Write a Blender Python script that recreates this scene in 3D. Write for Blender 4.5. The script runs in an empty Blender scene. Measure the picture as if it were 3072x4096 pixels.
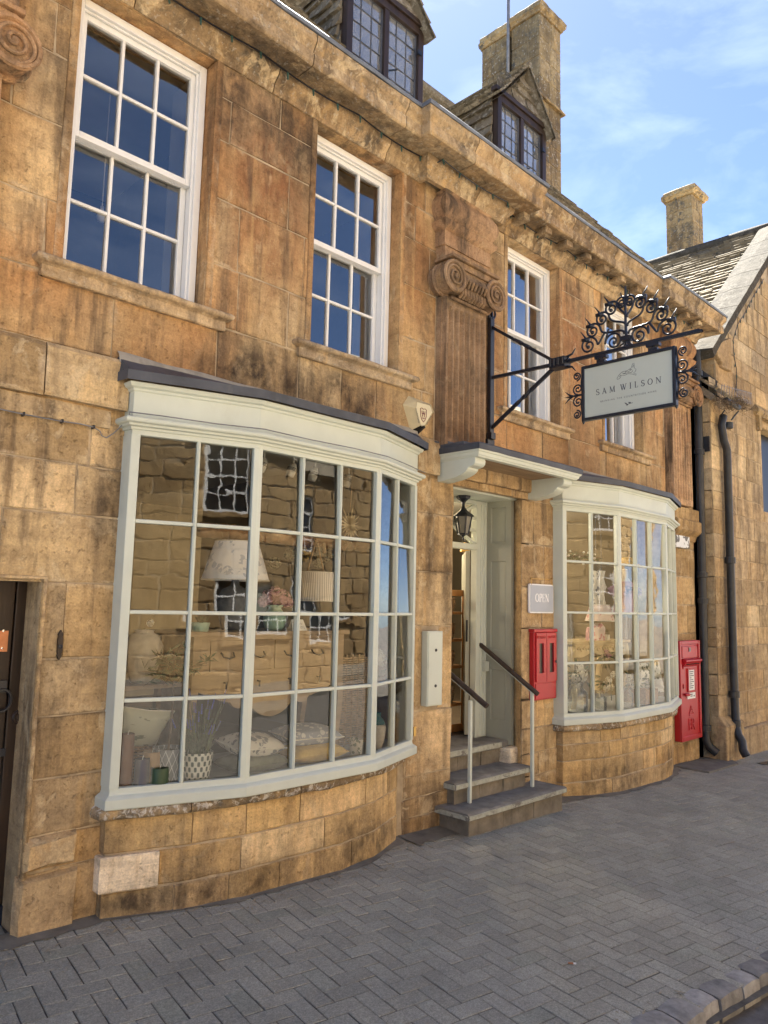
import bpy, math, random
from mathutils import Vector, Matrix, noise
R_ = math.radians
rng = random.Random(7)

# ------------------------------------------------------------------ camera
scene = bpy.context.scene
F_PX, CXP, CYP = 2999.0, 1536.0, 2048.0
YAW, PITCH, ROLL = R_(44.87), R_(6.857), R_(1.297)
CAM = Vector((0.0, -4.0, 1.55))
_f = Vector((math.sin(YAW)*math.cos(PITCH), math.cos(YAW)*math.cos(PITCH), math.sin(PITCH)))
_r0 = Vector((math.cos(YAW), -math.sin(YAW), 0)); _u0 = _r0.cross(_f)
_r = _r0*math.cos(ROLL) + _u0*math.sin(ROLL); _u = -_r0*math.sin(ROLL) + _u0*math.cos(ROLL)
cd = bpy.data.cameras.new('camera'); cam = bpy.data.objects.new('camera', cd)
scene.collection.objects.link(cam); scene.camera = cam
cam.matrix_world = Matrix(((_r.x, _u.x, -_f.x, CAM.x), (_r.y, _u.y, -_f.y, CAM.y), (_r.z, _u.z, -_f.z, CAM.z), (0, 0, 0, 1)))
cd.sensor_fit = 'VERTICAL'; cd.sensor_height = 24.0; cd.sensor_width = 18.0
cd.lens = 24.0*F_PX/4096.0; cd.clip_start = 0.05; cd.clip_end = 500

def _ray(px, py):          # direction from the photographer's standpoint towards a point seen in the photograph
    return _r*((px-CXP)/F_PX) - _u*((py-CYP)/F_PX) + _f
def at_y(px, py, y=0.0):
    d = _ray(px, py); return CAM + d*((y-CAM.y)/d.y)
def at_z(px, py, z=0.0):
    d = _ray(px, py); return CAM + d*((z-CAM.z)/d.z)
def at_x(px, py, x=0.0):
    d = _ray(px, py); return CAM + d*((x-CAM.x)/d.x)

# ------------------------------------------------------------------ sky, sun, exposure
SUN_EL, SUN_AZ = R_(57), R_(40)          # azimuth measured from +y (behind the shop) towards +x
w = bpy.data.worlds.new('World'); scene.world = w; w.use_nodes = True
nt = w.node_tree; nt.nodes.clear()
def wn(t, **k):
    n = nt.nodes.new(t)
    for a, b in k.items(): setattr(n, a, b)
    return n
sky = wn('ShaderNodeTexSky'); sky.sky_type = 'NISHITA'; sky.sun_disc = False
sky.sun_elevation = SUN_EL; sky.sun_rotation = SUN_AZ; sky.air_density = 0.42; sky.dust_density = 0.15; sky.ozone_density = 2.2
tc = wn('ShaderNodeTexCoord')
mp = wn('ShaderNodeMapping'); mp.inputs['Rotation'].default_value = (R_(25), R_(-18), R_(38)); mp.inputs['Scale'].default_value = (1.0, 4.2, 8.0)
nz = wn('ShaderNodeTexNoise'); nz.inputs['Scale'].default_value = 1.5; nz.inputs['Detail'].default_value = 7; nz.inputs['Roughness'].default_value = 0.58; nz.inputs['Distortion'].default_value = 0.4
cr = wn('ShaderNodeValToRGB'); cr.color_ramp.elements[0].position = 0.50; cr.color_ramp.elements[1].position = 0.90
cr.color_ramp.elements[0].color = (0, 0, 0, 1); cr.color_ramp.elements[1].color = (0.26, 0.26, 0.26, 1)
mx = wn('ShaderNodeMix', data_type='RGBA'); mx.inputs['B'].default_value = (5.2, 5.7, 6.6, 1)
bg = wn('ShaderNodeBackground'); bg.inputs['Strength'].default_value = 0.05
ow = wn('ShaderNodeOutputWorld')
L = nt.links.new
L(tc.outputs['Generated'], mp.inputs['Vector']); L(mp.outputs[0], nz.inputs['Vector']); L(nz.outputs['Fac'], cr.inputs[0])
L(cr.outputs[0], mx.inputs['Factor']); L(sky.outputs[0], mx.inputs['A']); L(mx.outputs['Result'], bg.inputs[0]); L(bg.outputs[0], ow.inputs[0])
sd = bpy.data.lights.new('sun', 'SUN'); sd.energy = 5.0; sd.angle = R_(0.55); sd.color = (1.0, 0.955, 0.88)
sun = bpy.data.objects.new('sun', sd); scene.collection.objects.link(sun)
sdir = Vector((math.sin(SUN_AZ)*math.cos(SUN_EL), math.cos(SUN_AZ)*math.cos(SUN_EL), math.sin(SUN_EL)))
sun.rotation_euler = sdir.to_track_quat('Z', 'Y').to_euler(); sun.location = (0, 6, 14)
scene.view_settings.view_transform = 'Standard'; scene.view_settings.look = 'None'
scene.view_settings.gamma = 1.0; scene.view_settings.use_curve_mapping = False
scene.view_settings.exposure = 3.12
scene.render.engine = 'CYCLES'
scene.cycles.use_denoising = True; scene.cycles.max_bounces = 9; scene.cycles.transparent_max_bounces = 16
scene.cycles.diffuse_bounces = 5; scene.cycles.sample_clamp_indirect = 6

# ------------------------------------------------------------------ object helpers
col = scene.collection
ORG = {}                                  # world origin of every object made here
def link(o, parent=None):
    col.objects.link(o)
    if parent is not None:
        o.parent = parent
    return o
def thing(name, label, cat, loc=(0, 0, 0), group=None):
    o = bpy.data.objects.new(name, None); o.empty_display_size = 0.1
    col.objects.link(o); o.location = loc; ORG[o.name] = Vector(loc)
    o['label'] = label; o['category'] = cat
    if group: o['group'] = group
    return o
def tag(o, label, cat, group=None):
    o['label'] = label; o['category'] = cat
    if group: o['group'] = group
    return o

class MB:                                 # collects faces in world coordinates, links them as ONE mesh object
    def __init__(s): s.v = []; s.f = []; s.m = []; s.mi = 0
    def add(s, vs, fs):
        b = len(s.v); s.v += [tuple(p) for p in vs]
        for f in fs: s.f.append([b+i for i in f]); s.m.append(s.mi)
        return s
    def box(s, x0, x1, y0, y1, z0, z1):
        return s.add([(x0,y0,z0),(x1,y0,z0),(x1,y1,z0),(x0,y1,z0),(x0,y0,z1),(x1,y0,z1),(x1,y1,z1),(x0,y1,z1)],
                     [(3,2,1,0),(4,5,6,7),(0,1,5,4),(1,2,6,5),(2,3,7,6),(3,0,4,7)])
    def obox(s, a, b, wid, dep, up=Vector((0, 0, 1))):      # a bar from a to b, width across, depth along normal
        a = Vector(a); b = Vector(b); d = (b-a).normalized()
        n = d.cross(up)
        if n.length < 1e-4: n = d.cross(Vector((0, 1, 0)))
        n.normalize(); m = n.cross(d).normalized()
        q = []
        for p in (a, b):
            for sx, sy in ((-1,-1),(1,-1),(1,1),(-1,1)): q.append(p + n*(wid/2*sx) + m*(dep/2*sy))
        return s.add(q, [(3,2,1,0),(4,5,6,7),(0,1,5,4),(1,2,6,5),(2,3,7,6),(3,0,4,7)])
    def tube(s, pts, r, seg=8, r1=None, cap=True):
        pts = [Vector(p) for p in pts]; n = len(pts); b = len(s.v)
        prev = None
        for i, p in enumerate(pts):
            t = (pts[min(i+1, n-1)] - pts[max(i-1, 0)]); t = t.normalized() if t.length > 1e-9 else Vector((0, 0, 1))
            if prev is None:
                a = t.cross(Vector((0, 0, 1)))
                if a.length < 0.1: a = t.cross(Vector((1, 0, 0)))
                a.normalize()
            else:
                a = (prev - t*prev.dot(t))
                a = a.normalized() if a.length > 1e-6 else t.orthogonal().normalized()
            prev = a; c = t.cross(a)
            rr = r if r1 is None else r + (r1-r)*i/max(n-1, 1)
            if callable(rr): rr = rr(i/max(n-1, 1))
            for k in range(seg):
                g = 2*math.pi*(k+0.5)/seg; s.v.append(tuple(p + a*(rr*math.cos(g)) + c*(rr*math.sin(g))))
        for i in range(n-1):
            for k in range(seg):
                s.f.append([b+i*seg+k, b+i*seg+(k+1) % seg, b+(i+1)*seg+(k+1) % seg, b+(i+1)*seg+k]); s.m.append(s.mi)
        if cap:
            s.f.append([b+k for k in range(seg)][::-1]); s.m.append(s.mi)
            s.f.append([b+(n-1)*seg+k for k in range(seg)]); s.m.append(s.mi)
        return s
    def lathe(s, prof, c, seg=24, wob=0, sy=1.0):            # prof: (radius, z) ; c: base centre
        b = len(s.v); c = Vector(c)
        for i, (r, z) in enumerate(prof):
            for k in range(seg):
                g = 2*math.pi*k/seg; s.v.append((c.x + r*math.cos(g), c.y + r*sy*math.sin(g), c.z + z))
        for i in range(len(prof)-1):
            for k in range(seg):
                s.f.append([b+i*seg+k, b+i*seg+(k+1) % seg, b+(i+1)*seg+(k+1) % seg, b+(i+1)*seg+k]); s.m.append(s.mi)
        s.f.append([b+k for k in range(seg)][::-1]); s.m.append(s.mi)
        s.f.append([b+(len(prof)-1)*seg+k for k in range(seg)]); s.m.append(s.mi)
        return s
    def prism(s, poly, fn, d0, d1):                          # poly: 2-D outline, fn(u,v,d) -> point
        n = len(poly); b = len(s.v)
        for d in (d0, d1):
            for u, v in poly: s.v.append(tuple(fn(u, v, d)))
        s.f.append([b+i for i in range(n)]); s.m.append(s.mi); s.f.append([b+n+i for i in range(n)][::-1]); s.m.append(s.mi)
        for i in range(n):
            j = (i+1) % n; s.f.append([b+j, b+i, b+n+i, b+n+j]); s.m.append(s.mi)
        return s
    def sweep(s, path, prof, closed=False, caps=True):       # path: plan points (x,y); prof: (outward offset, z)
        P = [Vector((p[0], p[1])) for p in path]; n = len(P); b = len(s.v); k = len(prof)
        for i in range(n):
            if i == 0: d = (P[1]-P[0]).normalized(); nr = Vector((d.y, -d.x)); sc = 1
            elif i == n-1: d = (P[-1]-P[-2]).normalized(); nr = Vector((d.y, -d.x)); sc = 1
            else:
                d1 = (P[i]-P[i-1]).normalized(); d2 = (P[i+1]-P[i]).normalized()
                n1 = Vector((d1.y, -d1.x)); n2 = Vector((d2.y, -d2.x)); nr = (n1+n2).normalized(); sc = 1/max(nr.dot(n1), 0.3)
            for o, z in prof:
                q = P[i] + nr*(o*sc); s.v.append((q.x, q.y, z))
        for i in range(n-1):
            for j in range(k-1 if not closed else k):
                j2 = (j+1) % k
                s.f.append([b+i*k+j, b+(i+1)*k+j, b+(i+1)*k+j2, b+i*k+j2]); s.m.append(s.mi)
        if caps:
            s.f.append([b+j for j in range(k)]); s.m.append(s.mi); s.f.append([b+(n-1)*k+j for j in range(k)][::-1]); s.m.append(s.mi)
        return s
    def build(s, name, mat, parent=None, smooth=False, bevel=0, label=None, cat=None, group=None, kind=None, seg=2, auto=None):
        me = bpy.data.meshes.new(name)
        org = Vector((0, 0, 0))
        if parent is not None: org = ORG[parent.name]
        elif s.v:
            xs = [p[0] for p in s.v]; ys = [p[1] for p in s.v]; zs = [p[2] for p in s.v]
            org = Vector(((min(xs)+max(xs))/2, (min(ys)+max(ys))/2, min(zs)))
        me.from_pydata([(p[0]-org.x, p[1]-org.y, p[2]-org.z) for p in s.v], [], s.f)
        mats = mat if isinstance(mat, (list, tuple)) else [mat]
        for m in mats: me.materials.append(m)
        if len(mats) > 1: me.polygons.foreach_set('material_index', s.m)
        if smooth:
            me.polygons.foreach_set('use_smooth', [True]*len(me.polygons))
        me.update()
        o = bpy.data.objects.new(name, me); link(o, parent)
        if parent is None: o.location = org
        ORG[o.name] = org
        if smooth and auto: 
            try: me.set_sharp_from_angle(angle=R_(auto))
            except Exception: pass
        if bevel:
            bv = o.modifiers.new('edge', 'BEVEL'); bv.width = bevel; bv.segments = seg; bv.limit_method = 'ANGLE'; bv.angle_limit = R_(35)
        if kind: o['kind'] = kind
        if label: o['label'] = label
        if cat: o['category'] = cat
        if group: o['group'] = group
        return o
def dup(o, parent, dloc=(0, 0, 0)):       # a copy of an object with copies of its children
    c = o.copy(); col.objects.link(c); c.parent = parent
    ORG[c.name] = ORG[o.name] + Vector(dloc)
    return c
def text(name, body, mat, mw, size, parent=None, depth=0.0, align='CENTER', spacing=1.0, label=None):
    cu = bpy.data.curves.new(name, 'FONT'); cu.body = body; cu.size = size; cu.align_x = align; cu.align_y = 'CENTER'
    cu.extrude = depth; cu.space_character = spacing; cu.resolution_u = 4
    cu.materials.append(mat)
    t_ = bpy.data.objects.new(name, cu); col.objects.link(t_)
    me = bpy.data.meshes.new_from_object(t_); bpy.data.objects.remove(t_); bpy.data.curves.remove(cu)
    me.name = name
    if not me.materials: me.materials.append(mat)
    o = bpy.data.objects.new(name, me); link(o, parent)
    org = ORG[parent.name] if parent is not None else Vector((0, 0, 0))
    m = mw.copy(); m.translation = m.translation - org
    o.matrix_local = m
    return o
# ------------------------------------------------------------------ materials
class NM:
    def __init__(s, name):
        s.mat = bpy.data.materials.new(name); s.mat.use_nodes = True; s.t = s.mat.node_tree; s.t.nodes.clear()
        s.out = s.n('ShaderNodeOutputMaterial'); s.b = s.n('ShaderNodeBsdfPrincipled'); s.l(s.b.outputs[0], s.out.inputs[0])
        s._pos = None
    def n(s, t): return s.t.nodes.new(t)
    def l(s, a, b): s.t.links.new(a, b)
    def setv(s, sock, v):
        if hasattr(v, 'is_output'): s.l(v, sock)
        elif isinstance(v, (tuple, list)) and len(v) == 3 and sock.type == 'RGBA': sock.default_value = (*v, 1)
        else: sock.default_value = v
    def pos(s):
        if s._pos is None: s._pos = s.n('ShaderNodeNewGeometry').outputs['Position']
        return s._pos
    def rnd(s): return s.n('ShaderNodeObjectInfo').outputs['Random']
    def map(s, v, scale, loc=(0, 0, 0), rot=(0, 0, 0)):
        m = s.n('ShaderNodeMapping'); s.l(v, m.inputs[0]); m.inputs['Scale'].default_value = scale
        m.inputs['Rotation'].default_value = rot
        if hasattr(loc, 'is_output'): s.l(loc, m.inputs['Location'])
        else: m.inputs['Location'].default_value = loc
        return m.outputs[0]
    def noise(s, v, scale, detail=4, rough=0.55, dist=0):
        m = s.n('ShaderNodeTexNoise'); s.l(v, m.inputs['Vector']); m.inputs['Scale'].default_value = scale
        m.inputs['Detail'].default_value = detail; m.inputs['Roughness'].default_value = rough; m.inputs['Distortion'].default_value = dist
        return m.outputs['Fac']
    def vor(s, v, scale, feat='F1', out='Distance'):
        m = s.n('ShaderNodeTexVoronoi'); m.feature = feat; s.l(v, m.inputs['Vector']); m.inputs['Scale'].default_value = scale
        return m.outputs[out]
    def ramp(s, f, stops, inter='LINEAR'):
        m = s.n('ShaderNodeValToRGB'); m.color_ramp.interpolation = inter; e = m.color_ramp.elements
        while len(e) < len(stops): e.new(0.5)
        for i, (p, c) in enumerate(stops):
            e[i].position = p; e[i].color = (*c, 1) if isinstance(c, (tuple, list)) else (c, c, c, 1)
        s.l(f, m.inputs[0]); return m.outputs[0]
    def mix(s, f, a, b, blend='MIX'):
        m = s.n('ShaderNodeMix'); m.data_type = 'RGBA'; m.blend_type = blend
        s.setv(m.inputs['Factor'], f); s.setv(m.inputs['A'], a); s.setv(m.inputs['B'], b); return m.outputs['Result']
    def math(s, op, a, b=0.0, clamp=False):
        m = s.n('ShaderNodeMath'); m.operation = op; m.use_clamp = clamp; s.setv(m.inputs[0], a); s.setv(m.inputs[1], b); return m.outputs[0]
    def ell(s, c, r):                      # 1 inside an ellipsoid patch, fading to 0 at its rim
        v = s.map(s.pos(), (1/r[0], 1/r[1], 1/r[2]), (-c[0]/r[0], -c[1]/r[1], -c[2]/r[2]))
        m = s.n('ShaderNodeVectorMath'); m.operation = 'LENGTH'; s.l(v, m.inputs[0])
        return s.ramp(m.outputs['Value'], [(0.15, 1.0), (1.0, 0.0)], 'EASE')
    def bump(s, h, strength, dist=0.01, nrm=None):
        m = s.n('ShaderNodeBump'); m.inputs['Strength'].default_value = strength; m.inputs['Distance'].default_value = dist
        s.l(h, m.inputs['Height'])
        if nrm is not None: s.l(nrm, m.inputs['Normal'])
        return m.outputs[0]
    def done(s, color=None, rough=0.8, normal=None, spec=0.3, metal=0.0):
        if color is not None: s.setv(s.b.inputs['Base Color'], color)
        s.setv(s.b.inputs['Roughness'], rough); s.b.inputs['Specular IOR Level'].default_value = spec
        s.b.inputs['Metallic'].default_value = metal
        if normal is not None: s.l(normal, s.b.inputs['Normal'])
        return s.mat

def stone_mat(name, tints, red=0.0, dark=0.6, pale=0.4, soot=(), lichen=0.0, bands=0.25, seed=0.0, grime=0.5, edges=0.0, pth=0.585, white=0.0, stains=()):
    q = NM(name); p = q.map(q.pos(), (1, 1, 1), (seed, seed*1.7, seed*0.3)); r = q.rnd()
    cv = q.n('ShaderNodeCombineXYZ')
    for k_, mul in enumerate((37.0, 91.0, 53.0)): q.l(q.math('MULTIPLY', r, mul), cv.inputs[k_])
    pb = q.map(p, (1, 1, 1), cv.outputs[0])          # shifted block by block, so patches stop at the joints
    st = [(i/(len(tints)-1), t) for i, t in enumerate(tints)]
    c1 = q.ramp(r, st)
    n1 = q.noise(pb, 1.9, 6, 0.62, 0.4)
    c2 = q.ramp(n1, [(0.30, tints[0]), (0.5, tints[len(tints)//2]), (0.70, tints[-1])])
    c = q.mix(0.5, c1, c2)
    if red:
        nr = q.noise(q.map(p, (1, 1, 0.6), (9, 2, 4)), 0.9, 4, 0.6, 0.6)
        c = q.mix(q.math('MULTIPLY', q.ramp(nr, [(0.42, 0.0), (0.62, 1.0)]), red), c, (0.44, 0.215, 0.088))
    nv0 = q.noise(q.map(p, (1, 1, 0.8), (7, 7, 7)), 0.55, 3, 0.6)
    c = q.mix(0.8, c, q.ramp(nv0, [(0.36, (0.58, 0.53, 0.48)), (0.60, (1.16, 1.16, 1.12))]), 'MULTIPLY')
    c = q.mix(0.7, c, q.ramp(q.math('FRACT', q.math('MULTIPLY', r, 7.31)), [(0, (0.68, 0.65, 0.62)), (0.5, (1.0, 0.98, 0.96)), (0.75, (1.12, 1.02, 0.90)), (1, (1.20, 1.20, 1.17))]), 'MULTIPLY')
    # bedding
    nb = q.noise(q.map(pb, (1.5, 1.5, 16)), 1.4, 5, 0.6, 0.5)
    c = q.mix(bands, c, q.ramp(nb, [(0.35, (0.45, 0.42, 0.38)), (0.6, (1.0, 1.0, 1.0))]), 'MULTIPLY')
    for cc, rr, amt, sc_ in stains:
        m = q.math('MULTIPLY', q.ell(cc, rr), q.ramp(q.noise(q.map(p, (1.6, 1.6, .7), (4, 4, 1)), 4, 7, 0.65, 0.4), [(0.34, 0.25), (0.60, 1.0)]))
        c = q.mix(q.math('MULTIPLY', m, amt), c, sc_)
    # run-off streaks, broken by a second noise
    ns = q.noise(q.map(p, (5.5, 5.5, 0.55)), 1.5, 7, 0.62, 0.25)
    nm = q.noise(q.map(p, (1, 1, 1), (3, 8, 1)), 0.8, 4)
    sk = q.math('MULTIPLY', q.ramp(ns, [(0.47, 0.0), (0.62, 1.0)]), q.ramp(nm, [(0.36, 0.0), (0.55, 1.0)]))
    c = q.mix(q.math('MULTIPLY', sk, dark), c, (0.105, 0.075, 0.052))
    pk = q.math('MULTIPLY', q.ramp(q.noise(q.map(p, (8, 8, 0.45), (11, 5, 2)), 1.3, 6, 0.6, 0.3), [(0.56, 0.0), (0.66, 1.0)]), q.ramp(nm, [(0.45, 1.0), (0.65, 0.0)]))
    c = q.mix(q.math('MULTIPLY', pk, 0.55), c, (0.58, 0.38, 0.17))
    ng = q.noise(q.map(pb, (1, 1, 1), (5, 1, 7)), 3.0, 9, 0.68, 0.3)
    c = q.mix(q.math('MULTIPLY', q.ramp(ng, [(0.52, 0.0), (0.70, 1.0)]), grime), c, (0.115, 0.086, 0.060))
    # flaked, paler skin
    nl = q.noise(q.map(pb, (1, 1, 0.8), (2, 4, 6)), 4.2, 10, 0.66, 0.9)
    fl = q.ramp(nl, [(pth, 0.0), (pth+0.05, 1.0)])
    c = q.mix(q.math('MULTIPLY', fl, pale), c, (0.60, 0.47, 0.29))
    if edges:                               # lime smeared over the arrises, broken and uneven
        gs_ = q.n('ShaderNodeSeparateXYZ'); q.l(q.n('ShaderNodeTexCoord').outputs['Generated'], gs_.inputs[0])
        ex_ = q.math('MINIMUM', gs_.outputs[0], q.math('SUBTRACT', 1.0, gs_.outputs[0])); ez_ = q.math('MINIMUM', gs_.outputs[2], q.math('SUBTRACT', 1.0, gs_.outputs[2]))
        ed = q.math('MINIMUM', q.math('MULTIPLY', ex_, 1.6), ez_)
        ne = q.noise(q.map(p, (1, 1, 1), (8, 8, 1)), 10, 8, 0.7, 0.5)
        em_ = q.ramp(q.math('ADD', ed, q.math('MULTIPLY', q.math('SUBTRACT', ne, 0.5), 0.34)), [(0.0, 1.0), (0.055, 0.0)])
        side = q.ramp(q.noise(q.map(p, (1, 1, 1), (1, 5, 9)), 1.5, 4), [(0.44, 0.0), (0.54, 1.0)])
        c = q.mix(q.math('MULTIPLY', em_, edges), c, q.mix(side, (0.11, 0.08, 0.055), (0.60, 0.48, 0.32)))
    for cc, rr, amt in soot:
        m = q.math('MULTIPLY', q.ell(cc, rr), q.ramp(q.noise(q.map(p, (1, 1, .7)), 7, 8, 0.72, 0.3), [(0.36, 0.10), (0.60, 1.0)]))
        c = q.mix(q.math('MULTIPLY', m, amt), c, (0.052, 0.040, 0.031))
    if lichen:
        nv = q.noise(p, 14, 6, 0.7, 0.6); ld = q.noise(p, 2.2, 4)
        m = q.math('MULTIPLY', q.ramp(nv, [(0.50, 0.0), (0.60, 1.0)]), q.ramp(ld, [(0.38, 0.0), (0.6, 1.0)]))
        c = q.mix(q.math('MULTIPLY', m, lichen), c, (0.11, 0.105, 0.09))
        m2 = q.ramp(q.noise(q.map(p, (1, 1, 1), (4, 4, 4)), 30, 4, 0.6), [(0.60, 0.0), (0.66, 1.0)])
        c = q.mix(q.math('MULTIPLY', m2, lichen*0.7), c, (0.50, 0.48, 0.42))
        if white:
            wm = q.ramp(q.noise(q.map(p, (1, 1, 1), (2, 9, 4)), 24, 7, 0.7, 0.6), [(0.53, 0.0), (0.60, 1.0)])
            c = q.mix(q.math('MULTIPLY', wm, white), c, (0.66, 0.63, 0.57))
    md = q.noise(q.map(pb, (1, 1, .8), (6, 3, 9)), 15, 9, 0.72, 0.4)
    c = q.mix(0.75, c, q.ramp(md, [(0.30, (0.58, 0.55, 0.52)), (0.50, (1.0, 1.0, 1.0)), (0.70, (1.28, 1.27, 1.22))]), 'MULTIPLY')
    tl = q.noise(q.map(p, (42, 42, 3.2), (1, 1, 1)), 1.6, 5, 0.65, 0.3)
    c = q.mix(0.22, c, q.ramp(tl, [(0.30, (0.68, 0.66, 0.64)), (0.68, (1.18, 1.18, 1.16))]), 'MULTIPLY')
    gr = q.noise(p, 95, 3, 0.6)
    c = q.mix(0.55, c, q.ramp(gr, [(0.25, (0.62, 0.62, 0.62)), (0.75, (1.25, 1.25, 1.25))]), 'MULTIPLY')
    pit = q.ramp(q.noise(p, 36, 4, 0.65), [(0.30, 0.0), (0.40, 1.0)])
    c = q.mix(0.45, c, q.mix(pit, (0.42, 0.38, 0.34), (1, 1, 1)), 'MULTIPLY')
    h = q.math('ADD', q.math('MULTIPLY', gr, 0.35), q.math('ADD', q.math('MULTIPLY', pit, 0.45), q.math('ADD', q.math('MULTIPLY', nb, 0.35), q.math('MULTIPLY', fl, -0.25))))
    h = q.math('ADD', h, q.math('ADD', q.math('MULTIPLY', q.noise(p, 9, 5, 0.6), 1.2), q.math('MULTIPLY', tl, 0.18)))
    return q.done(c, 0.92, q.bump(h, 0.75, 0.010), 0.15)

GOLD_ = [(0.215, 0.118, 0.044), (0.300, 0.172, 0.064), (0.385, 0.235, 0.095), (0.430, 0.285, 0.135)]
UPPER = [(0.40, 0.248, 0.120), (0.535, 0.365, 0.185), (0.63, 0.465, 0.260), (0.67, 0.53, 0.335)]
M = {}
M['stone'] = stone_mat('upper_ashlar', UPPER, stains=[((2.80, 0, 4.35), (.62, .6, 1.25), .85, (.235, .098, .045)), ((0.9, 0, 4.4), (.75, .6, 1.1), .7, (.24, .115, .055)), ((4.28, 0, 4.2), (.22, .6, 1.1), .55, (.26, .13, .06)), ((6.85, 0, 4.25), (.55, .6, 1.2), .75, (.29, .125, .06)), ((8.5, 0, 4.1), (.35, .6, 1.1), .7, (.28, .13, .06)), ((5.36, 0, 4.0), (.20, .6, .9), .5, (.27, .13, .06))], red=0.65, dark=0.70, pale=0.30, grime=0.34, edges=0.45,
    soot=[((2.75, 0, 2.98), (0.75, .5, .42), .95), ((3.55, 0, 3.00), (0.65, .5, .36), 1.0), ((2.47, 0, 4.85), (.20, .5, .6), .85), ((2.85, 0, 4.85), (.50, .5, .50), .8), ((3.1, 0, 4.7), (.2, .5, .7), .75), ((4.2, 0, 4.5), (.10, .5, .7), .5), ((4.45, 0, 3.8), (.14, .5, .9), .55), ((5.35, 0, 4.85), (.25, .5, .4), .5), ((6.75, 0, 4.8), (.4, .5, .5), .6), ((0.9, 0, 3.9), (.4, .5, .5), .6), ((1.35, 0, 4.6), (.15, .5, .8), .55), ((5.0, 0, 2.95), (.5, .5, .15), .5), ((7.6, 0, 3.05), (.9, .5, .2), .35)])
M['stone_low'] = stone_mat('ground_floor_ashlar', [(0.36, 0.25, 0.130), (0.49, 0.35, 0.185), (0.59, 0.44, 0.25), (0.65, 0.51, 0.325)], red=0.15, dark=0.75, pale=0.6, grime=0.45, seed=3.1, edges=0.55, pth=0.56,
    soot=[((1.83, 0, 2.1), (.16, .4, .55), .75), ((4.52, 0, 2.05), (.10, .3, .6), .75), ((4.72, 0, 1.65), (.10, .3, .7), .7), ((5.95, 0, 2.0), (.14, .3, .5), .5), ((4.6, 0, .05), (.25, .4, .16), .7), ((1.60, 0.05, 1.05), (.12, .12, .75), .8), ((4.72, 0, .45), (.05, .3, .35), .7), ((9.2, 0, .0), (.5, .5, .25), .55), ((1.8, 0, -.05), (.25, .3, .14), .6)])
M['stone_bay'] = stone_mat('plinth_ashlar', [(0.46, 0.30, 0.135), (0.57, 0.395, 0.185), (0.65, 0.475, 0.25), (0.66, 0.52, 0.34)], dark=0.5, pale=0.4, grime=0.4, seed=6.3, edges=0.0,
    soot=[((2.05, -.1, -.06), (.22, .3, .09), .85), ((3.55, -.25, .10), (.22, .3, .14), .5), ((2.5, -.2, -.10), (1.1, .5, .22), .8), ((3.7, -.2, -.10), (.8, .5, .28), .8), ((3.45, -.25, .10), (.16, .3, .10), .6), ((2.35, -.2, .08), (.12, .3, .14), .7), ((1.9, -.05, .1), (.06, .2, .4), .6), ((7.0, -.25, -.14), (1.0, .5, .30), .75), ((8.3, -.2, -.12), (.6, .5, .30), .7)])
M['stone_pale'] = stone_mat('new_pale_stone', [(0.84, 0.74, 0.58), (0.88, 0.78, 0.62), (0.88, 0.79, 0.64)], dark=0.0, pale=0.1, grime=0.08, bands=0.5, seed=2.2,
    soot=[((2.08, -.18, .03), (.20, .3, .05), .55)])
M['stone_right'] = stone_mat('pale_gold_ashlar', [(0.46, 0.33, 0.175), (0.57, 0.425, 0.235), (0.65, 0.505, 0.31), (0.68, 0.56, 0.39)], dark=0.55, pale=0.5, grime=0.45, seed=8.8, lichen=0.2, edges=0.3,
    soot=[((11.6, -.2, 1.9), (.55, .6, 1.7), .62), ((11.7, -.2, 5.2), (.9, .6, .8), .35), ((9.75, 0, 3.8), (.3, .4, .35), .55)])
M['stone_chim'] = stone_mat('chimney_stone', [(0.30, 0.22, 0.115), (0.40, 0.30, 0.16), (0.46, 0.355, 0.205)], dark=0.6, pale=0.3, grime=0.75, seed=4.4, lichen=1.0,
    soot=[((9.0, 2.6, 9.8), (.6, 1.2, 1.4), .6), ((9.3, 1.9, 10.6), (.8, .6, .7), .5)])
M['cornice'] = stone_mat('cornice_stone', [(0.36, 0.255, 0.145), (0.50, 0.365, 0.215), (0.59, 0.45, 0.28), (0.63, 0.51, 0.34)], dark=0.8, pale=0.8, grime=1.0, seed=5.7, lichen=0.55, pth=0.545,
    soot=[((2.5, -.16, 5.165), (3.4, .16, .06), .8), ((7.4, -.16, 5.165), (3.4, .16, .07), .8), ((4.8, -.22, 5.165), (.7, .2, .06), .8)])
M['pilaster'] = stone_mat('pilaster_stone', [(0.40, 0.265, 0.165), (0.49, 0.335, 0.21), (0.55, 0.40, 0.26)], red=0.45, dark=0.95, pale=0.2, grime=0.75, seed=1.3,
    soot=[((4.7, -.1, 4.15), (.5, .5, .35), .55), ((4.65, -.1, 4.75), (.18, .4, .4), .6), ((1.1, -.1, 4.3), (.3, .5, .4), .4)])
M['sill_stone'] = stone_mat('sill_stone', [(0.45, 0.345, 0.22), (0.53, 0.415, 0.275), (0.58, 0.47, 0.33)], dark=0.5, pale=0.5, grime=0.7, seed=7.7, lichen=0.45)
M['sill_rough'] = stone_mat('weathered_sill_stone', [(0.28, 0.215, 0.135), (0.37, 0.285, 0.18), (0.44, 0.355, 0.25)], dark=0.4, pale=0.55, grime=0.8, seed=9.1, lichen=1.0, white=0.75)

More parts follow.
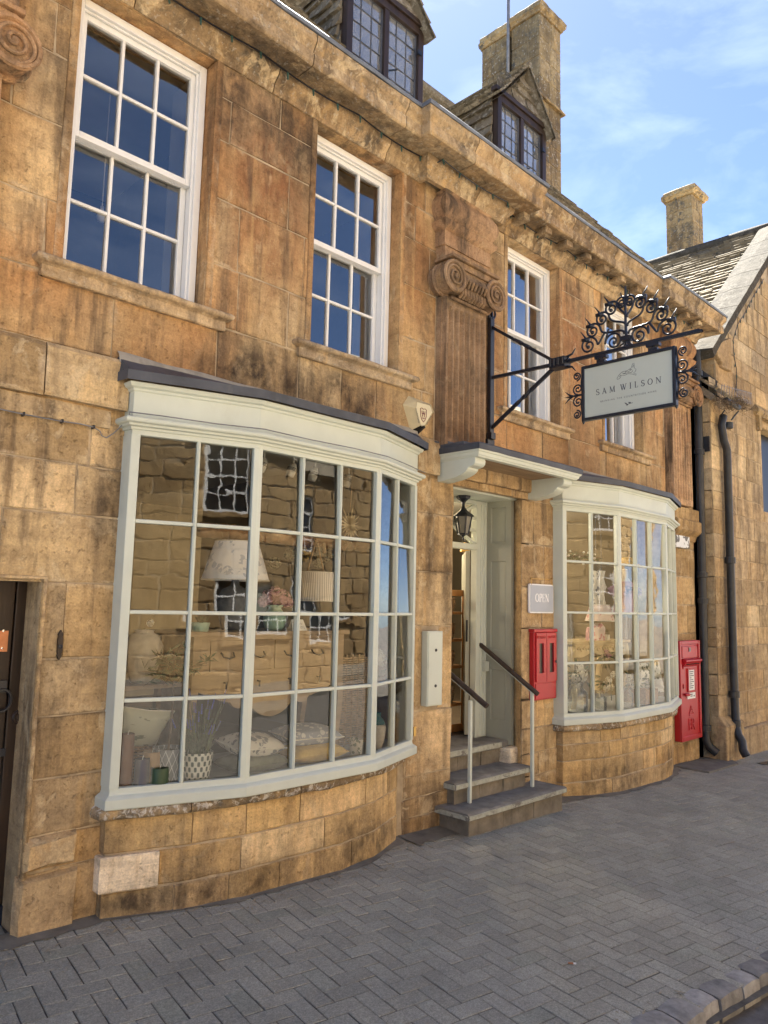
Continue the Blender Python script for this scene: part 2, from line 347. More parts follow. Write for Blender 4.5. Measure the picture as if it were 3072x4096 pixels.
def simple(name, c, rough=0.6, var=0.12, nscale=8, bump=0.0, bscale=60, metal=0.0, spec=0.35, dirt=0.0, dirtc=(0.1, 0.08, 0.06), objvar=0.0, stretch=(1, 1, 1)):
    q = NM(name); p = q.map(q.pos(), stretch)
    n = q.noise(p, nscale, 6, 0.6)
    k = q.ramp(n, [(0.3, 1-var), (0.7, 1+var)])
    cc = q.mix(1.0, c, k, 'MULTIPLY')
    if objvar:
        cc = q.mix(1.0, cc, q.ramp(q.rnd(), [(0, 1-objvar), (1, 1+objvar)]), 'MULTIPLY')
    if dirt:
        d = q.ramp(q.noise(q.map(p, (1, 1, 0.5)), 5, 9, 0.7, 0.5), [(0.55, 0.0), (0.72, 1.0)])
        cc = q.mix(q.math('MULTIPLY', d, dirt), cc, dirtc)
    nr = None
    if bump: nr = q.bump(q.noise(p, bscale, 5, 0.6), bump, 0.004)
    return q.done(cc, rough, nr, spec, metal)
M['mortar'] = simple('old_lime_mortar', (0.40, 0.315, 0.205), 0.95, 0.45, 5, 0.8, 50, dirt=0.9, dirtc=(0.09, 0.07, 0.05))
M['cement'] = simple('grey_cement_fillet', (0.34, 0.31, 0.25), 0.95, 0.25, 9, 0.6, 60, dirt=0.4)
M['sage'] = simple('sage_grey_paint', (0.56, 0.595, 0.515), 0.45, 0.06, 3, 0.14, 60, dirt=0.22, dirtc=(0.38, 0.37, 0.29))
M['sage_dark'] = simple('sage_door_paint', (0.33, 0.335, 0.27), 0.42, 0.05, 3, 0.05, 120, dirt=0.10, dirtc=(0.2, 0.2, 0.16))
M['white'] = simple('white_gloss_paint', (0.80, 0.80, 0.78), 0.38, 0.04, 5, 0.10, 90, dirt=0.14, dirtc=(0.52, 0.48, 0.40))
M['lead'] = simple('lead_sheet', (0.058, 0.064, 0.078), 0.62, 0.35, 5, 0.25, 25, spec=0.5, dirt=0.5, dirtc=(0.14, 0.14, 0.14))
M['lead_pale'] = simple('oxidised_lead_gutter', (0.15, 0.17, 0.20), 0.6, 0.3, 6, 0.2, 25, spec=0.5, dirt=0.4)
M['iron'] = simple('black_painted_iron', (0.009, 0.012, 0.020), 0.34, 0.3, 12, 0.35, 80, spec=0.5)
M['pipe'] = simple('weathered_black_pipe', (0.020, 0.023, 0.028), 0.45, 0.4, 7, 0.25, 60, spec=0.45, dirt=0.45, dirtc=(0.09, 0.08, 0.065))
M['red'] = simple('post_red_paint', (0.42, 0.012, 0.020), 0.36, 0.10, 5, 0.08, 60, spec=0.5, dirt=0.10, dirtc=(0.18, 0.02, 0.02))
M['door_wood'] = simple('dark_stained_oak', (0.032, 0.020, 0.014), 0.42, 0.4, 5, 0.3, 30, stretch=(3, 3, 0.25), dirt=0.2, dirtc=(0.05, 0.03, 0.02))
M['rail_wood'] = simple('worn_handrail_wood', (0.052, 0.036, 0.026), 0.5, 0.5, 12, 0.4, 50)
M['rustic'] = simple('rough_log_wood', (0.22, 0.12, 0.055), 0.8, 0.4, 10, 0.6, 30)
M['pine'] = simple('waxed_pine', (0.36, 0.17, 0.055), 0.5, 0.2, 6, 0.15, 40, stretch=(3, 3, .4))
M['lime_oak'] = simple('limed_oak', (0.33, 0.245, 0.155), 0.6, 0.2, 6, 0.2, 40, stretch=(.4, 3, 3))
M['step_slab'] = simple('riven_step_slab', (0.185, 0.178, 0.16), 0.85, 0.35, 7, 0.5, 45, dirt=0.5, dirtc=(0.16, 0.15, 0.12))
M['step_riser'] = simple('grubby_riser_stone', (0.19, 0.165, 0.125), 0.9, 0.4, 6, 0.7, 40, dirt=0.7, dirtc=(0.05, 0.045, 0.035))
M['brass'] = simple('brass', (0.55, 0.36, 0.12), 0.35, 0.15, 10, metal=1.0)
M['copper'] = simple('copper_plate', (0.45, 0.20, 0.10), 0.4, 0.2, 14, metal=0.6)
M['chrome'] = simple('peeling_silver_film', (0.75, 0.77, 0.8), 0.15, 0.1, 10, metal=1.0)
M['steel'] = simple('grey_galvanised_pole', (0.22, 0.22, 0.23), 0.5, 0.3, 10, metal=0.4)
M['black'] = simple('black_void', (0.012, 0.011, 0.010), 0.9, 0.1)
M['ink'] = simple('dark_ink', (0.085, 0.085, 0.10), 0.8, 0.1)
M['sign_face'] = simple('pale_sage_sign_face', (0.50, 0.53, 0.46), 0.4, 0.03, 3, dirt=0.06, dirtc=(0.3, 0.28, 0.2))
M['letter_white'] = simple('white_lettering', (0.82, 0.82, 0.82), 0.5, 0.02)
M['open_grey'] = simple('dove_grey_board', (0.40, 0.43, 0.48), 0.5, 0.03)
M['paper'] = simple('white_paper', (0.78, 0.78, 0.76), 0.8, 0.03)
M['cream'] = simple('cream_alarm_plastic', (0.60, 0.50, 0.29), 0.55, 0.12, 9, dirt=0.35, dirtc=(0.3, 0.2, 0.08))
M['cream_face'] = simple('cream_alarm_face', (0.64, 0.56, 0.36), 0.5, 0.06, 9, dirt=0.12, dirtc=(0.3, 0.2, 0.08))
M['plaster'] = simple('dark_olive_wall_paint', (0.20, 0.165, 0.105), 0.9, 0.05)
M['ceiling'] = simple('old_white_ceiling', (0.46, 0.42, 0.33), 0.9, 0.03)
M['floor_in'] = simple('dark_shop_floor', (0.10, 0.075, 0.05), 0.6, 0.2)
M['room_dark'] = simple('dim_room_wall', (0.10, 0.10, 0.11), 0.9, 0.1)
M['reveal'] = simple('painted_reveal', (0.62, 0.63, 0.62), 0.7, 0.04)
M['mat'] = simple('blue_door_mat', (0.03, 0.04, 0.07), 0.95, 0.2, 40, 0.4, 200)

def glass(name, wav=0.6, wscale=5.0, refl=1.0, tint=(0.93, 0.95, 0.94), pale_glare=0.0):
    q = NM(name); q.t.nodes.remove(q.b)
    tr = q.n('ShaderNodeBsdfTransparent'); tr.inputs[0].default_value = (*tint, 1)
    gl = q.n('ShaderNodeBsdfGlossy'); gl.inputs['Roughness'].default_value = 0.012
    p = q.map(q.pos(), (1, 1, 1.6)); 
    h = q.noise(p, wscale, 2, 0.5, 0.6)
    r = q.rnd()
    nb = q.bump(h, wav, 0.006)
    q.l(nb, gl.inputs['Normal'])
    fr = q.n('ShaderNodeFresnel'); fr.inputs['IOR'].default_value = 1.5; q.l(nb, fr.inputs['Normal'])
    k = q.math('MULTIPLY', fr.outputs[0], 1.75*refl, True)
    m = q.n('ShaderNodeMixShader'); q.l(k, m.inputs[0]); q.l(tr.outputs[0], m.inputs[1]); q.l(gl.outputs[0], m.inputs[2])
    fin = m.outputs[0]
    if pale_glare:  # grey diffuse painted in for the bright cloud mirrored by the panes
        df = q.n('ShaderNodeBsdfDiffuse'); df.inputs[0].default_value = (0.55, 0.56, 0.55, 1)
        m2 = q.n('ShaderNodeMixShader'); q.l(q.math('MULTIPLY', q.ramp(q.noise(p, 6, 5, 0.6), [(0.3, 0.6), (0.7, 1.2)]), pale_glare), m2.inputs[0]); q.l(fin, m2.inputs[1]); q.l(df.outputs[0], m2.inputs[2]); fin = m2.outputs[0]
    q.l(fin, q.out.inputs[0]); return q.mat
M['glass_old'] = glass('wavy_crown_glass', 0.09, 3.0, 0.9)
M['glass_up'] = glass('upper_window_glass', 0.03, 2.0, 3.0)
M['glass_lead'] = glass('leaded_light_glass', 0.06, 9.0, 3.6, pale_glare=0.26)
M['glass_clear'] = glass('clear_glass', 0.0, 2.0, 0.9)
M['glass_vase'] = glass('bottle_glass', 0.3, 14.0, 1.6, (0.86, 0.90, 0.88))

def slate_mat(name, tints, lich=0.6, pale=(0.42, 0.40, 0.34)):
    q = NM(name); p = q.pos(); r = q.rnd()
    c = q.ramp(r, [(i/(len(tints)-1), t) for i, t in enumerate(tints)])
    isl = q.n('ShaderNodeNewGeometry').outputs['Random Per Island']
    c = q.mix(1.0, c, q.ramp(isl, [(0, 0.7), (1, 1.3)]), 'MULTIPLY')
    n = q.noise(p, 5, 8, 0.65, 0.3)
    c = q.mix(0.6, c, q.ramp(n, [(0.3, 0.55), (0.7, 1.3)]), 'MULTIPLY')
    m = q.ramp(q.noise(p, 16, 7, 0.7, 0.5), [(0.52, 0.0), (0.60, 1.0)])
    c = q.mix(q.math('MULTIPLY', m, lich), c, pale)
    m2 = q.ramp(q.noise(q.map(p, (1, 1, 1), (3, 3, 3)), 11, 7, 0.7, 0.8), [(0.57, 0.0), (0.63, 1.0)])
    c = q.mix(q.math('MULTIPLY', m2, lich), c, (0.045, 0.042, 0.036))
    h = q.math('ADD', q.noise(p, 40, 5, 0.65), q.math('MULTIPLY', n, 1.5))
    return q.done(c, 0.95, q.bump(h, 0.9, 0.01), 0.1)
M['slate'] = slate_mat('stone_slate', [(0.17, 0.145, 0.10), (0.23, 0.195, 0.14), (0.29, 0.25, 0.18)], 0.5)
M['slate_pale'] = slate_mat('pale_stone_slate', [(0.15, 0.128, 0.092), (0.20, 0.172, 0.124), (0.235, 0.205, 0.152)], 0.5, (0.25, 0.23, 0.19))
M['slate_dark'] = slate_mat('mossy_stone_slate', [(0.10, 0.088, 0.066), (0.14, 0.12, 0.09), (0.19, 0.165, 0.12)], 0.5)
M['coping'] = slate_mat('lichened_coping', [(0.072, 0.065, 0.052), (0.088, 0.079, 0.062)], 0.95, (0.115, 0.105, 0.088))

def paver_mat():
    q = NM('charcoal_block_paver'); p = q.pos(); r = q.rnd()
    isl = q.n('ShaderNodeNewGeometry').outputs['Random Per Island']
    c = q.ramp(q.math('FRACT', q.math('ADD', isl, r)), [(0, (0.285, 0.278, 0.232)), (0.5, (0.318, 0.310, 0.258)), (0.86, (0.345, 0.336, 0.282)), (1, (0.285, 0.288, 0.235))])
    n = q.noise(p, 1.6, 6, 0.65, 0.3)
    c = q.mix(0.9, c, q.ramp(n, [(0.3, (0.80, 0.80, 0.80)), (0.7, (1.18, 1.17, 1.15))]), 'MULTIPLY')
    g = q.noise(p, 150, 3, 0.7)
    c = q.mix(0.5, c, q.ramp(q.noise(p, 55, 5, 0.7), [(0.32, 0.62), (0.66, 1.3)]), 'MULTIPLY')
    c = q.mix(0.7, c, q.ramp(g, [(0.3, 0.55), (0.7, 1.45)]), 'MULTIPLY')
    sp = q.ramp(q.vor(p, 34), [(0.035, 1.0), (0.06, 0.0)])
    spm = q.ramp(q.noise(p, 3, 3), [(0.48, 0.0), (0.6, 1.0)])
    c = q.mix(q.math('MULTIPLY', q.math('MULTIPLY', sp, spm), 0.8), c, (0.42, 0.40, 0.37))
    gum = q.ramp(q.vor(q.map(p, (1, 1, 1), (.3, .7, 0)), 2.3), [(0.045, 1.0), (0.06, 0.0)])
    c = q.mix(q.math('MULTIPLY', gum, 0.25), c, (0.19, 0.19, 0.185))
    gm = q.ramp(q.noise(q.map(p, (1, 1, 1), (7, 7, 7)), 2.0, 7, 0.7, 0.6), [(0.58, 0.0), (0.72, 1.0)])
    c = q.mix(q.math('MULTIPLY', gm, 0.35), c, (0.235, 0.238, 0.190))
    return q.done(c, 0.88, q.bump(q.math('ADD', g, q.noise(p, 60, 4)), 0.55, 0.004), 0.25)
M['paver'] = paver_mat()
M['joint'] = simple('paving_joint_sand', (0.105, 0.095, 0.078), 0.95, 0.4, 12, 0.6, 80)
M['kerb'] = simple('granite_sett', (0.25, 0.24, 0.22), 0.8, 0.35, 14, 0.8, 50, objvar=0.35, dirt=0.5, dirtc=(0.06, 0.055, 0.05))
M['road'] = simple('worn_asphalt', (0.15, 0.138, 0.122), 0.9, 0.35, 9, 0.9, 120, dirt=0.3, dirtc=(0.10, 0.095, 0.085))
M['concrete'] = simple('old_concrete_edge', (0.16, 0.15, 0.125), 0.92, 0.3, 7, 0.6, 50, dirt=0.5)

M['dark_pane'] = simple('dark_window_pane', (0.022, 0.024, 0.026), 0.35, 0.05, spec=0.25)

M['soffit'] = simple('stained_soffit_board', (0.30, 0.205, 0.115), 0.85, 0.3, 6, 0.2, 40, stretch=(.4, 3, 3), dirt=0.4)
def film_mat():
    q = NM('peeling_silver_film'); p = q.pos(); n = q.noise(p, 9, 5, .6, .5); k = q.ramp(n, [(.50, 0.0), (.52, 1.0)])
    return q.done(q.mix(k, (0.70, 0.71, 0.70), (0.10, 0.085, 0.065)), .45, None, .5)
M['film'] = film_mat()
M['frost'] = simple('frosted_lantern_glass', (0.16, 0.16, 0.14), 0.3, 0.1)
M['slotglass'] = simple('dusty_dark_slot', (0.045, 0.035, 0.032), 0.3, 0.4, 12)
M['plum'] = simple('plum_print', (0.14, 0.03, 0.045), 0.6, 0.2)
M['twig'] = simple('dry_twig', (0.14, 0.10, 0.06), 0.9, 0.4, 20)
M['slate_blue'] = simple('dark_blue_paint', (0.012, 0.018, 0.032), 0.5, 0.4, 9, 0.2)
M['display_grey'] = simple('grey_display_wall', (0.24, 0.225, 0.19), 0.9, 0.04)
# ------------------------------------------------------------------ masonry helpers
def cut_rects(rects, h):
    out = []
    hx0, hx1, hz0, hz1 = h
    for x0, x1, z0, z1 in rects:
        if hx0 >= x1 or hx1 <= x0 or hz0 >= z1 or hz1 <= z0: out.append((x0, x1, z0, z1)); continue
        if hx0 > x0: out.append((x0, hx0, z0, z1))
        if hx1 < x1: out.append((hx1, x1, z0, z1))
        a, b = max(x0, hx0), min(x1, hx1)
        if hz0 > z0: out.append((a, b, z0, hz0))
        if hz1 < z1: out.append((a, b, hz1, z1))
    return out
def stone_faces(mb, x0, x1, z0, z1, fn, gap=0.0028, cham=0.0035, deep=0.005, jit=0.0048, proud=0.0, r=rng, tilt=0.0025, poly=None):
    """one dressed block: uneven outline, chamfered arris, front slightly out of true"""
    if poly is None:
        pts = []
        def side(a, b):
            n = max(1, min(4, int(math.hypot(b[0]-a[0], b[1]-a[1])/0.13)))
            for i in range(n): pts.append((a[0]+(b[0]-a[0])*i/n, a[1]+(b[1]-a[1])*i/n))
        g = gap
        side((x0+g, z0+g), (x1-g, z0+g)); side((x1-g, z0+g), (x1-g, z1-g)); side((x1-g, z1-g), (x0+g, z1-g)); side((x0+g, z1-g), (x0+g, z0+g))
    else: pts = list(poly)
    cx = sum(p[0] for p in pts)/len(pts); cz = sum(p[1] for p in pts)/len(pts)
    pts = [(p[0]+r.uniform(-jit, jit), p[1]+r.uniform(-jit, jit)) for p in pts]
    tx, tz = r.uniform(-tilt, tilt), r.uniform(-tilt, tilt)
    n = len(pts); vs = []
    for u, v in pts: vs.append(fn(u, v, deep))
    for u, v in pts:
        dx, dz = cx-u, cz-v; l = math.hypot(dx, dz) or 1
        k = cham*r.uniform(0.7, 1.9)
        du, dv = u + (k if dx > 0 else -k)*min(1, abs(dx)/(0.35*(x1-x0)+1e-6)), v + (k if dz > 0 else -k)*min(1, abs(dz)/(0.35*(z1-z0)+1e-6))
        vs.append(fn(du, dv, -proud + tx*(u-cx)/max(x1-x0, .1) + tz*(v-cz)/max(z1-z0, .1) + r.uniform(-.0008, .0008)))
    fs = [[n+i for i in range(n)]]
    for i in range(n):
        j = (i+1) % n; fs.append([i, j, n+j, n+i])
    mb.add(vs, fs)
def ashlar(parent, fn, x0, x1, levels, holes, mat, wmin=0.32, wmax=0.75, name='stone', seed=1, prouds=0.004, gap=0.003, minw=0.05, limit=None, **kw):
    r = random.Random(seed); made = []
    for a, b in zip(levels[:-1], levels[1:]):
        x = x0; off = r.uniform(-0.2, 0.05); cuts = [x0]
        x = x0 + r.uniform(wmin*0.5, wmax)
        while x < x1 - wmin*0.5:
            cuts.append(x); x += r.uniform(wmin, wmax)
        cuts.append(x1)
        for s0, s1 in zip(cuts[:-1], cuts[1:]):
            rects = [(s0, s1, a, b)]
            for h in holes: rects = cut_rects(rects, h)
            for q in rects:
                if q[1]-q[0] < minw or q[3]-q[2] < 0.035: continue
                m = mat(q) if callable(mat) else mat
                mb = MB(); stone_faces(mb, *q, fn, gap=gap, proud=r.uniform(0, prouds), r=r, **kw)
                made.append(mb.build(name, m, parent))
    return made
def wall_backing(mb, x0, x1, z0, z1, holes, y0, y1, axis='x', shell=True):
    xs = sorted({x0, x1, *[max(x0, min(x1, h[i])) for h in holes for i in (0, 1)]}); zs = sorted({z0, z1, *[max(z0, min(z1, h[i])) for h in holes for i in (2, 3)]})
    def solid(i, j):
        if i < 0 or j < 0 or i >= len(xs)-1 or j >= len(zs)-1: return False
        cx, cz = (xs[i]+xs[i+1])/2, (zs[j]+zs[j+1])/2
        return not any(h[0] < cx < h[1] and h[2] < cz < h[3] for h in holes)
    P = (lambda x, y, z: (x, y, z)) if axis == 'x' else (lambda x, y, z: (y, x, z))
    for i in range(len(xs)-1):
        for j in range(len(zs)-1):
            if not solid(i, j): continue
            a, b, c, d = xs[i], xs[i+1], zs[j], zs[j+1]
            mb.add([P(a, y0, c), P(b, y0, c), P(b, y0, d), P(a, y0, d)], [(0, 1, 2, 3)])
            mb.add([P(a, y1, c), P(b, y1, c), P(b, y1, d), P(a, y1, d)], [(3, 2, 1, 0)])
            if not solid(i-1, j): mb.add([P(a, y0, c), P(a, y1, c), P(a, y1, d), P(a, y0, d)], [(3, 2, 1, 0)])
            if not solid(i+1, j): mb.add([P(b, y0, c), P(b, y1, c), P(b, y1, d), P(b, y0, d)], [(0, 1, 2, 3)])
            if not solid(i, j-1): mb.add([P(a, y0, c), P(b, y0, c), P(b, y1, c), P(a, y1, c)], [(3, 2, 1, 0)])
            if not solid(i, j+1): mb.add([P(a, y0, d), P(b, y0, d), P(b, y1, d), P(a, y1, d)], [(0, 1, 2, 3)])
def path_pts(path, s0, s1):
    P = [Vector((p[0], p[1])) for p in path]; out = []; s = 0
    for i in range(len(P)-1):
        l = (P[i+1]-P[i]).length
        if s+l > s0 - 1e-6 and s < s1 + 1e-6:
            a = max(0, (s0-s)/l); b = min(1, (s1-s)/l)
            if not out: out.append(P[i].lerp(P[i+1], a))
            if b >= 1 and s+l < s1 - 1e-4: out.append(P[i+1].copy())
            else: out.append(P[i].lerp(P[i+1], b))
        s += l
    res = [out[0]]
    for p in out[1:]:
        if (p-res[-1]).length > 0.004: res.append(p)
    return res
def path_len(path): return sum((Vector(path[i+1][:2])-Vector(path[i][:2])).length for i in range(len(path)-1))
def subdiv(pts, step):
    out = [pts[0]]
    for a, b in zip(pts[:-1], pts[1:]):
        n = max(1, int((Vector(b)-Vector(a)).length/step))
        for i in range(1, n+1): out.append(Vector(a).lerp(Vector(b), i/n))
    return out

def ground(x, y): return -0.118 - 0.0225*(x-1.5) + 0.030*y

# ------------------------------------------------------------------ road, pavement, kerb
KA = Vector(at_z(2500, 4084, -0.215)[:2]); KB = Vector(at_z(3072, 3788, -0.243)[:2])
kd = (KB-KA).normalized(); kn = Vector((kd.y, -kd.x))          # kn points to the road
ANG = math.atan2(kd.y, kd.x)
def build_ground():
    mb = MB(); n = 30
    def grid(xs, ys, f):
        b = len(mb.v)
        for x in xs:
            for y in ys: mb.v.append((x, y, f(x, y)))
        k = len(ys)
        for i in range(len(xs)-1):
            for j in range(k-1): mb.f.append([b+i*k+j, b+(i+1)*k+j, b+(i+1)*k+j+1, b+i*k+j+1]); mb.m.append(0)
    xs = [-60, -20, -6] + [-3+i*1.0 for i in range(24)] + [26, 40, 80]
    grid(xs, [-60, -30, -14, -9, -7, -5, -4, -3.2, -2.4, -1.6], lambda x, y: ground(max(-3, min(20, x)), max(-3.5, y)) - 0.115 + 0.012*math.sin(x*1.1+y))
    mb.build('road', M['road'], kind='structure')
    mb = MB()
    for i in range(0, 24):
        x0 = -6+i; x1 = x0+1
        def ky(x): return KA.y + (x-KA.x)*kd.y/kd.x
        ys0 = [0.6, 0.0, -1.0, ky(x0)]; ys1 = [0.6, 0.0, -1.0, ky(x1)]
        for j in range(3):
            mb.add([(x0, ys0[j+1], ground(x0, ys0[j+1])-0.0042), (x1, ys1[j+1], ground(x1, ys1[j+1])-0.0042), (x1, ys1[j], ground(x1, ys1[j])-0.0042), (x0, ys0[j], ground(x0, ys0[j])-0.0042)], [(0, 1, 2, 3)])
    pv = mb.build('pavement', M['joint'], kind='structure')
    # herringbone block pavers
    Lc, g = 0.0965, 0.0045
    ca, sa = math.cos(ANG-R_(1.5)), math.sin(ANG-R_(1.5))
    o = Vector((3.0, -1.6)); todo = []
    for m in range(-75, 120):
        for n_ in range(-45, 45):
            k = (m-n_) % 4
            if k == 0: w2, h2 = 2, 1
            elif k == 3: w2, h2 = 1, 2
            else: continue
            cu, cv = (m+w2/2)*Lc, (n_+h2/2)*Lc
            cx, cy = o.x+cu*ca-cv*sa, o.y+cu*sa+cv*ca
            if cx < 0.2 or cx > 15 or cy > 0.12 or (Vector((cx, cy))-KA).dot(kn) > 0.03: continue
            if 2.2 < cx < 3.8 and cy > -0.10: continue
            if 4.75 < cx < 5.9 and cy > -0.16: continue
            if 6.8 < cx < 8.4 and cy > -0.12: continue
            px = Vector((cx, cy, ground(cx, cy))) - CAM
            zf = px.dot(_f)
            inside = zf > 0 and abs(px.dot(_r)/zf*F_PX) < 1560 and abs(px.dot(_u)/zf*F_PX) < 2070
            todo.append((0 if inside else 1, px.length, cx, cy, w2, h2))
    todo.sort()
    rr = random.Random(5); rest = MB(); rest_out = MB()
    def pv_faces(mb, cx, cy, w2, h2):
        hw, hh = w2*Lc/2-g/2, h2*Lc/2-g/2; c = 0.0025
        cx += rr.uniform(-.0014, .0014); cy += rr.uniform(-.0014, .0014)
        t = rr.gauss(0, 0.006); cs, sn = math.cos(t), math.sin(t)
        dz = rr.gauss(0, 0.0006); tx = rr.gauss(0, .0045); ty = rr.gauss(0, .0045)
        vs = []
        for (e, d) in ((0, -0.0036), (c, 0.0)):
            for sx, sy in ((-1, -1), (1, -1), (1, 1), (-1, 1)):
                u, v = sx*(hw-e), sy*(hh-e); u, v = u*cs-v*sn, u*sn+v*cs
                x, y = cx+u*ca-v*sa, cy+u*sa+v*ca
                vs.append((x, y, ground(x, y)+d+dz+tx*u+ty*v))
        mb.add(vs, [(4, 5, 6, 7), (0, 1, 5, 4), (1, 2, 6, 5), (2, 3, 7, 6), (3, 0, 4, 7)])
    for i, (out, d, cx, cy, w2, h2) in enumerate(todo):
        if i < 300:
            mb = MB(); pv_faces(mb, cx, cy, w2, h2); mb.build('paver', M['paver'], pv)
        else: pv_faces(rest, cx, cy, w2, h2)
    rest.build('block_paving', M['paver'], pv, kind='stuff')
    # cement skirt where pavers meet the walls
    mb = MB(); r2 = random.Random(3)
    def skirt(path, wdt):
        pts = subdiv([Vector(p) for p in path], 0.09)
        a = []
        for i, p in enumerate(pts):
            d = (pts[min(i+1, len(pts)-1)]-pts[max(0, i-1)]).normalized(); nr = Vector((d.y, -d.x))
            q = p + nr*(wdt*r2.uniform(0.55, 1.15)); p0 = p - nr*0.06
            a.append(((p0.x, p0.y, ground(p0.x, p0.y)+0.016), (q.x, q.y, ground(q.x, q.y)+0.0045)))
        b = len(mb.v)
        for p, q in a: mb.v += [p, q]
        for i in range(len(a)-1): mb.f.append([b+2*i, b+2*i+1, b+2*i+3, b+2*i+2]); mb.m.append(0)
    skirt([(0.5, -0.02), (1.92, -0.03)], 0.085); skirt([(1.92, -0.05), (2.6, -0.26), (3.6, -0.26), (4.2, -0.06)], 0.035)
    skirt([(4.2, -0.03), (4.66, -0.03)], 0.22); skirt([(5.98, -0.1), (6.4, -0.12), (7.04, -0.28), (8.1, -0.28), (8.75, -0.1)], 0.06); skirt([(8.75, -0.02), (10.2, -0.2)], 0.10)
    mb.build('cement_edge', M['concrete'], pv)
    mb = MB()                                 # broad flat stone under the post box
    a = [(8.86, -0.42), (9.75, -0.42), (9.95, -0.24), (9.70, -0.02), (8.82, -0.05)]
    mb.prism(a, lambda u, v, d: (u, v, ground(u, v)+d), 0.022, -0.03); mb.build('flagstone', M['concrete'], pv, bevel=0.008)
    mb = MB(); mb.prism([(10.05, -0.62), (10.32, -0.66), (10.35, -0.56), (10.08, -0.52)], lambda u, v, d: (u, v, ground(u, v)+d), 0.006, -0.02); mb.build('drain_cover', M['iron'], pv)
    # granite sett kerb
    kr = MB(); 
    p0, p1 = KA-kd*5.5+kn*0.005, KA+kd*16+kn*0.005
    kr.add([(p0.x, p0.y, ground(p0.x, p0.y)-.05), (p1.x, p1.y, ground(p1.x, p1.y)-.05), (p1.x+kn.x*.15, p1.y+kn.y*.15, ground(p1.x, p1.y)-.06), (p0.x+kn.x*.15, p0.y+kn.y*.15, ground(p0.x, p0.y)-.06)], [(0, 1, 2, 3)])
    kb = kr.build('kerb', M['joint'], kind='structure')
    s = -5.4; r3 = random.Random(21)
    while s < 14:
        ln = r3.uniform(0.15, 0.24); ww = r3.uniform(0.115, 0.14); hz = r3.uniform(0.002, 0.010)
        mb = MB(); nu, nv = 5, 4; vs = []; fs = []
        sk = r3.uniform(-.12, .12)
        for i in range(nu+1):
            for j in range(nv+3):
                u = s + ln*(0.02+0.96*i/nu); v = ww*min(j, nv)/nv
                e = min(i, nu-i); zz = hz + (0 if e > 0 else -0.007) + (-0.005 if j == 0 else 0) + (-0.006 if j == nv else 0)
                if j > nv: v = ww+0.006; zz = hz-0.05 if j == nv+1 else -0.16
                v += sk*(i/nu-.5)*0.1
                q = Vector((u, v, zz)); k = noise.noise(Vector((u*9, v*14, s)))*0.004
                p = KA + kd*(u + (0 if 0 < i < nu else noise.noise(Vector((v*20, s, 3)))*.004)) + kn*(v + (noise.noise(Vector((u*12, zz*12, s)))*0.005))
                vs.append((p.x, p.y, ground(p.x, p.y)+zz+k))
        kk = nv+3
        for i in range(nu):
            for j in range(kk-1): fs.append((i*kk+j, i*kk+j+1, (i+1)*kk+j+1, (i+1)*kk+j))
        fs.append(tuple(range(kk))[::-1]); fs.append(tuple(nu*kk+j for j in range(kk)))
        mb.add(vs, [f[::-1] for f in fs]); mb.build('sett', M['kerb'], kb, smooth=True, auto=28); s += ln+r3.uniform(.0, .005)
build_ground()
mb = MB(); r9 = random.Random(12)                            # grit, leaf crumbs and dry stalks along the wall foot, kerb and paving
for i in range(420):
    k = r9.random()
    if k < .35: x = r9.uniform(1.2, 4.6); y = -.30-.12*r9.random() if 2.4 < x < 3.8 else -.10-.16*r9.random()
    elif k < .55: t = r9.uniform(-4, 6); q = KA+kd*t-kn*r9.uniform(.0, .06); x, y = q.x, q.y
    else: x = r9.uniform(.8, 9); y = -r9.uniform(.3, 2.4)
    L_ = r9.uniform(.003, .012) if k > .55 else r9.uniform(.004, .035); a_ = r9.uniform(0, 6.28); wd = L_*.35 if k > .55 else r9.uniform(.0015, .006); z = ground(x, y)+.003
    cx, sx = math.cos(a_)*L_, math.sin(a_)*L_
    mb.add([(x-cx, y-sx, z), (x-sx*wd/L_, y+cx*wd/L_, z+.003), (x+cx, y+sx, z+.001), (x+sx*wd/L_, y-cx*wd/L_, z+.0015)], [(0, 1, 2, 3)])
M['grit'] = simple('dry_litter', (0.34, 0.29, 0.20), 0.95, 0.6, 40)
mb.build('litter', M['grit'], kind='stuff')
# cigarette end
p = at_z(2290, 3850, -0.21); mb = MB(); mb.mi = 0
a = Vector((p.x, p.y, ground(p.x, p.y)+0.006)); d = Vector((0.022, -0.030, 0)).normalized()
mb.tube([a-d*.022, a+d*.004], .0042, 8); mb.mi = 1; mb.tube([a+d*.0042, a+d*.018], .0042, 8)
mb.build('cigarette_end', [M['copper'], M['paper']], smooth=False, label='stubbed cigarette end with orange filter lying on the grey pavers', cat='cigarette')
# ------------------------------------------------------------------ the shop building
SHOP = thing('shop_building', 'long two storey honey stone shop with two bow windows and steps up to its door', 'building', (4.8, 0, -0.2))
FN = lambda u, v, d: (u, d, v)
UPW = [(1.48, 2.35), (3.21, 4.09), (5.55, 6.44), (7.36, 8.25)]
UZ0, UZ1 = 3.33, 5.015
OPEN_UP = [(a, b, UZ0, UZ1) for a, b in UPW]
HOLES = OPEN_UP + [(0.35, 1.50, -0.6, 1.615), (1.93, 4.25, 0.48, 2.70), (4.80, 5.78, -0.6, 2.535), (6.36, 8.80, 0.48, 2.70)]
XL, XR = -0.9, 9.62
mb = MB(); wall_backing(mb, XL, XR, -0.7, 5.45, [(h[0]-.012, h[1]+.012, h[2]-.012, h[3]+.012) if h[0] != 4.80 else (4.785, 5.91, -.62, 2.55) for h in HOLES], 0.003, 0.36)
mb.build('wall', M['mortar'], SHOP)
blocked = HOLES + [(1.93, 4.25, 0.3, 2.86), (6.36, 8.80, 0.3, 2.86)]
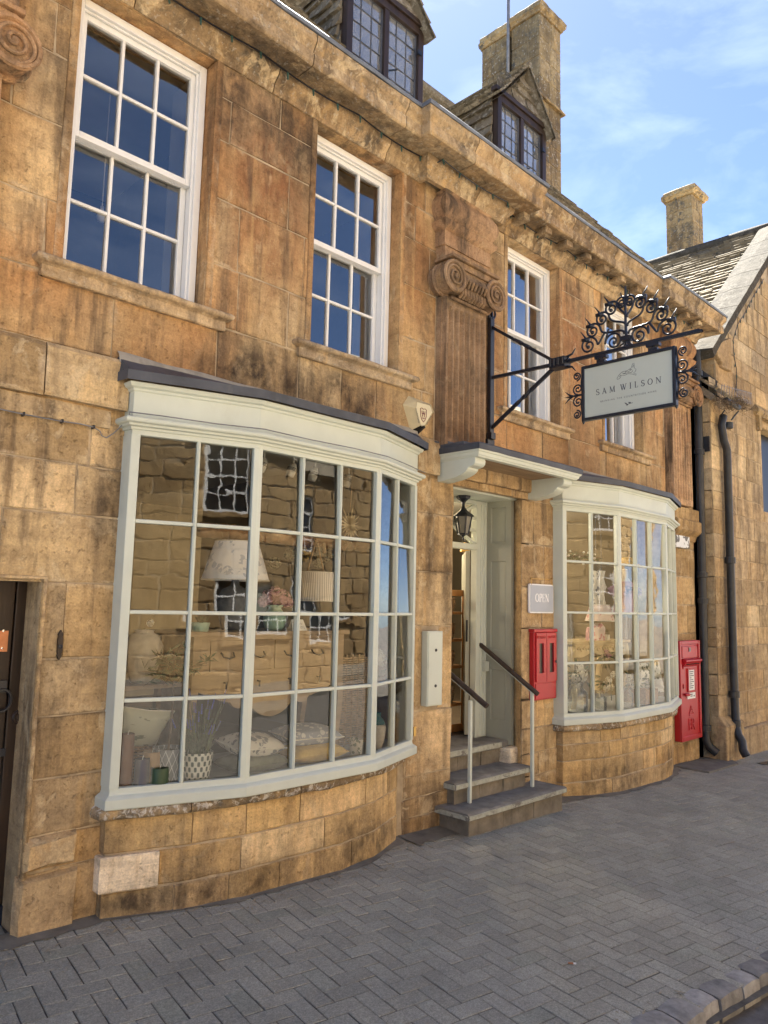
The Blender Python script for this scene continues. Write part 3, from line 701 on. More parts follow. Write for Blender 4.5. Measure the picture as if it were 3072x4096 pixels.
# lower storey courses
low = [-0.62, -0.12, 0.06, 0.34, 0.64, 0.95, 1.30, 1.62, 1.94, 2.25, 2.57]
hl = blocked + [(1.95, 4.2, -0.7, 0.48), (6.4, 8.75, -0.7, 0.48), (4.43, 4.63, 0.72, 1.36)]
ashlar(SHOP, FN, XL, 1.93, [-0.62, 0.17, 0.34, 0.62, 0.93, 1.22, 1.615, 1.98, 2.25, 2.50], hl, M['stone_low'], 0.38, 0.85, seed=11, prouds=.006, jit=.004)
ashlar(SHOP, FN, 4.24, 4.80, [-0.62, -0.06, 0.08, 0.24, 0.72, 1.37, 1.80, 2.27, 2.57], hl, M['stone_low'], 0.6, 0.9, seed=12, prouds=.008, jit=.007)
ashlar(SHOP, FN, 4.80, 5.78, [-0.62, -.05, 0.10, 0.33], hl, M['stone_low'], 0.3, 0.5, seed=13)
ashlar(SHOP, FN, 5.78, 6.36, [-0.62, 0.02, 0.22, 0.44, 0.70, 1.34, 1.72, 2.12, 2.535], hl, M['stone_low'], 0.36, 0.8, seed=18, prouds=.008, jit=.006)
ashlar(SHOP, FN, 8.80, XR, [-0.62, -0.05, 0.25, 0.6, 0.95, 1.25, 1.6, 1.95, 2.3, 2.52], hl, M['stone_low'], 0.3, 0.7, seed=14, prouds=.006)
ashlar(SHOP, FN, 4.24, 6.36, [2.535, 2.70, 2.88], hl, M['stone_low'], 0.45, 0.75, seed=15)
ashlar(SHOP, FN, 8.80, XR, [2.52, 2.88], hl, M['stone_low'], 0.45, 0.9, seed=16)
ashlar(SHOP, FN, XL, 1.93, [2.50, 2.88], hl, M['stone_low'], 0.8, 1.1, seed=19)
ashlar(SHOP, FN, 1.93, 4.24, [2.70, 2.88], hl, M['stone'], 0.5, 0.8, seed=20)
ashlar(SHOP, FN, 6.36, 8.80, [2.70, 2.88], hl, M['stone'], 0.5, 0.8, seed=22)
# upper storey
ashlar(SHOP, FN, XL, XR, [2.88, 3.26, 3.66, 4.10, 4.50, 4.80, 5.06], OPEN_UP + [(4.54, 5.12, 2.8, 5.1), (8.84, 9.42, 2.8, 5.1)], M['stone'], 0.34, 0.82, seed=17, prouds=.005)
# door jamb blocks by the plank door, standing proud of the wall near the ground
for z0, z1, x0, x1, pr in ((-0.62, 0.165, 1.475, 1.80, .035), (0.17, 0.345, 1.485, 1.78, .045)):
    m = MB(); stone_faces(m, x0, x1, z0, z1, FN, proud=pr, deep=.01, cham=.02, jit=.006); m.build('stone', M['stone_low'], SHOP)
mb = MB()                                                      # moulded arris round the plank door
mb.tube([(1.515, -.004, -.2), (1.515, -.004, 1.635), (0.35, -.004, 1.635)], .016, 6)
mb.build('door_moulding', M['stone_low'], SHOP, smooth=True)
mb = MB(); mb.box(1.50, 1.56, .005, .20, -.6, 1.615); mb.box(0.3, 1.5, .004, .36, 1.615, 1.66); mb.build('door_reveal', M['stone_low'], SHOP)

def wob(mb, amp, sc, seed=0):
    mb.v = [tuple(Vector(p) + noise.noise_vector(Vector(p)*sc + Vector((seed, seed, seed)))*amp) for p in mb.v]; return mb
def run_stones(path, prof, mat, lens, name, parent=SHOP, seed=1, amp=0.004, step=0.10, gap=0.004, dz=0.003):
    r = random.Random(seed); Lp = path_len(path); s = 0
    while s < Lp - 0.02:
        e = min(Lp, s + r.uniform(*lens));
        if Lp - e < lens[0]*0.4: e = Lp
        pts = subdiv(path_pts(path, s+gap, e-gap), step); k = r.uniform(-dz, dz)
        m = MB().sweep(pts, [(o, z+k) for o, z in prof], closed=True); wob(m, amp, 7, seed); m.build(name, mat, parent); s = e
# string course of the ground floor (left of the first bow window, between, and right)
sc = [(-0.03, 2.585), (0.045, 2.585), (0.052, 2.60), (0.050, 2.845), (0.03, 2.872), (-0.03, 2.88)]
run_stones([(XL, 0), (1.885, 0)], sc, M['stone_low'], (0.7, 1.1), 'string_course_stone', seed=31, step=.14)
run_stones([(XL, 0), (1.80, 0)], [(-.02, 2.47), (.018, 2.47), (.022, 2.50), (.022, 2.57), (-.02, 2.575)], M['stone_low'], (0.8, 1.2), 'string_course_stone', seed=32)
run_stones([(4.30, 0), (4.57, 0)], sc, M['stone_low'], (0.4, 0.5), 'string_course_stone', seed=33)
run_stones([(4.74, 0), (5.90, 0)], [(-.02, 2.60), (.035, 2.60), (.045, 2.62), (.045, 2.76), (-.02, 2.77)], M['stone_low'], (0.35, 0.55), 'string_course_stone', seed=34)
run_stones([(8.88, 0), (9.60, 0)], [(-.02, 2.40), (.03, 2.40), (.05, 2.46), (.10, 2.50), (.115, 2.52), (.115, 2.64), (.085, 2.66), (.085, 2.80), (-.02, 2.82)], M['stone_bay'], (0.8, 0.9), 'string_course_stone', seed=35)

# cornice with its breaks over the pilasters
BR = [(XL, 0), (0.42, 0), (0.42, -.09), (1.42, -.09), (1.42, 0), (4.30, 0), (4.30, -.09), (5.32, -.09), (5.32, 0), (8.52, 0), (8.52, -.09), (9.60, -.09), (9.60, .4)]
run_stones(BR, [(-.02, 5.02), (.018, 5.02), (.03, 5.045), (.036, 5.075), (.06, 5.10), (.085, 5.125), (.092, 5.155), (.092, 5.176), (-.02, 5.178)], M['cornice'], (0.8, 1.2), 'bed_moulding', seed=41, amp=.005)
run_stones(BR, [(-.02, 5.18), (.262, 5.176), (.270, 5.182), (.276, 5.19), (.276, 5.265), (.262, 5.272), (.266, 5.285), (.280, 5.31), (.300, 5.335), (.306, 5.36), (.306, 5.385), (-.02, 5.42)], M['cornice'], (0.75, 1.15), 'cornice_stone', seed=42, amp=.006)
mb = MB(); pts = subdiv(BR, .2)
mb.sweep(pts, [(.300, 5.388), (.318, 5.384), (.322, 5.408), (.308, 5.425), (.20, 5.44), (-.05, 5.47), (-.10, 5.47), (-.10, 5.44)], closed=True); wob(mb, .006, 4)
mb.build('lead_gutter', M['lead_pale'], SHOP, smooth=True, auto=40)
for i in range(11):
    x = 5.50 + i*0.37
    if x > 9.5: break
    dy = -.09 if x > 8.5 else 0
    mb = MB(); mb.box(x, x+.105, -.228+dy, -.05+dy, 5.118, 5.178); wob(mb, .010, 12, i); mb.build('modillion', M['cornice'], SHOP, bevel=.008)

# pilasters
def pilaster(dx, dz=0.0, z0=2.83):
    x0, x1, yf = 4.56+dx, 5.10+dx, -0.10
    mb = MB(); mb.box(x0-.01, x1+.01, yf+.046, .02, z0, 4.10+dz)
    prof = []                                  # one fluted cross-section
    nfl = 7; pw = (x1-x0-.03)/nfl
    for i in range(nfl):
        a = x0+.015+i*pw
        prof += [(a, 0), (a+.0135, 0)]
        for k in range(1, 6): g = math.pi*k/6; prof.append((a+.0135+(pw-.0135)*k/6, math.sin(g)*.040))
    prof = [(x0, 0)]+prof+[(x1-.015, 0), (x1, 0)]
    zs = [(z0, 0), (z0+.06, 0), (z0+.075, .6), (z0+.10, 1), (3.4, 1), (3.98+dz, 1), (4.01+dz, .6), (4.025+dz, 0), (4.10+dz, 0)]
    b = len(mb.v); k = len(prof)
    for z, f in zs:
        ent = (x1-x0)*0.035*max(0, (z-z0)/(1.1))
        for u, d in prof:
            uc = (x0+x1)/2; mb.v.append((uc+(u-uc)*(1-ent*.9), yf + d*f, z))
    for i in range(len(zs)-1):
        for j in range(k-1): mb.f.append([b+i*k+j, b+i*k+j+1, b+(i+1)*k+j+1, b+(i+1)*k+j]); mb.m.append(0)
    for s_, j in ((0, 0), (1, k-1)):
        for i in range(len(zs)-1):
            p, q = mb.v[b+i*k+j], mb.v[b+(i+1)*k+j]; mb.add([p, q, (q[0], .02, q[2]), (p[0], .02, p[2])], [(0, 1, 2, 3)])
    P = mb.build('pilaster', M['pilaster'], SHOP)
    # Ionic capital: two scrolls on drums, husk band, abacus
    zc = 4.235+dz
    for cx, sgn in ((x0-.01, 1), (x1+.01, -1)):
        m = MB(); seg = 28
        ring = [(cx+.118*math.cos(2*math.pi*i/seg), zc+.118*math.sin(2*math.pi*i/seg)) for i in range(seg)]
        m.prism(ring, FN, -.195, .02)
        m.tube([(cx+.124*math.cos(2*math.pi*i/seg), -.198, zc+.124*math.sin(2*math.pi*i/seg)) for i in range(seg+1)], .016, 6, cap=False)
        m.tube([(cx+.124*math.cos(2*math.pi*i/seg), -.06, zc+.124*math.sin(2*math.pi*i/seg)) for i in range(seg+1)], .014, 6, cap=False)
        pts = []; turns = 2.6
        for i in range(70):
            t = i/69; a = math.pi/2 + sgn*(-1)*t*turns*2*math.pi; rr_ = .118*(1-t)**1.05 + .016
            pts.append((cx+rr_*math.cos(a), -.198-.016*t, zc+rr_*math.sin(a)))
        m.tube(pts, .0125, 6, r1=.008)
        m.lathe([(0.0, 0), (.02, 0), (.018, .012), (.0, .02)], (0, 0, 0), 10)
        nb_ = 40; m.v[-nb_:] = [(cx+p[0], -.205-p[2], zc+p[1]) for p in m.v[-nb_:]]
        m.build('volute', M['pilaster'], P, smooth=True, auto=40)
    m = MB(); m.box(x0, x1, -.165, .02, 4.13+dz, 4.345+dz); m.box(x0-.02, x1+.02, -.185, .02, 4.34+dz, 4.395+dz); m.box(x0-.05, x1+.05, -.21, .02, 4.395+dz, 4.425+dz)
    m.tube([(x0+.03, -.125, 4.085+dz), (x1-.03, -.125, 4.085+dz)], .016, 6)
    for i in range(9):                         # eggs and husks under the band
        u = x0+.12+(x1-x0-.24)*i/8; m.tube([(u, -.135, 4.105+dz), (u, -.17, 4.13+dz), (u, -.168, 4.18+dz)], .020, 6, r1=.016)
    for i in range(7):
        u = x0+.14+(x1-x0-.28)*i/6; m.tube([(u, -.165, 4.30+dz), (u, -.205, 4.24+dz), (u, -.18, 4.19+dz)], .022, 6, r1=.012)
    m.build('capital', M['pilaster'], P, bevel=.006)
    # entablature block over the capital, with a swelling frieze
    m = MB(); dp = .02
    pr = [(dp, 4.425), (.10, 4.425), (.10, 4.53), (.112, 4.535), (.112, 4.66), (.125, 4.67), (.150, 4.70), (.160, 4.735), (.125, 4.745)]
    for i in range(9):
        t = i/8; pr.append((.110+.055*math.sin(math.pi*t), 4.75+.25*t))
    pr += [(.12, 5.02), (dp, 5.02)]
    path = [(x0+.07, .02), (x0+.07, 0), (x1-.07, 0), (x1-.07, .02)]
    m.sweep(path, [(o, z+dz*.3) for o, z in pr], closed=True); wob(m, .007, 9)
    m.build('entablature_block', M['pilaster'], SHOP, smooth=True, auto=30)
pilaster(0.0); pilaster(4.29, 0.02, 2.83); pilaster(-4.02, 0.07, 2.88)

# sash windows
def bar(mb, x0, x1, z0, z1, y0, y1): mb.box(x0, x1, y0, y1, z0, z1)
def sash_window(x0, x1):
    y = 0.10; f = 0.052
    mb = MB()
    for a, b in ((x0+.004, x0+f), (x1-f, x1-.004)): bar(mb, a, b, UZ0, UZ1-.004, y, .26); bar(mb, a if a < (x0+x1)/2 else a-.012, b+.012 if a < (x0+x1)/2 else b, UZ0, UZ1-f, y+.022, y+.04)
    bar(mb, x0+f, x1-f, UZ1-f, UZ1-.004, y, .26); bar(mb, x0+f, x1-f, UZ1-f-.012, UZ1-f, y+.022, y+.04); bar(mb, x0+f, x1-f, UZ0, UZ0+.045, y-.012, .26)
    W = mb.build('sash_window', M['white'], SHOP, bevel=.004)
    zm = (UZ0+UZ1)/2 + .03
    pn = []
    for (za, zb, yy, meet, nm) in ((zm-.022, UZ1-f, y+.045, 'b', 'sash'), (UZ0+.045, zm+.022, y+.095, 't', 'sash')):
        a, b = x0+f+.003, x1-f-.003; st = .036; m = MB()
        bot = .04 if meet == 'b' else .075; top = .044 if meet == 'b' else .04
        m.box(a, a+st, yy, yy+.042, za, zb); m.box(b-st, b, yy, yy+.042, za, zb)
        m.box(a+st, b-st, yy, yy+.042, za, za+bot); m.box(a+st, b-st, yy, yy+.042, zb-top, zb)
        ga, gb, gc, gd = a+st, b-st, za+bot, zb-top; bw = .018
        for i in (1, 2):
            u = ga+(gb-ga)*i/3; m.box(u-bw/2, u+bw/2, yy+.002, yy+.036, gc, gd)
        v = (gc+gd)/2
        for i in range(3):
            u0 = ga+(gb-ga)*i/3+(bw/2 if i else 0); u1 = ga+(gb-ga)*(i+1)/3-(bw/2 if i < 2 else 0)
            m.box(u0, u1, yy+.004, yy+.034, v-bw/2, v+bw/2)
        m.build(nm, M['white'], W, bevel=.003)
        for i in range(3):
            for j in range(2):
                u0 = ga+(gb-ga)*i/3+(bw/2 if i else 0); u1 = ga+(gb-ga)*(i+1)/3-(bw/2 if i < 2 else 0)
                v0, v1 = (gc, v-bw/2) if j == 0 else (v+bw/2, gd)
                t = rng.uniform(-.003, .003); t2 = rng.uniform(-.004, .004)
                m = MB(); m.add([(u0, yy+.02+t, v0), (u1, yy+.02-t, v0+0), (u1, yy+.02-t+t2, v1), (u0, yy+.02+t+t2, v1)], [(0, 1, 2, 3)]); m.build('pane', M['glass_up'], W)
    # stone reveal, thin raised architrave and moulded sill
    m = MB(); m.box(x0-.03, x0, .004, .20, UZ0-.02, UZ1+.03); m.box(x1, x1+.03, .004, .20, UZ0-.02, UZ1+.03); m.box(x0, x1, .004, .20, UZ1, UZ1+.03)
    m.box(x0-.055, x0-.004, -.012, .02, UZ0, UZ1+.05); m.box(x1+.004, x1+.055, -.012, .02, UZ0, UZ1+.05); m.box(x0-.004, x1+.004, -.012, .02, UZ1+.004, UZ1+.05)
    wob(m, .003, 9); m.build('window_surround', M['stone'], SHOP, bevel=.006)
    m = MB(); pr = [(-.14, 3.225), (.028, 3.225), (.034, 3.232), (.034, 3.285), (.048, 3.296)]
    for k in range(7): g = -math.pi/2+math.pi*k/6; pr.append((.052+.022*math.cos(g), 3.318+.021*math.sin(g)))
    pr += [(.03, 3.345), (-.14, 3.355)]
    m.sweep(subdiv([(x0-.085, .02), (x0-.085, 0), (x1+.115, 0), (x1+.115, .02)], .08), pr, closed=True); wob(m, .005, 8)
    m.build('window_sill', M['sill_stone'], SHOP, smooth=True, auto=35)
    # the room behind
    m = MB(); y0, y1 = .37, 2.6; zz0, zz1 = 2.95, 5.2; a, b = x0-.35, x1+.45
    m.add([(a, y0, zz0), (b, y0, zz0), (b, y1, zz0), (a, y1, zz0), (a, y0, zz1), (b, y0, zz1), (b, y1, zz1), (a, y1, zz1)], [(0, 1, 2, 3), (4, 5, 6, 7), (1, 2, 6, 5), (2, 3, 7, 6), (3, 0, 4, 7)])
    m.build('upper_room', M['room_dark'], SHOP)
    m = MB(); m.box(x1-.03, x1+.0, .26, .5, UZ0, UZ1); m.box(x0, x0+.03, .26, .5, UZ0, UZ1); m.build('inner_reveal', M['reveal'], SHOP)
    m = MB(); m.box(a+.02, b-.02, .40, 2.5, 5.16, 5.18); m.build('upper_ceiling', M['reveal'], SHOP)
for a, b in UPW: sash_window(a, b)
p = at_y(405, 880, 1.0); lb = thing('light_bulb', 'bare light bulb on a cord seen through the leftmost upstairs window', 'light bulb', (p.x, 1.0, p.z))
m = MB(); m.lathe([(.012, .10), (.013, .075), (.028, .05), (.034, .02), (.022, -.012), (.0, -.02)], p, 14); m.build('bulb', M['letter_white'], lb, smooth=True)
m = MB(); m.tube([(p.x, 1.0, p.z+.1), (p.x, 1.0, 5.18)], .004, 6); m.build('cord', M['letter_white'], lb)
# ------------------------------------------------------------------ bow windows
def bow_window(pts, zl, mtop, names, seed):
    """pts: five plan points wall, corner, facet, facet, corner, wall ; zl: bar heights bottom to top"""
    r = random.Random(seed)
    front = pts[1:5]; zb, zt = zl[0], zl[-1]
    V = [Vector((p[0], p[1])) for p in pts]
    mb = MB()
    mb.sweep(pts, [(-.05, zb-.105), (.026, zb-.105), (.030, zb-.10), (.030, zb-.052), (.016, zb-.040), (.004, zb-.034), (0, zb-.02), (0, zb), (-.05, zb)], closed=True)
    W = mb.build('bow_window', M['sage'], SHOP, bevel=.003)
    mb = MB(); mb.sweep(pts, [(-.05, zt), (0, zt), (0, mtop+.01), (-.05, mtop+.01)], closed=True); mb.build('head_rail', M['sage'], W, bevel=.003)
    m = MB()
    def v3(p, z): return Vector((p.x, p.y, z))
    # corner posts and mullions
    for i in range(1, 5):
        posts = MB()
        a, b, c = V[i-1], V[i], V[i+1]
        d1, d2 = (b-a).normalized(), (c-b).normalized(); n1, n2 = Vector((d1.y, -d1.x)), Vector((d2.y, -d2.x))
        w1 = min(.055, (b-a).length*.9) if i == 1 else (.030 if i in (2, 3) else .032); w2 = .046 if i == 1 else (.030 if i in (2, 3) else .05)
        if i == 4: w1, w2 = .038, min(.055, (c-b).length*.9)
        if i == 1: w1 = (b-a).length
        if i == 4: w2 = (c-b).length
        nb = (n1+n2).normalized(); k = 1/max(nb.dot(n1), .3)
        o = .004
        poly = [b-d1*w1+n1*o, b+nb*(o*k), b+d2*w2+n2*o, b+d2*w2-n2*.05, b-nb*(.05*k), b-d1*w1-n1*.05]
        posts.prism([(q.x, q.y) for q in poly], lambda u, v, d: (u, v, d), zb-.002, zt+.002)
        posts.build('mullion', M['sage'], W, bevel=.004)
    npan = (2, 3, 2); bw = .021
    def gbar(): return MB()
    panes = []
    for fi in range(3):
        a, b = V[fi+1], V[fi+2]; d = (b-a).normalized(); n = Vector((d.y, -d.x)); Lf = (b-a).length
        s0 = .046 if fi == 0 else .030; s1 = Lf-(.030 if fi < 2 else .038); k = npan[fi]
        us = [s0+(s1-s0)*i/k for i in range(k+1)]
        for u in us[1:-1]:
            p = a+d*u; bars = MB(); bars.obox(v3(p, zb) - Vector((n.x, n.y, 0))*.022, v3(p, zt) - Vector((n.x, n.y, 0))*.022, bw, .042, up=Vector((n.x, n.y, 0)))
            bars.obox(v3(p, zb) - Vector((n.x, n.y, 0))*-.001, v3(p, zt) + Vector((n.x, n.y, 0))*.001, bw*.45, .006, up=Vector((n.x, n.y, 0))); bars.build('glazing_bar', M['sage'], W, bevel=.004)
        for z in zl[1:-1]:
            for i in range(k):
                p0 = a+d*(us[i]+(bw/2 if i else 0)); p1 = a+d*(us[i+1]-(bw/2 if i < k-1 else 0))
                bars = MB(); bars.obox(v3(p0, z) - Vector((n.x, n.y, 0))*.019, v3(p1, z) - Vector((n.x, n.y, 0))*.019, .036, bw, up=Vector((0, 0, 1))); bars.build('glazing_bar', M['sage'], W, bevel=.004)
        for i in range(k):
            for j in range(len(zl)-1):
                z0, z1 = zl[j]+(bw/2 if j else 0), zl[j+1]-(bw/2 if j < len(zl)-2 else 0)
                p0 = a+d*(us[i]+.009)-n*.028; p1 = a+d*(us[i+1]-.009)-n*.028
                t1, t2 = r.gauss(0, .0028), r.gauss(0, .0032)
                q = MB(); nu, nv = 3, 4; vs = []; fs = []
                for iu in range(nu+1):
                    for iv in range(nv+1):
                        fu, fv = iu/nu, iv/nv; pp = p0.lerp(p1, fu)
                        off = t1*(fu-.5)*2 + t2*(fv-.5)*2 + 0.0006*noise.noise(Vector((fu*2+i*5+fi*9+seed, fv*2.5+j*7, seed)))
                        vs.append((pp.x+n.x*off, pp.y+n.y*off, z0-.004+(z1-z0+.008)*fv))
                for iu in range(nu):
                    for iv in range(nv): fs.append((iu*(nv+1)+iv, (iu+1)*(nv+1)+iv, (iu+1)*(nv+1)+iv+1, iu*(nv+1)+iv+1))
                q.add(vs, fs); q.build('pane', M['glass_old'], W, smooth=True)
    # roll moulding, fascia, little cornice, lead
    m = MB(); pr = [(-.03, mtop), (.010, mtop), (.014, mtop+.012), (.030, mtop+.018), (.034, mtop+.03)]
    for k in range(7): g = -math.pi/2+math.pi*k/6; pr.append((.040+.018*math.cos(g), mtop+.048+.018*math.sin(g)))
    pr += [(.02, mtop+.068), (-.03, mtop+.07)]
    m.sweep(pts, pr, closed=True); m.build('roll_moulding', M['sage'], W, smooth=True, auto=35)
    m = MB(); m.sweep(pts, [(-.03, mtop+.07), (.004, mtop+.07), (.004, mtop+.215), (.012, mtop+.220), (.016, mtop+.232), (.034, mtop+.240), (.040, mtop+.252), (.044, mtop+.262), (-.03, mtop+.262)], closed=True)
    m.build('fascia', M['sage'], W, bevel=.002)
    # lead roof: upstand at the wall, sloping sheet, dressed-down drip edge
    m = MB(); out = []; seq = [V[0]+Vector((-.10, 0))] + V[1:5] + [V[5]+Vector((.10, 0))]
    edge = []
    for i in range(1, 5):
        d1, d2 = (V[i]-V[i-1]).normalized(), (V[i+1]-V[i]).normalized(); n1, n2 = Vector((d1.y, -d1.x)), Vector((d2.y, -d2.x)); nb = (n1+n2).normalized(); k = 1/max(nb.dot(n1), .3)
        edge.append(V[i]+nb*(.072*k))
    e = [Vector((edge[0].x-.015, -.008))]+edge+[Vector((edge[-1].x+.015, -.008))]
    e = subdiv(e, .16); zt2 = mtop+.325; zw = mtop+.415
    b = len(m.v); N = len(e)
    for i, p in enumerate(e):
        kz = .005*noise.noise(Vector((p.x*5, p.y*5, seed)))
        m.v += [(p.x-.0, p.y, zt2-.062+kz), (p.x, p.y-.002, zt2-.008+kz), (p.x*.985+.015*V[2].x, p.y*.9-.006, zt2+kz), (min(max(p.x, e[0].x+.02), e[-1].x-.02), min(-.02, p.y*.12), zw+.6*kz), (min(max(p.x, e[0].x+.02), e[-1].x-.02), .004, zw+.004)]
    for i in range(N-1):
        for j in range(4): m.f.append([b+i*5+j, b+(i+1)*5+j, b+(i+1)*5+j+1, b+i*5+j+1]); m.m.append(0)
    m.f.append([b+j for j in range(5)]); m.m.append(0); m.f.append([b+(N-1)*5+j for j in range(5)]); m.m.append(0)
    for i in range(N-1): m.f.append([b+i*5, b+i*5+4, b+(i+1)*5+4, b+(i+1)*5]); m.m.append(0)
    m.build('lead_roof', M['lead'], W, smooth=True, auto=40)
    m = MB(); xs = [e[0].x+.012+(e[-1].x-e[0].x-.03)*i/40 for i in range(41)]; b = len(m.v)
    for i, x in enumerate(xs):
        h = .030+.016*noise.noise(Vector((x*4, seed, 2))); h2 = .012*noise.noise(Vector((x*7, seed, 5)))
        m.v += [(x, -.052-h2, zw-.035), (x, -.034, zw+.012), (x, -.004, zw+.018+h*.6)]
    for i in range(40):
        for j in range(2): m.f.append([b+i*3+j, b+(i+1)*3+j, b+(i+1)*3+j+1, b+i*3+j+1]); m.m.append(0)
    m.build('mortar_fillet', M['cement'], W, smooth=True)
    # stallboard (display floor), plinth, sill stones
    m = MB(); m.prism([(V[1].x, .5), (V[1].x, V[1].y+.03), (V[2].x, V[2].y+.045), (V[3].x, V[3].y+.045), (V[4].x, V[4].y+.03), (V[4].x, .5)], lambda u, v, d: (u, v, d), zb-.09, zb-.035)
    m.build('display_board', M['stall'], W)
    return W, V
M['stall'] = simple('painted_display_board', (0.36, 0.36, 0.34), 0.7, 0.15, 14, 0.2, 50, dirt=0.3, dirtc=(0.2, 0.2, 0.22))
def plinth(pts, courses, sill, seed, mats, pale=None):
    r = random.Random(seed); Lp = path_len(pts); made = []
    bk = MB(); z0 = courses[0]; bk.sweep(pts, [(-.10, z0), (-.004, z0), (-.004, courses[-1]), (-.10, courses[-1])], closed=True); bk.build('plinth_core', M['mortar'], SHOP)
    for ci, (a, b) in enumerate(zip(courses[:-1], courses[1:])):
        s = 0; first = True
        while s < Lp-.02:
            e = min(Lp, s+r.uniform(.26, .62) + (.1 if first else 0)); 
            if pale and ci == pale[0] and first: e = pale[1]
            if Lp-e < .18: e = Lp
            P = subdiv(path_pts(pts, s+.004, e-.004), .07)
            pr = r.uniform(0, .006) + (.024 if pale and ci == pale[0] and first else 0); g = .005; c = .007
            prof = [(-.04, a+g), (-c+pr, a+g), (pr, a+g+c), (pr, (a+b)/2), (pr, b-g-c), (-c+pr, b-g), (-.04, b-g)]
            m = MB().sweep(P, prof, closed=True); wob(m, .0035, 11, seed+ci)
            m.build('stone', (M['stone_pale'] if pale and ci == pale[0] and first else mats), SHOP, label=('pale replacement block' if pale and ci == pale[0] and first else None)); s = e; first = False
    s = 0
    while s < Lp-.02:
        e = min(Lp, s+r.uniform(.28, .75)); 
        if Lp-e < .2: e = Lp
        P = subdiv(path_pts(pts, s+.003, e-.003), .05); z0, z1 = sill; h = z1-z0
        prof = [(-.06, z0), (.035, z0), (.058, z0+h*.12), (.068, z0+h*.4), (.062, z0+h*.72), (.03, z0+h), (-.06, z0+h*1.1)]
        m = MB().sweep(P, prof, closed=True); wob(m, .011, 9, seed); m.build('sill_stone', M['sill_rough'], SHOP, smooth=True, auto=60); s = e
B1 = [(1.89, .02), (1.89, -.10), (2.59, -.32), (3.615, -.32), (4.235, -.10), (4.235, .02)]
B2 = [(6.315, .02), (6.315, -.11), (7.02, -.33), (8.10, -.33), (8.84, -.10), (8.84, .02)]
bow_window(B1, [.540, .993, 1.466, 1.966, 2.448], 2.478, None, 3)
bow_window(B2, [.545, 1.012, 1.492, 1.985, 2.475], 2.510, None, 8)
PL1 = [(1.905, .02), (1.905, -.055), (2.30, -.185), (2.66, -.25), (3.40, -.262), (3.75, -.205), (4.12, -.05), (4.20, .02)]
PL2 = [(6.36, .02), (6.36, -.07), (6.72, -.20), (7.08, -.275), (8.02, -.285), (8.34, -.225), (8.72, -.07), (8.78, .02)]
plinth(PL1, [-.45, .0, .192, .378], (.374, .452), 51, M['stone_bay'], pale=(1, .36))
plinth(PL2, [-.50, -.10, .10, .25, .378], (.374, .455), 52, M['stone_bay'])

# ------------------------------------------------------------------ shop interior shell
m = MB(); m.box(1.6, 9.2, .36, 5.0, .20, .325); m.build('shop_floor', M['floor_in'], SHOP)
m = MB(); m.box(1.6, 9.2, .36, 5.0, 2.74, 2.80); m.build('shop_ceiling', M['ceiling'], SHOP)
m = MB(); m.box(1.5, 1.6, .36, 5.0, .3, 2.8); m.box(9.2, 9.3, .36, 5.0, .3, 2.8); m.box(1.6, 9.2, 4.9, 5.0, .3, 2.8)
m.box(4.36, 4.46, .36, 3.2, .3, 2.74); m.box(6.95, 7.05, 2.2, 4.9, .44, 2.74)
m.build('shop_wall', M['plaster'], SHOP)
m = MB(); m.box(4.30, 4.36, .36, 2.2, .44, 2.74); m.build('display_wall', M['display_grey'] if 'display_grey' in M else M['plaster'], SHOP)

# ------------------------------------------------------------------ doorway, canopy, steps
m = MB(); m.box(4.70, 4.80, .004, .50, -.2, 2.535); wob(m, .002, 6); m.build('door_reveal', M['stone_low'], SHOP)
m = MB(); m.add([(5.775, .0, -.2), (5.86, .14, -.2), (5.86, .14, 2.535), (5.775, .0, 2.535)], [(0, 1, 2, 3)]); m.box(5.86, 5.92, .12, .36, -.2, 2.535); m.build('door_reveal', M['stone_low'], SHOP)
m = MB(); m.box(4.80, 5.86, .10, .47, 2.532, 2.56); m.build('door_soffit', M['sage'], SHOP)
DW = None
m = MB()                                                    # frame
m.box(5.63, 5.79, .40, .47, .33, 2.53); m.box(4.80, 4.86, .40, .47, .33, 2.53); m.box(4.86, 5.63, .40, .47, 2.49, 2.53); m.box(4.86, 5.63, .395, .475, 2.06, 2.115)
m.tube([(5.70, .397, .34), (5.70, .397, 2.5)], .010, 6); m.tube([(5.755, .397, .34), (5.755, .397, 2.5)], .010, 6)
DOOR = m.build('doorway', M['sage'], SHOP, bevel=.004)
m = MB(); fx0, fx1, fz0, fz1, fy = 4.86, 5.63, 2.115, 2.49, .43
cx_, cz_ = (fx0+fx1)/2, (fz0+fz1)/2
for p, q in (((fx0, fz0), (fx1, fz1)), ((fx0, fz1), (fx1, fz0)), ((fx0, cz_+.06), (cx_, cz_+.0)), ((fx0, cz_-.06), (cx_, cz_)), ((cx_, cz_), (fx1, cz_+.06)), ((cx_, cz_), (fx1, cz_-.06))):
    m.obox((p[0], fy, p[1]), (q[0], fy, q[1]), .026, .03, up=Vector((0, 1, 0)))
m.build('fanlight_bars', M['sage'], DOOR)
m = MB(); m.add([(fx0, fy+.012, fz0), (fx1, fy+.012, fz0), (fx1, fy+.012, fz1), (fx0, fy+.012, fz1)], [(0, 1, 2, 3)]); m.build('fanlight_pane', M['glass_old'], DOOR)
m = MB()                                                    # panelled timber lining on the right of the recess
holes = [(.175, .355, .486, .954), (.175, .355, 1.122, 1.963), (.175, .355, 2.127, 2.478)]
wall_backing(m, .12, .40, .285, 2.532, holes, 5.790, 5.835, axis='y')
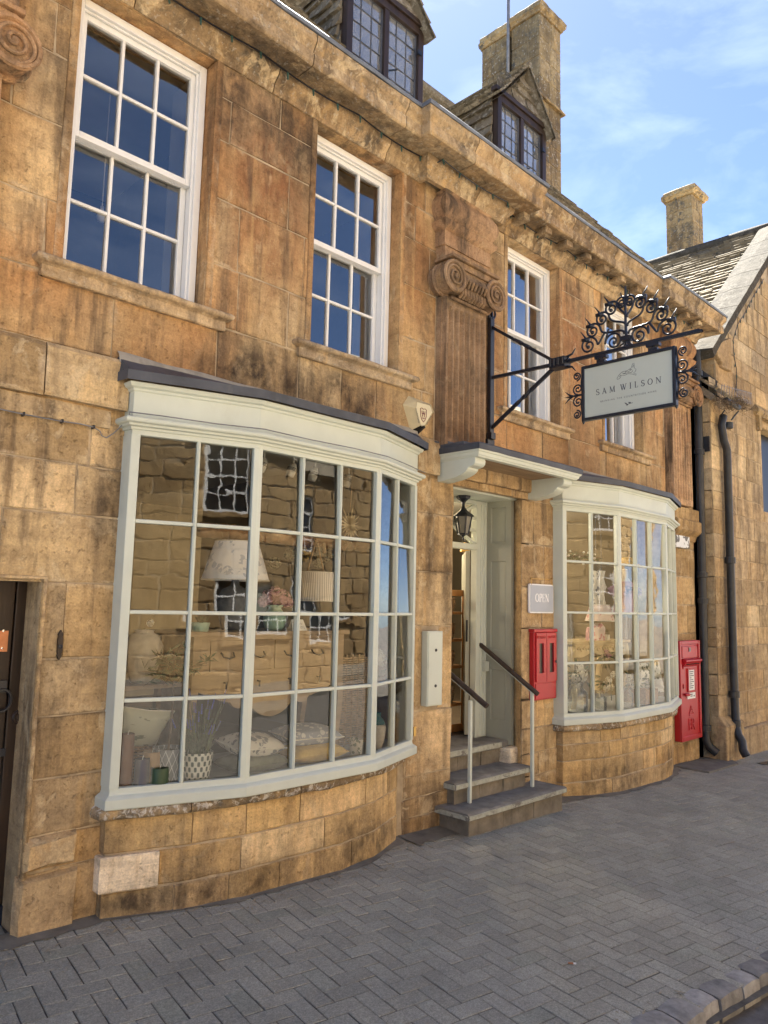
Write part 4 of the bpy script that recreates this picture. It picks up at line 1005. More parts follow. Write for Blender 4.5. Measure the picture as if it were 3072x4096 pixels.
for h in holes:
    m.add([(5.800, h[0]+.004, h[2]+.004), (5.800, h[1]-.004, h[2]+.004), (5.800, h[1]-.004, h[3]-.004), (5.800, h[0]+.004, h[3]-.004)], [(0, 1, 2, 3)])
    for p, q in (((h[0], h[2]), (h[1], h[2])), ((h[1], h[2]), (h[1], h[3])), ((h[1], h[3]), (h[0], h[3])), ((h[0], h[3]), (h[0], h[2]))):
        m.tube([(5.797, p[0], p[1]), (5.797, q[0], q[1])], .009, 6)
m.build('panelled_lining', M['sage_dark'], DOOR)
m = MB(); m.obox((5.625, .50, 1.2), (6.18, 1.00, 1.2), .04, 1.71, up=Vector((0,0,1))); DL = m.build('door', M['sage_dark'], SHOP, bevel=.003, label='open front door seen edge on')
m = MB(); m.box(5.59, 5.60, .475, .49, 1.20, 1.40); m.build('latch_plate', M['iron'], DL)

m = MB(); 
m.sweep([(4.585, 0), (4.585, -.425), (6.05, -.425), (6.05, 0)], [(-.05, 2.700), (0, 2.700), (.006, 2.712), (.012, 2.714), (.020, 2.738), (.030, 2.742), (.034, 2.762), (-.05, 2.762)], closed=True)
m.box(4.60, 6.035, -.40, 0, 2.728, 2.76)
CAN = m.build('door_canopy', M['sage'], SHOP, bevel=.002)
m = MB(); m.box(4.66, 5.97, -.36, -.004, 2.718, 2.727); m.build('soffit_board', M['soffit'], CAN)
m = MB(); q_ = at_y(1656, 2925, -.09); m.box(q_.x-.012, q_.x+.012, -.10, -.075, q_.z-.035, q_.z+.035); m.build('brass_stop', M['brass'], SHOP)
m = MB(); m.sweep(subdiv([(4.548, .0), (4.548, -.462), (6.087, -.462), (6.087, .0)], .12), [(-.02, 2.758), (.002, 2.756), (.004, 2.800), (-.012, 2.812), (-.40, 2.845), (-.40, 2.758)], closed=True); m.box(4.56, 6.08, -.30, .004, 2.80, 2.835); wob(m, .004, 6); m.build('lead_cover', M['lead'], CAN)
m = MB(); m.box(4.50, 4.66, -.05, .0, 2.80, 2.86); m.box(4.60, 4.90, -.10, 0, 2.83, 2.868); wob(m, .006, 8); m.build('lead_flashing', M['lead'], CAN)
for x0 in (4.590, 5.885):                                   # scrolled brackets
    pr = [(0, 2.728), (-.385, 2.728), (-.385, 2.705), (-.392, 2.68), (-.388, 2.655), (-.37, 2.638), (-.34, 2.630)]
    for k in range(9):
        g = math.pi/2*k/8; pr.append((-.085-.235*math.cos(g)**1.3, 2.545+.083*(1-math.sin(g))**1.0 + .0))
    pr += [(-.075, 2.54), (0, 2.54)]
    m = MB(); m.prism(pr, lambda u, v, d: (d, u, v), x0, x0+.135); m.build('canopy_bracket', M['sage'], CAN, bevel=.005)
# steps
def slab(x0, x1, y0, y1, z0, z1, mat, seed, name='step_slab', amp=.005):
    m = MB(); pr = [(0, z0), (0, z0+.012), (0, z1-.014), (-.012, z1), (-(y1-y0)*.5, z1)]
    nx, prof = max(4, int((x1-x0)/.06)), [(y1, z0), (y0, z0), (y0-.004, z0+.012), (y0, z1-.010), (y0+.012, z1), (y0+.08, z1), ((y0+y1)/2, z1), (y1, z1)]
    b = len(m.v); k = len(prof)
    for i in range(nx+1):
        x = x0+(x1-x0)*i/nx
        for yy, z in prof: m.v.append((x, yy, z))
    for i in range(nx):
        for j in range(k): m.f.append([b+i*k+j, b+(i+1)*k+j, b+(i+1)*k+(j+1) % k, b+i*k+(j+1) % k]); m.m.append(0)
    m.f.append([b+j for j in range(k)]); m.f.append([b+nx*k+j for j in range(k)]); m.m += [0, 0]
    wob(m, amp, 9, seed); return m.build(name, mat, SHOP, smooth=True, auto=40)
def nosing_mat():
    q = NM('flaking_nosing_paint'); p = q.pos(); n = q.noise(q.map(p, (1, 1, 2.5)), 6, 9, 0.75, .6)
    k = q.ramp(n, [(.40, 0.0), (.44, 1.0)])
    c = q.mix(k, (0.17, 0.16, 0.14), q.mix(q.ramp(q.noise(p, 30, 5), [(.3, 0.0), (.7, 1.0)]), (0.30, 0.30, 0.245), (0.44, 0.45, 0.37)))
    return q.done(c, .7, q.bump(q.math('ADD', q.noise(p, 60, 4), q.math('MULTIPLY', k, .6)), .5, .004))
M['nosing'] = nosing_mat()
for (xa, xb, xc, y0, y1, z0, z1, sd_) in ((4.615, 5.25, 5.985, -.335, .02, -.072, -.022, 1), (4.72, 5.20, 5.765, -.115, .25, .095, .148, 2)):
    slab(xa, xb-.003, y0, y1, z0, z1, M['step_slab'], sd_); slab(xb+.003, xc, y0, y1, z0, z1, M['step_slab'], sd_+5)
    m = MB(); m.box(xa+.008, xc-.008, y0-.0065, y0+.004, z0+.006, z1-.012); m.box(xa-.006, xa+.004, y0+.006, y1-.05 if sd_ == 2 else y1-.02, z0+.006, z1-.012); wob(m, .002, 30, sd_); m.build('painted_nosing', M['nosing'], SHOP)
slab(4.80, 5.86, .150, .60, .270, .330, M['step_slab'], 9, 'threshold_slab')
m = MB(); m.box(4.81, 5.69, .143, .153, .280, .322); m.build('painted_nosing', M['nosing'], SHOP)
for x0, x1, y0, z0, z1 in ((4.665, 5.975, -.300, -.40, -.072), (4.755, 5.73, -.080, -.03, .095), (4.79, 5.75, .18, .14, .270)):
    n_ = 3; 
    for i in range(n_):
        a, b = x0+(x1-x0)*i/n_, x0+(x1-x0)*(i+1)/n_; m = MB(); m.box(a+.002, b-.002, y0+.004*(i % 2), y0+.4, z0, z1-.002); wob(m, .006, 9, i); m.build('riser_stone', M['step_riser'], SHOP, bevel=.006)
m = MB(); m.box(5.70, 5.87, .06, .30, .10, .275); wob(m, .008, 9); m.build('stone', M['stone_pale'], SHOP, bevel=.015)
m = MB(); m.box(4.9, 5.56, .62, 1.25, .326, .338); m.build('door_mat', M['mat'], SHOP)
# ------------------------------------------------------------------ roof, dormers, chimney of the shop
SL = 1.14; RY, RZ = 2.95, 5.63+1.14*3.0
def roof_z(y): return 5.63 + SL*(y+0.05)
m = MB(); m.add([(XL, -.05, 5.46), (XR+.02, -.05, 5.46), (XR+.02, RY, RZ), (XL, RY, RZ), (XR+.02, 2*RY, 5.46), (XL, 2*RY, 5.46)], [(0, 1, 2, 3), (3, 2, 4, 5)])
m.add([(XR-.02, .0, 4.9), (XR-.02, 2*RY, 4.9), (XR-.02, 2*RY, 5.46), (XR-.02, RY, RZ), (XR-.02, .0, 5.46)], [(0, 1, 2, 3, 4)])
m.add([(XL, 2*RY, -.5), (XR, 2*RY, -.5), (XR, 2*RY, 5.46), (XL, 2*RY, 5.46)], [(0, 1, 2, 3)])
m.add([(XR-.02, .36, -.5), (XR-.02, 2*RY, -.5), (XR-.02, 2*RY, 4.9), (XR-.02, .36, 4.9)], [(0, 1, 2, 3)])
m.add([(XL, 0, -.5), (XL, 2*RY, -.5), (XL, 2*RY, 5.46), (XL, RY, RZ), (XL, 0, 5.46)], [(0, 1, 2, 3, 4)])
ROOF = m.build('roof', M['slate_dark'], SHOP)
def slate_rows(mb, P, u0, u1, v0, v1, rowh, wmin, wmax, thick, r, skip=None, each=None):
    """P(u, v, d): point on a slope, u along the eave, v up the slope, d out of it"""
    v = v0; row = 0
    while v < v1:
        u = u0 - r.uniform(0, wmax*.6)
        hgt = rowh*(1.0 - .25*(v-v0)/max(v1-v0, .1))
        while u < u1:
            w_ = r.uniform(wmin, wmax); a, b = max(u, u0), min(u+w_, u1)
            if b-a > .03 and not (skip and skip((a+b)/2, v)):
                lo = r.uniform(-.018, .012); t = thick*r.uniform(.7, 1.4); g = .003; k = r.uniform(-.010, .010); lift = r.uniform(.0, .010)
                q = [P(a+g, v+lo, .006+lift), P(b-g, v+lo+k, .006+lift*.4), P(a+g, v+lo+r.uniform(-.006, .006), t+.012+lift), P(b-g, v+lo+k+.004, t+.012+lift*.6), P(b-g, min(v+hgt*1.35, v1+.05), t*.35), P(a+g, min(v+hgt*1.35, v1+.05), t*.35),
                     P((a+b)/2, v+lo+k*.5-r.uniform(0, .014), t+.012+lift*.8), P((a+b)/2, v+lo+k*.5-.004, .006+lift*.7)]
                fs = [(2, 6, 3, 4, 5), (0, 7, 6, 2), (7, 1, 3, 6), (0, 2, 5), (1, 4, 3)]
                if each: 
                    m2 = MB().add(q, fs); each(m2)
                else: mb.add(q, fs)
            u += w_
        v += hgt; row += 1
cs, sn = math.cos(math.atan(SL)), math.sin(math.atan(SL))
rs = random.Random(77); m = MB()
slate_rows(m, lambda u, v, d: (u, -.02+v*cs-d*sn, roof_z(-.02)+v*sn+d*cs), XL, XR+.05, 0, (RY+.0)/cs, .20, .18, .42, .026, rs,
           skip=lambda u, v: (3.50 < u < 4.50 and v*cs < 1.3) or (5.50 < u < 6.42 and v*cs < 1.3))
m.build('slate_covering', M['slate_dark'], ROOF, kind='stuff')
m = MB(); m.tube(subdiv([Vector((XL, RY, RZ+.05)), Vector((XR+.04, RY, RZ+.05))], .3), .09, 8); m.build('ridge_stones', M['slate'], ROOF, smooth=True)

def dormer(x0, x1, seed):
    r = random.Random(seed); y0 = .15; ze = 6.56; xc = (x0+x1)/2; hw = (x1-x0)/2
    yb = lambda z: (z-5.63)/SL-.05
    m = MB()
    for x in (x0, x1): m.add([(x, y0, 5.4), (x, y0, ze), (x, yb(ze)+.1, ze), (x, y0+.1, 5.4)], [(0, 1, 2, 3)])
    pk = ze+hw*1.14
    m.add([(x0, y0, ze), (x1, y0, ze), (xc, y0, pk)], [(0, 1, 2)])
    D = m.build('dormer', M['slate_dark'], SHOP)
    # oak frame and two leaded casements
    m = MB(); t = .055
    m.box(x0-.01, x0+t, y0-.03, y0+.08, 5.42, ze); m.box(x1-t, x1+.01, y0-.03, y0+.08, 5.42, ze); m.box(x0+t, x1-t, y0-.03, y0+.08, ze-.06, ze+.01); m.box(xc-.028, xc+.028, y0-.025, y0+.07, 5.42, ze-.06); m.box(x0+t, x1-t, y0-.03, y0+.08, 5.42, 5.50)
    m.box(x0-.06, x1+.06, y0-.05, y0+.02, ze+.012, ze+.06)
    m.build('dormer_frame', M['door_wood'], D, bevel=.004)
    lm = MB(); 
    for a, b in ((x0+t, xc-.028), (xc+.028, x1-t)):
        z0, z1 = 5.50, ze-.06; nw, nh = 3, 7
        for i in range(nw+1): u = a+(b-a)*i/nw; lm.tube([(u, y0+.012, z0), (u, y0+.012, z1)], .0055 if 0 < i < nw else .011, 5)
        for j in range(nh+1): v = z0+(z1-z0)*j/nh; lm.tube([(a, y0+.012, v), (b, y0+.012, v)], .0055 if 0 < j < nh else .011, 5)
        for i in range(nw):
            for j in range(nh):
                u0, u1 = a+(b-a)*i/nw, a+(b-a)*(i+1)/nw; v0, v1 = z0+(z1-z0)*j/nh, z0+(z1-z0)*(j+1)/nh; e1, e2 = r.gauss(0, .0012), r.gauss(0, .0012)
                m = MB(); m.add([(u0, y0+.014+e1+e2, v0), (u1, y0+.014-e1+e2, v0), (u1, y0+.014-e1-e2, v1), (u0, y0+.014+e1-e2, v1)], [(0, 1, 2, 3)]); m.build('pane', M['glass_lead'], D)
    lm.build('leading', M['lead'], D)
    m = MB(); m.tube([(xc+.05, y0-.005, 5.98), (xc+.11, y0-.04, 6.0)], .008, 6); m.box(x1-.075, x1-.03, y0-.045, y0-.025, 5.8, 5.84); m.box(x1-.075, x1-.03, y0-.045, y0-.025, 6.3, 6.34); m.build('casement_fitting', M['iron'], D)
    m = MB(); m.add([(x0+.03, .9, 5.45), (x1-.03, .9, 5.45), (x1-.03, .9, ze), (x0+.03, .9, ze)], [(0, 1, 2, 3)]); m.add([(x0+.02, .2, 5.48), (x1-.02, .2, 5.48), (x1-.02, .9, 5.48), (x0+.02, .9, 5.48)], [(0, 1, 2, 3)]); m.build('dormer_lining', M['reveal'], D)
    # slate-hung cheeks and gable, each slate by itself
    def one(mm): mm.build('slate', M['slate_dark'], D)
    for x, sg in ((x0, -1), (x1, 1)):
        slate_rows(MB(), (lambda u, v, d: (x+sg*d*1.2, u, 5.45+v)), y0+.03, 1.0, 0, ze-5.47, .125, .16, .32, .022, r, skip=lambda u, v: 5.45+v+.05 < roof_z(u), each=one)
    z = ze+.07
    slate_rows(MB(), (lambda u, v, d: (u, y0-d*1.3, z+v)), x0-.0, x1+.0, 0, pk-z-.02, .115, .15, .30, .022, r, skip=lambda u, v: abs(u-xc) > hw*(1-(v+.04)/(pk-z)) , each=one)
    # two little roof slopes
    sl = math.atan2(pk-ze, hw); c_, s_ = math.cos(sl), math.sin(sl); Ls = math.hypot(hw, pk-ze)
    yk = yb(pk)
    for sg in (-1, 1):
        m = MB(); A = lambda u, v, d: (xc+sg*(hw+.09*c_-v*c_+d*s_), u, ze-.09*s_+v*s_+d*c_)
        m.add([A(y0-.10, 0, -.02), A(1.1, 0, -.02), A(yk+.05, Ls+.09, -.02), A(y0-.10, Ls+.09, -.02)], [(0, 1, 2, 3)])
        slate_rows(m, A, y0-.11, 1.35, 0, Ls+.09, .13, .16, .34, .026, r, skip=lambda u, v: ze-.09*s_+v*s_ < roof_z(u)-.03)
        m.build('dormer_roof', M['slate_dark'] , D)
    m = MB(); m.tube([(xc, y0-.12, pk+.02), (xc, yk+.05, pk+.02)], .035, 6); m.build('dormer_ridge', M['slate'], D)
dormer(3.575, 4.455, 5); dormer(5.565, 6.395, 6)

def chimney(name, parent, x0, x1, y0, y1, z0, z1, seed, cap=.07, course=.33, mat=None, ledge=None):
    r = random.Random(seed); mat = mat or M['stone_chim']
    m = MB(); m.box(x0+.012, x1-.012, y0+.012, y1-.012, z0, z1); Cc = m.build(name, M['mortar'], parent)
    lv = [z0]; 
    while lv[-1] < z1-.2: lv.append(min(z1, lv[-1]+course*r.uniform(.85, 1.2)))
    lv[-1] = z1; n = 0
    for a, b in zip(lv[:-1], lv[1:]):
        g = .004; c = .009; n += 1
        fx = x0+(x1-x0)*r.uniform(.35, .65); fy = y0+(y1-y0)*r.uniform(.35, .65)
        for (u0, u1, v0, v1) in ((x0, fx, y0, fy), (fx, x1, y0, fy), (x0, fx, fy, y1), (fx, x1, fy, y1)):
            m = MB(); m.box(u0+(g if u0 > x0 else 0), u1-(g if u1 < x1 else 0), v0+(g if v0 > y0 else 0), v1-(g if v1 < y1 else 0), a+g, b-g); wob(m, .004, 6, n); m.build('stone', mat, Cc, bevel=.008, seg=1)
    m = MB(); m.sweep(subdiv([(x0, y1), (x0, y0), (x1, y0), (x1, y1), (x0, y1)], .08), [(-.1, z1), (cap*.4, z1), (cap*.55, z1+.03), (cap, z1+.06), (cap*1.05, z1+.14), (cap*.7, z1+.165), (-.1, z1+.17)], closed=True); m.add([(x0-.03, y0-.03, z1+.165), (x1+.03, y0-.03, z1+.165), (x1+.03, y1+.03, z1+.165), (x0-.03, y1+.03, z1+.165)], [(0, 1, 2, 3)]); wob(m, .014, 9, seed); m.build('cap_stone', mat, Cc)
    if ledge:
        m = MB(); m.sweep(subdiv([(x0+.0, y0+.02), (x0+.0, y0), (x1, y0), (x1, y0+.3)], .1), [(-.03, ledge), (.05, ledge-.02), (.06, ledge), (.02, ledge+.07), (-.03, ledge+.09)], closed=True); wob(m, .008, 9); m.build('drip_stone', mat, Cc)
    return Cc
chimney('chimney', SHOP, 9.00, 9.60, 1.90, 2.42, 7.2, 10.62, 61, ledge=9.22)
chimney('chimney', SHOP, 9.02, 9.60, 2.50, 3.02, 7.6, 10.60, 62)
po = thing('aerial_pole', 'grey metal aerial pole strapped to the tall chimney stack', 'pole', (8.93, 2.43, 9.1))
m = MB(); m.tube([(8.93, 2.43, 9.1), (8.93, 2.43, 12.6)], .026, 8); m.build('pole', M['steel'], po, smooth=True)
m = MB(); m.box(8.91, 9.02, 2.40, 2.47, 9.30, 9.33); m.box(8.91, 9.02, 2.40, 2.47, 9.75, 9.78); m.tube([(8.93, 2.46, 9.2), (8.99, 2.52, 9.6), (8.95, 2.46, 10.0), (8.95, 2.44, 10.5)], .008, 5); m.build('bracket', M['iron'], po)

# ------------------------------------------------------------------ neighbouring building on the right
NB = thing('neighbour_building', 'pale gold stone gabled building with stone slate roof and coped verge on the right', 'building', (11, 0, -.35))
GY = -0.20; gx0 = 9.76; ex, ez = 9.98, 5.02; GS = 0.904; rx = 13.45; rz = ez+GS*(rx-ex)
def gz(x): return ez + GS*(x-ex)
FG = lambda u, v, d: (u, GY+d, v)
m = MB(); wall_backing(m, gx0+.012, 17.0, -.8, 4.6, [(11.60, 13.3, 3.0, 4.40)], GY+.004, GY+.5)
m.add([(10.0, GY+.012, 4.6), (17, GY+.012, 4.6), (17, GY+.012, gz(13.45)), (rx, GY+.012, rz-.05), (10.0, GY+.012, ez-.05)], [(0, 1, 2, 3, 4)])
m.add([(gx0+.012, GY+.012, -.8), (gx0+.012, 2.0, -.8), (gx0+.012, 2.0, 4.6), (gx0+.012, GY+.012, 4.6)], [(0, 1, 2, 3)])
m.add([(10.0, GY+.012, 4.2), (10.0, 6, 4.2), (10.0, 6, 5.05), (10.0, GY+.012, 5.05)], [(0, 1, 2, 3)])
m.build('wall', M['mortar'], NB)
lev = [-.62, -.10]; 
rr = random.Random(9)
while lev[-1] < 8.0: lev.append(lev[-1]+rr.uniform(.24, .36))
def above(q): return None
r = random.Random(91)
for a, b in zip(lev[:-1], lev[1:]):
    xa = gx0 if b < 4.45 else max(10.0, ex+(b-ez)/GS+.10)
    if b > 4.4: xa = max(xa, 10.0)
    x = xa; 
    while x < 13.6:
        e = x+r.uniform(.28, .62)
        if gz(min(e, 13.4)) < a: x = e; continue
        for q in cut_rects([(x, e, a, b)], (11.60, 13.3, 3.0, 4.40)):
            if q[1]-q[0] < .05 or q[3]-q[2] < .04: continue
            m = MB(); stone_faces(m, *q, FG, r=r, proud=r.uniform(0, .006), jit=.004); m.build('stone', M['stone_right'], NB)
        x = e
# left return in shade, one quoin column
for i, (a, b) in enumerate(zip(lev[:-1], lev[1:])):
    if b > 4.45: break
    m = MB(); stone_faces(m, GY+.006, .01, a, b, lambda u, v, d: (gx0+d, u, v), r=r); m.build('stone', M['stone_right'], NB)
for i, (a, b) in enumerate(zip(lev[:-1], lev[1:])):
    if not 4.2 < a < 5.0: continue
    m = MB(); stone_faces(m, GY+.01, .5, a, min(b, 5.0), lambda u, v, d: (10.0+d, u, v), r=r); m.build('stone', M['stone_right'], NB)
m = MB(); m.prism([(gx0-.03, GY-.10), (10.32, GY-.10), (10.32, .0), (gx0-.03, .0)], lambda u, v, d: (u, v, d), -.8, .12); m.add([(gx0-.03, GY-.10, .12), (10.32, GY-.10, .12), (10.32, GY+.0, .22), (gx0-.005, GY+.0, .22), (gx0-.005, .0, .22), (gx0-.03, 0, .12)], [(0, 1, 2, 3), (0, 3, 4, 5)]); wob(m, .006, 6); m.build('plinth_stone', M['stone_right'], NB, bevel=.015)
m = MB(); m.prism([(10.30, GY-.06), (17, GY-.06), (17, .0), (10.30, .0)], lambda u, v, d: (u, v, d), -.8, .02); m.build('plinth_stone', M['stone_right'], NB, bevel=.02)
# window at the edge of the picture
m = MB(); m.sweep([(11.42, GY+.02), (11.42, GY), (13.4, GY), (13.4, GY+.02)], [(-.02, 4.40), (.05, 4.40), (.075, 4.44), (.075, 4.49), (.02, 4.56), (-.02, 4.56)], closed=True); m.box(11.44, 11.52, GY-.06, GY+.02, 4.18, 4.40); wob(m, .006, 7); m.build('hood_mould', M['stone_chim'], NB)
m = MB(); m.box(11.60, 11.72, GY+.02, GY+.2, 3.0, 4.40); m.box(11.72, 13.3, GY+.02, GY+.2, 4.28, 4.40); m.build('window_surround', M['stone_right'], NB, bevel=.02)
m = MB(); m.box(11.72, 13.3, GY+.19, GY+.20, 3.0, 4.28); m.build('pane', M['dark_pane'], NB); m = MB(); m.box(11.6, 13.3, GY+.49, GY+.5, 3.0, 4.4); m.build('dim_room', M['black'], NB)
# roof slope facing left, slates laid one by one
NR = None
gc, gs = math.cos(math.atan(GS)), math.sin(math.atan(GS)); Lr = (rx-ex)/gc
m = MB(); y_far = 6.5
m.add([(ex-.12, GY-.02, gz(ex-.12)-.03), (ex-.12, y_far, gz(ex-.12)-.03), (rx, y_far, rz-.03), (rx, GY-.02, rz-.03), (2*rx-ex, y_far, ez), (2*rx-ex, GY-.02, ez)], [(0, 1, 2, 3), (3, 2, 4, 5)])
NR = m.build('roof', M['slate_pale'], NB)
PR = lambda u, v, d: (ex-.16*gc+v*gc-d*gs, u, gz(ex-.16*gc)+v*gs+d*gc)
todo = []; r = random.Random(31)
def keep(mm): todo.append(mm)
slate_rows(MB(), PR, .24, y_far, 0, Lr+.16, .175, .16, .40, .046, r, each=keep)
def seen(mm):
    q = Vector(mm.v[2]) - CAM; return q.length
cand = [(seen(mm), i) for i, mm in enumerate(todo) if at_x and mm.v[2][1] < 3.0]
cand.sort(); near = {i for _, i in cand[:300]}
rest = MB()
for i, mm in enumerate(todo):
    if i in near: mm.build('slate', M['slate_pale'], NR)
    else: rest.add(mm.v, mm.f)
rest.build('slate_covering', M['slate_pale'], NR, kind='stuff')
m = MB(); m.tube(subdiv([Vector((rx, GY+.2, rz+.04)), Vector((rx, y_far, rz+.04))], .3), .10, 8); wob(m, .012, 5); m.build('ridge_stones', M['coping'], NR, smooth=True)
v = -.05
while v < Lr:                                                # coping slabs up the verge
    e = min(v+r.uniform(.55, .8), Lr+.05); m = MB()
    for k in range(1): 
        nx = 6; b = len(m.v)
        for i in range(nx+1):
            vv = v+.006+(e-v-.012)*i/nx
            for yy, dd in ((.24, .0), (.24, .095), (.0, .115), (GY-.05, .10), (GY-.06, .02), (GY-.04, -.02), (.1, -.03)): m.v.append(PR(yy, vv, dd))
        for i in range(nx):
            for j in range(7): m.f.append([b+i*7+j, b+(i+1)*7+j, b+(i+1)*7+(j+1) % 7, b+i*7+(j+1) % 7]); m.m.append(0)
        m.f.append([b+j for j in range(7)]); m.f.append([b+nx*7+j for j in range(7)]); m.m += [0, 0]
    wob(m, .007, 6); m.build('coping_stone', M['coping'], NB); v = e
# kneeler
m = MB(); m.prism([(9.86, 5.05), (10.45, 5.30), (10.45, 4.82), (10.12, 4.80), (10.10, 4.86), (10.0, 4.90), (9.95, 4.93), (9.90, 5.0)], lambda u, v, d: (u, d, v), GY-.055, .22); wob(m, .006, 8); m.build('kneeler', M['stone_right'], NB, bevel=.015)
# lean-to roof in the gap, its lead flashing, eave board
lr = random.Random(8); lc = math.cos(R_(43)); ls = math.sin(R_(43))
m = MB(); PL = lambda u, v, d: (u, -.40+v*lc-d*ls, 4.27+v*ls+d*lc)
m.add([PL(9.70, 0, -.04), PL(10.02, 0, -.04), PL(10.02, 1.7, -.04), PL(9.70, 1.7, -.04)], [(0, 1, 2, 3)])
m.add([PL(9.70, .1, -.04), PL(9.70, 1.7, -.04), PL(9.70, 1.7, -.12), PL(9.70, .1, -.12)], [(0, 1, 2, 3)])
LT = m.build('lean_to_roof', M['slate'], NB)
slate_rows(MB(), PL, 9.66, 10.01, 0, 1.7, .16, .14, .26, .034, lr, each=lambda mm: mm.build('slate', M['slate_pale'], LT))
m = MB(); q = [PL(9.985, .30, .05), PL(9.985, 1.7, .05), PL(9.985, 1.7, .13), PL(9.985, .34, .11)]; m.add(q, [(0, 1, 2, 3)]); m.add([PL(9.93, .28, .05), PL(9.985, .28, .055), PL(9.985, 1.7, .055), PL(9.93, 1.7, .05)], [(0, 1, 2, 3)]); m.build('lead_flashing', M['lead'], LT)
m = MB(); m.box(9.84, 9.99, .22, 4.0, 4.88, 4.98); m.build('eaves_board', M['rustic'], NB)
chx = at_y(2775, 1020, 1.6)
pa = at_x(2667, 1000, chx.x); pbx = at_y(2815, 1000, 1.6); ptop = at_y(2775, 770, 1.6)
chimney('chimney', NB, chx.x, pbx.x, 1.6, pa.y, 7.0, ptop.z-.05, 63, cap=.09)
# ------------------------------------------------------------------ houses across the street (seen mirrored in the windows)
def far_house(name, label, x0, x1, y, zt, cols, seed, mat, door=None):
    h = thing(name, label, 'house', ((x0+x1)/2, y, -.35)); r = random.Random(seed)
    hol = []
    for cx in cols: hol += [(cx-.5, cx+.5, .75, 2.25), (cx-.45, cx+.45, 3.4, 4.85)]
    if door: hol = [q for q in hol if not (q[2] < 1 and q[0] < door+.6 and q[1] > door-.6)] + [(door-.5, door+.5, -.6, 2.0)]
    fn = lambda u, v, d: (u, y-d, v)
    m = MB(); wall_backing(m, x0, x1, -.6, zt, hol, y-.014, y-.4); m.build('wall', M['mortar'], h)
    lv = [-.6]
    while lv[-1] < zt: lv.append(lv[-1]+r.uniform(.28, .42))
    st = MB()
    for a, b in zip(lv[:-1], lv[1:]):
        x = x0
        while x < x1:
            e = min(x1, x+r.uniform(.4, .95))
            for q in hol_cut((x, e, a, min(b, zt)), hol): 
                if q[1]-q[0] > .05 and q[3]-q[2] > .05: stone_faces(st, *q, fn, r=r, proud=r.uniform(0, .022), jit=.010, gap=.012, cham=.014, deep=.016)
            x = e
    st.build('stone_facing', mat, h, kind='stuff')
    for q in hol:
        m = MB(); w_ = .06
        m.box(q[0], q[0]+w_, y-.14, y-.06, q[2], q[3]); m.box(q[1]-w_, q[1], y-.14, y-.06, q[2], q[3]); m.box(q[0]+w_, q[1]-w_, y-.14, y-.06, q[3]-w_, q[3]); m.box(q[0]+w_, q[1]-w_, y-.14, y-.06, q[2], q[2]+w_)
        if q[2] > 0:
            for i in (1, 2): u = q[0]+(q[1]-q[0])*i/3; m.box(u-.015, u+.015, y-.12, y-.08, q[2]+w_, q[3]-w_)
            for i in (1, 2, 3): v = q[2]+(q[3]-q[2])*i/4; m.box(q[0]+w_, q[1]-w_, y-.121, y-.081, v-.015, v+.015)
            W = m.build('window', M['white'], h); m = MB(); m.box(q[0]+.02, q[1]-.02, y-.11, y-.10, q[2]+.02, q[3]-.02); m.build('pane', M['dark_pane'], W)
            m = MB(); m.box(q[0]-.08, q[1]+.08, y-.05, y+.07, q[2]-.10, q[2]); m.build('window_sill', mat, h)
        else:
            W = m.build('door_frame', M['white'], h); m = MB(); m.box(q[0]+w_, q[1]-w_, y-.13, y-.09, q[2], q[3]-w_); m.build('door', M['sage_dark'], h)
    m = MB(); m.add([(x0, y+.15, zt-.02), (x1, y+.15, zt-.02), (x1, y-3.4, zt+3.4), (x0, y-3.4, zt+3.4), (x0, y-7, zt), (x1, y-7, zt)], [(0, 1, 2, 3), (3, 2, 5, 4)])
    m.add([(x0, y-.4, zt), (x0, y-7, zt), (x0, y-3.4, zt+3.4)], [(0, 1, 2)]); m.add([(x1, y-.4, zt), (x1, y-7, zt), (x1, y-3.4, zt+3.4)], [(0, 1, 2)])
    m.build('roof', M['slate'], h)
def hol_cut(q, hol):
    rs_ = [q]
    for h_ in hol: rs_ = cut_rects(rs_, h_)
    return rs_
M['dark_pane'] = simple('dark_window_pane', (0.015, 0.018, 0.022), 0.08, 0.05, spec=0.6)
M['far_stone'] = stone_mat('street_opposite_stone', [(0.44, 0.30, 0.145), (0.51, 0.36, 0.185), (0.55, 0.41, 0.24)], dark=0.3, pale=0.3, grime=0.25, seed=12.0)
far_house('stone_house', 'two storey golden stone house with white windows across the street', -9, 4.5, -11.0, 6.4, [-7, -4.2, -1.2, 2.2], 5, M['far_stone'], door=-2.7)
far_house('stone_house', 'lower golden stone house with a dark green door across the street', 4.6, 16.5, -11.4, 5.5, [6.3, 9.0, 12.2, 15], 6, M['far_stone'], door=10.6)
far_house('stone_house', 'tall golden stone house at the far end across the street', 16.6, 29, -11.2, 6.8, [18.5, 21.5, 24.5, 27], 7, M['far_stone'])
m = MB(); m.box(-12, 40, -11.5, -9.6, -.6, -.44); m.build('far_pavement', M['concrete'], kind='structure')

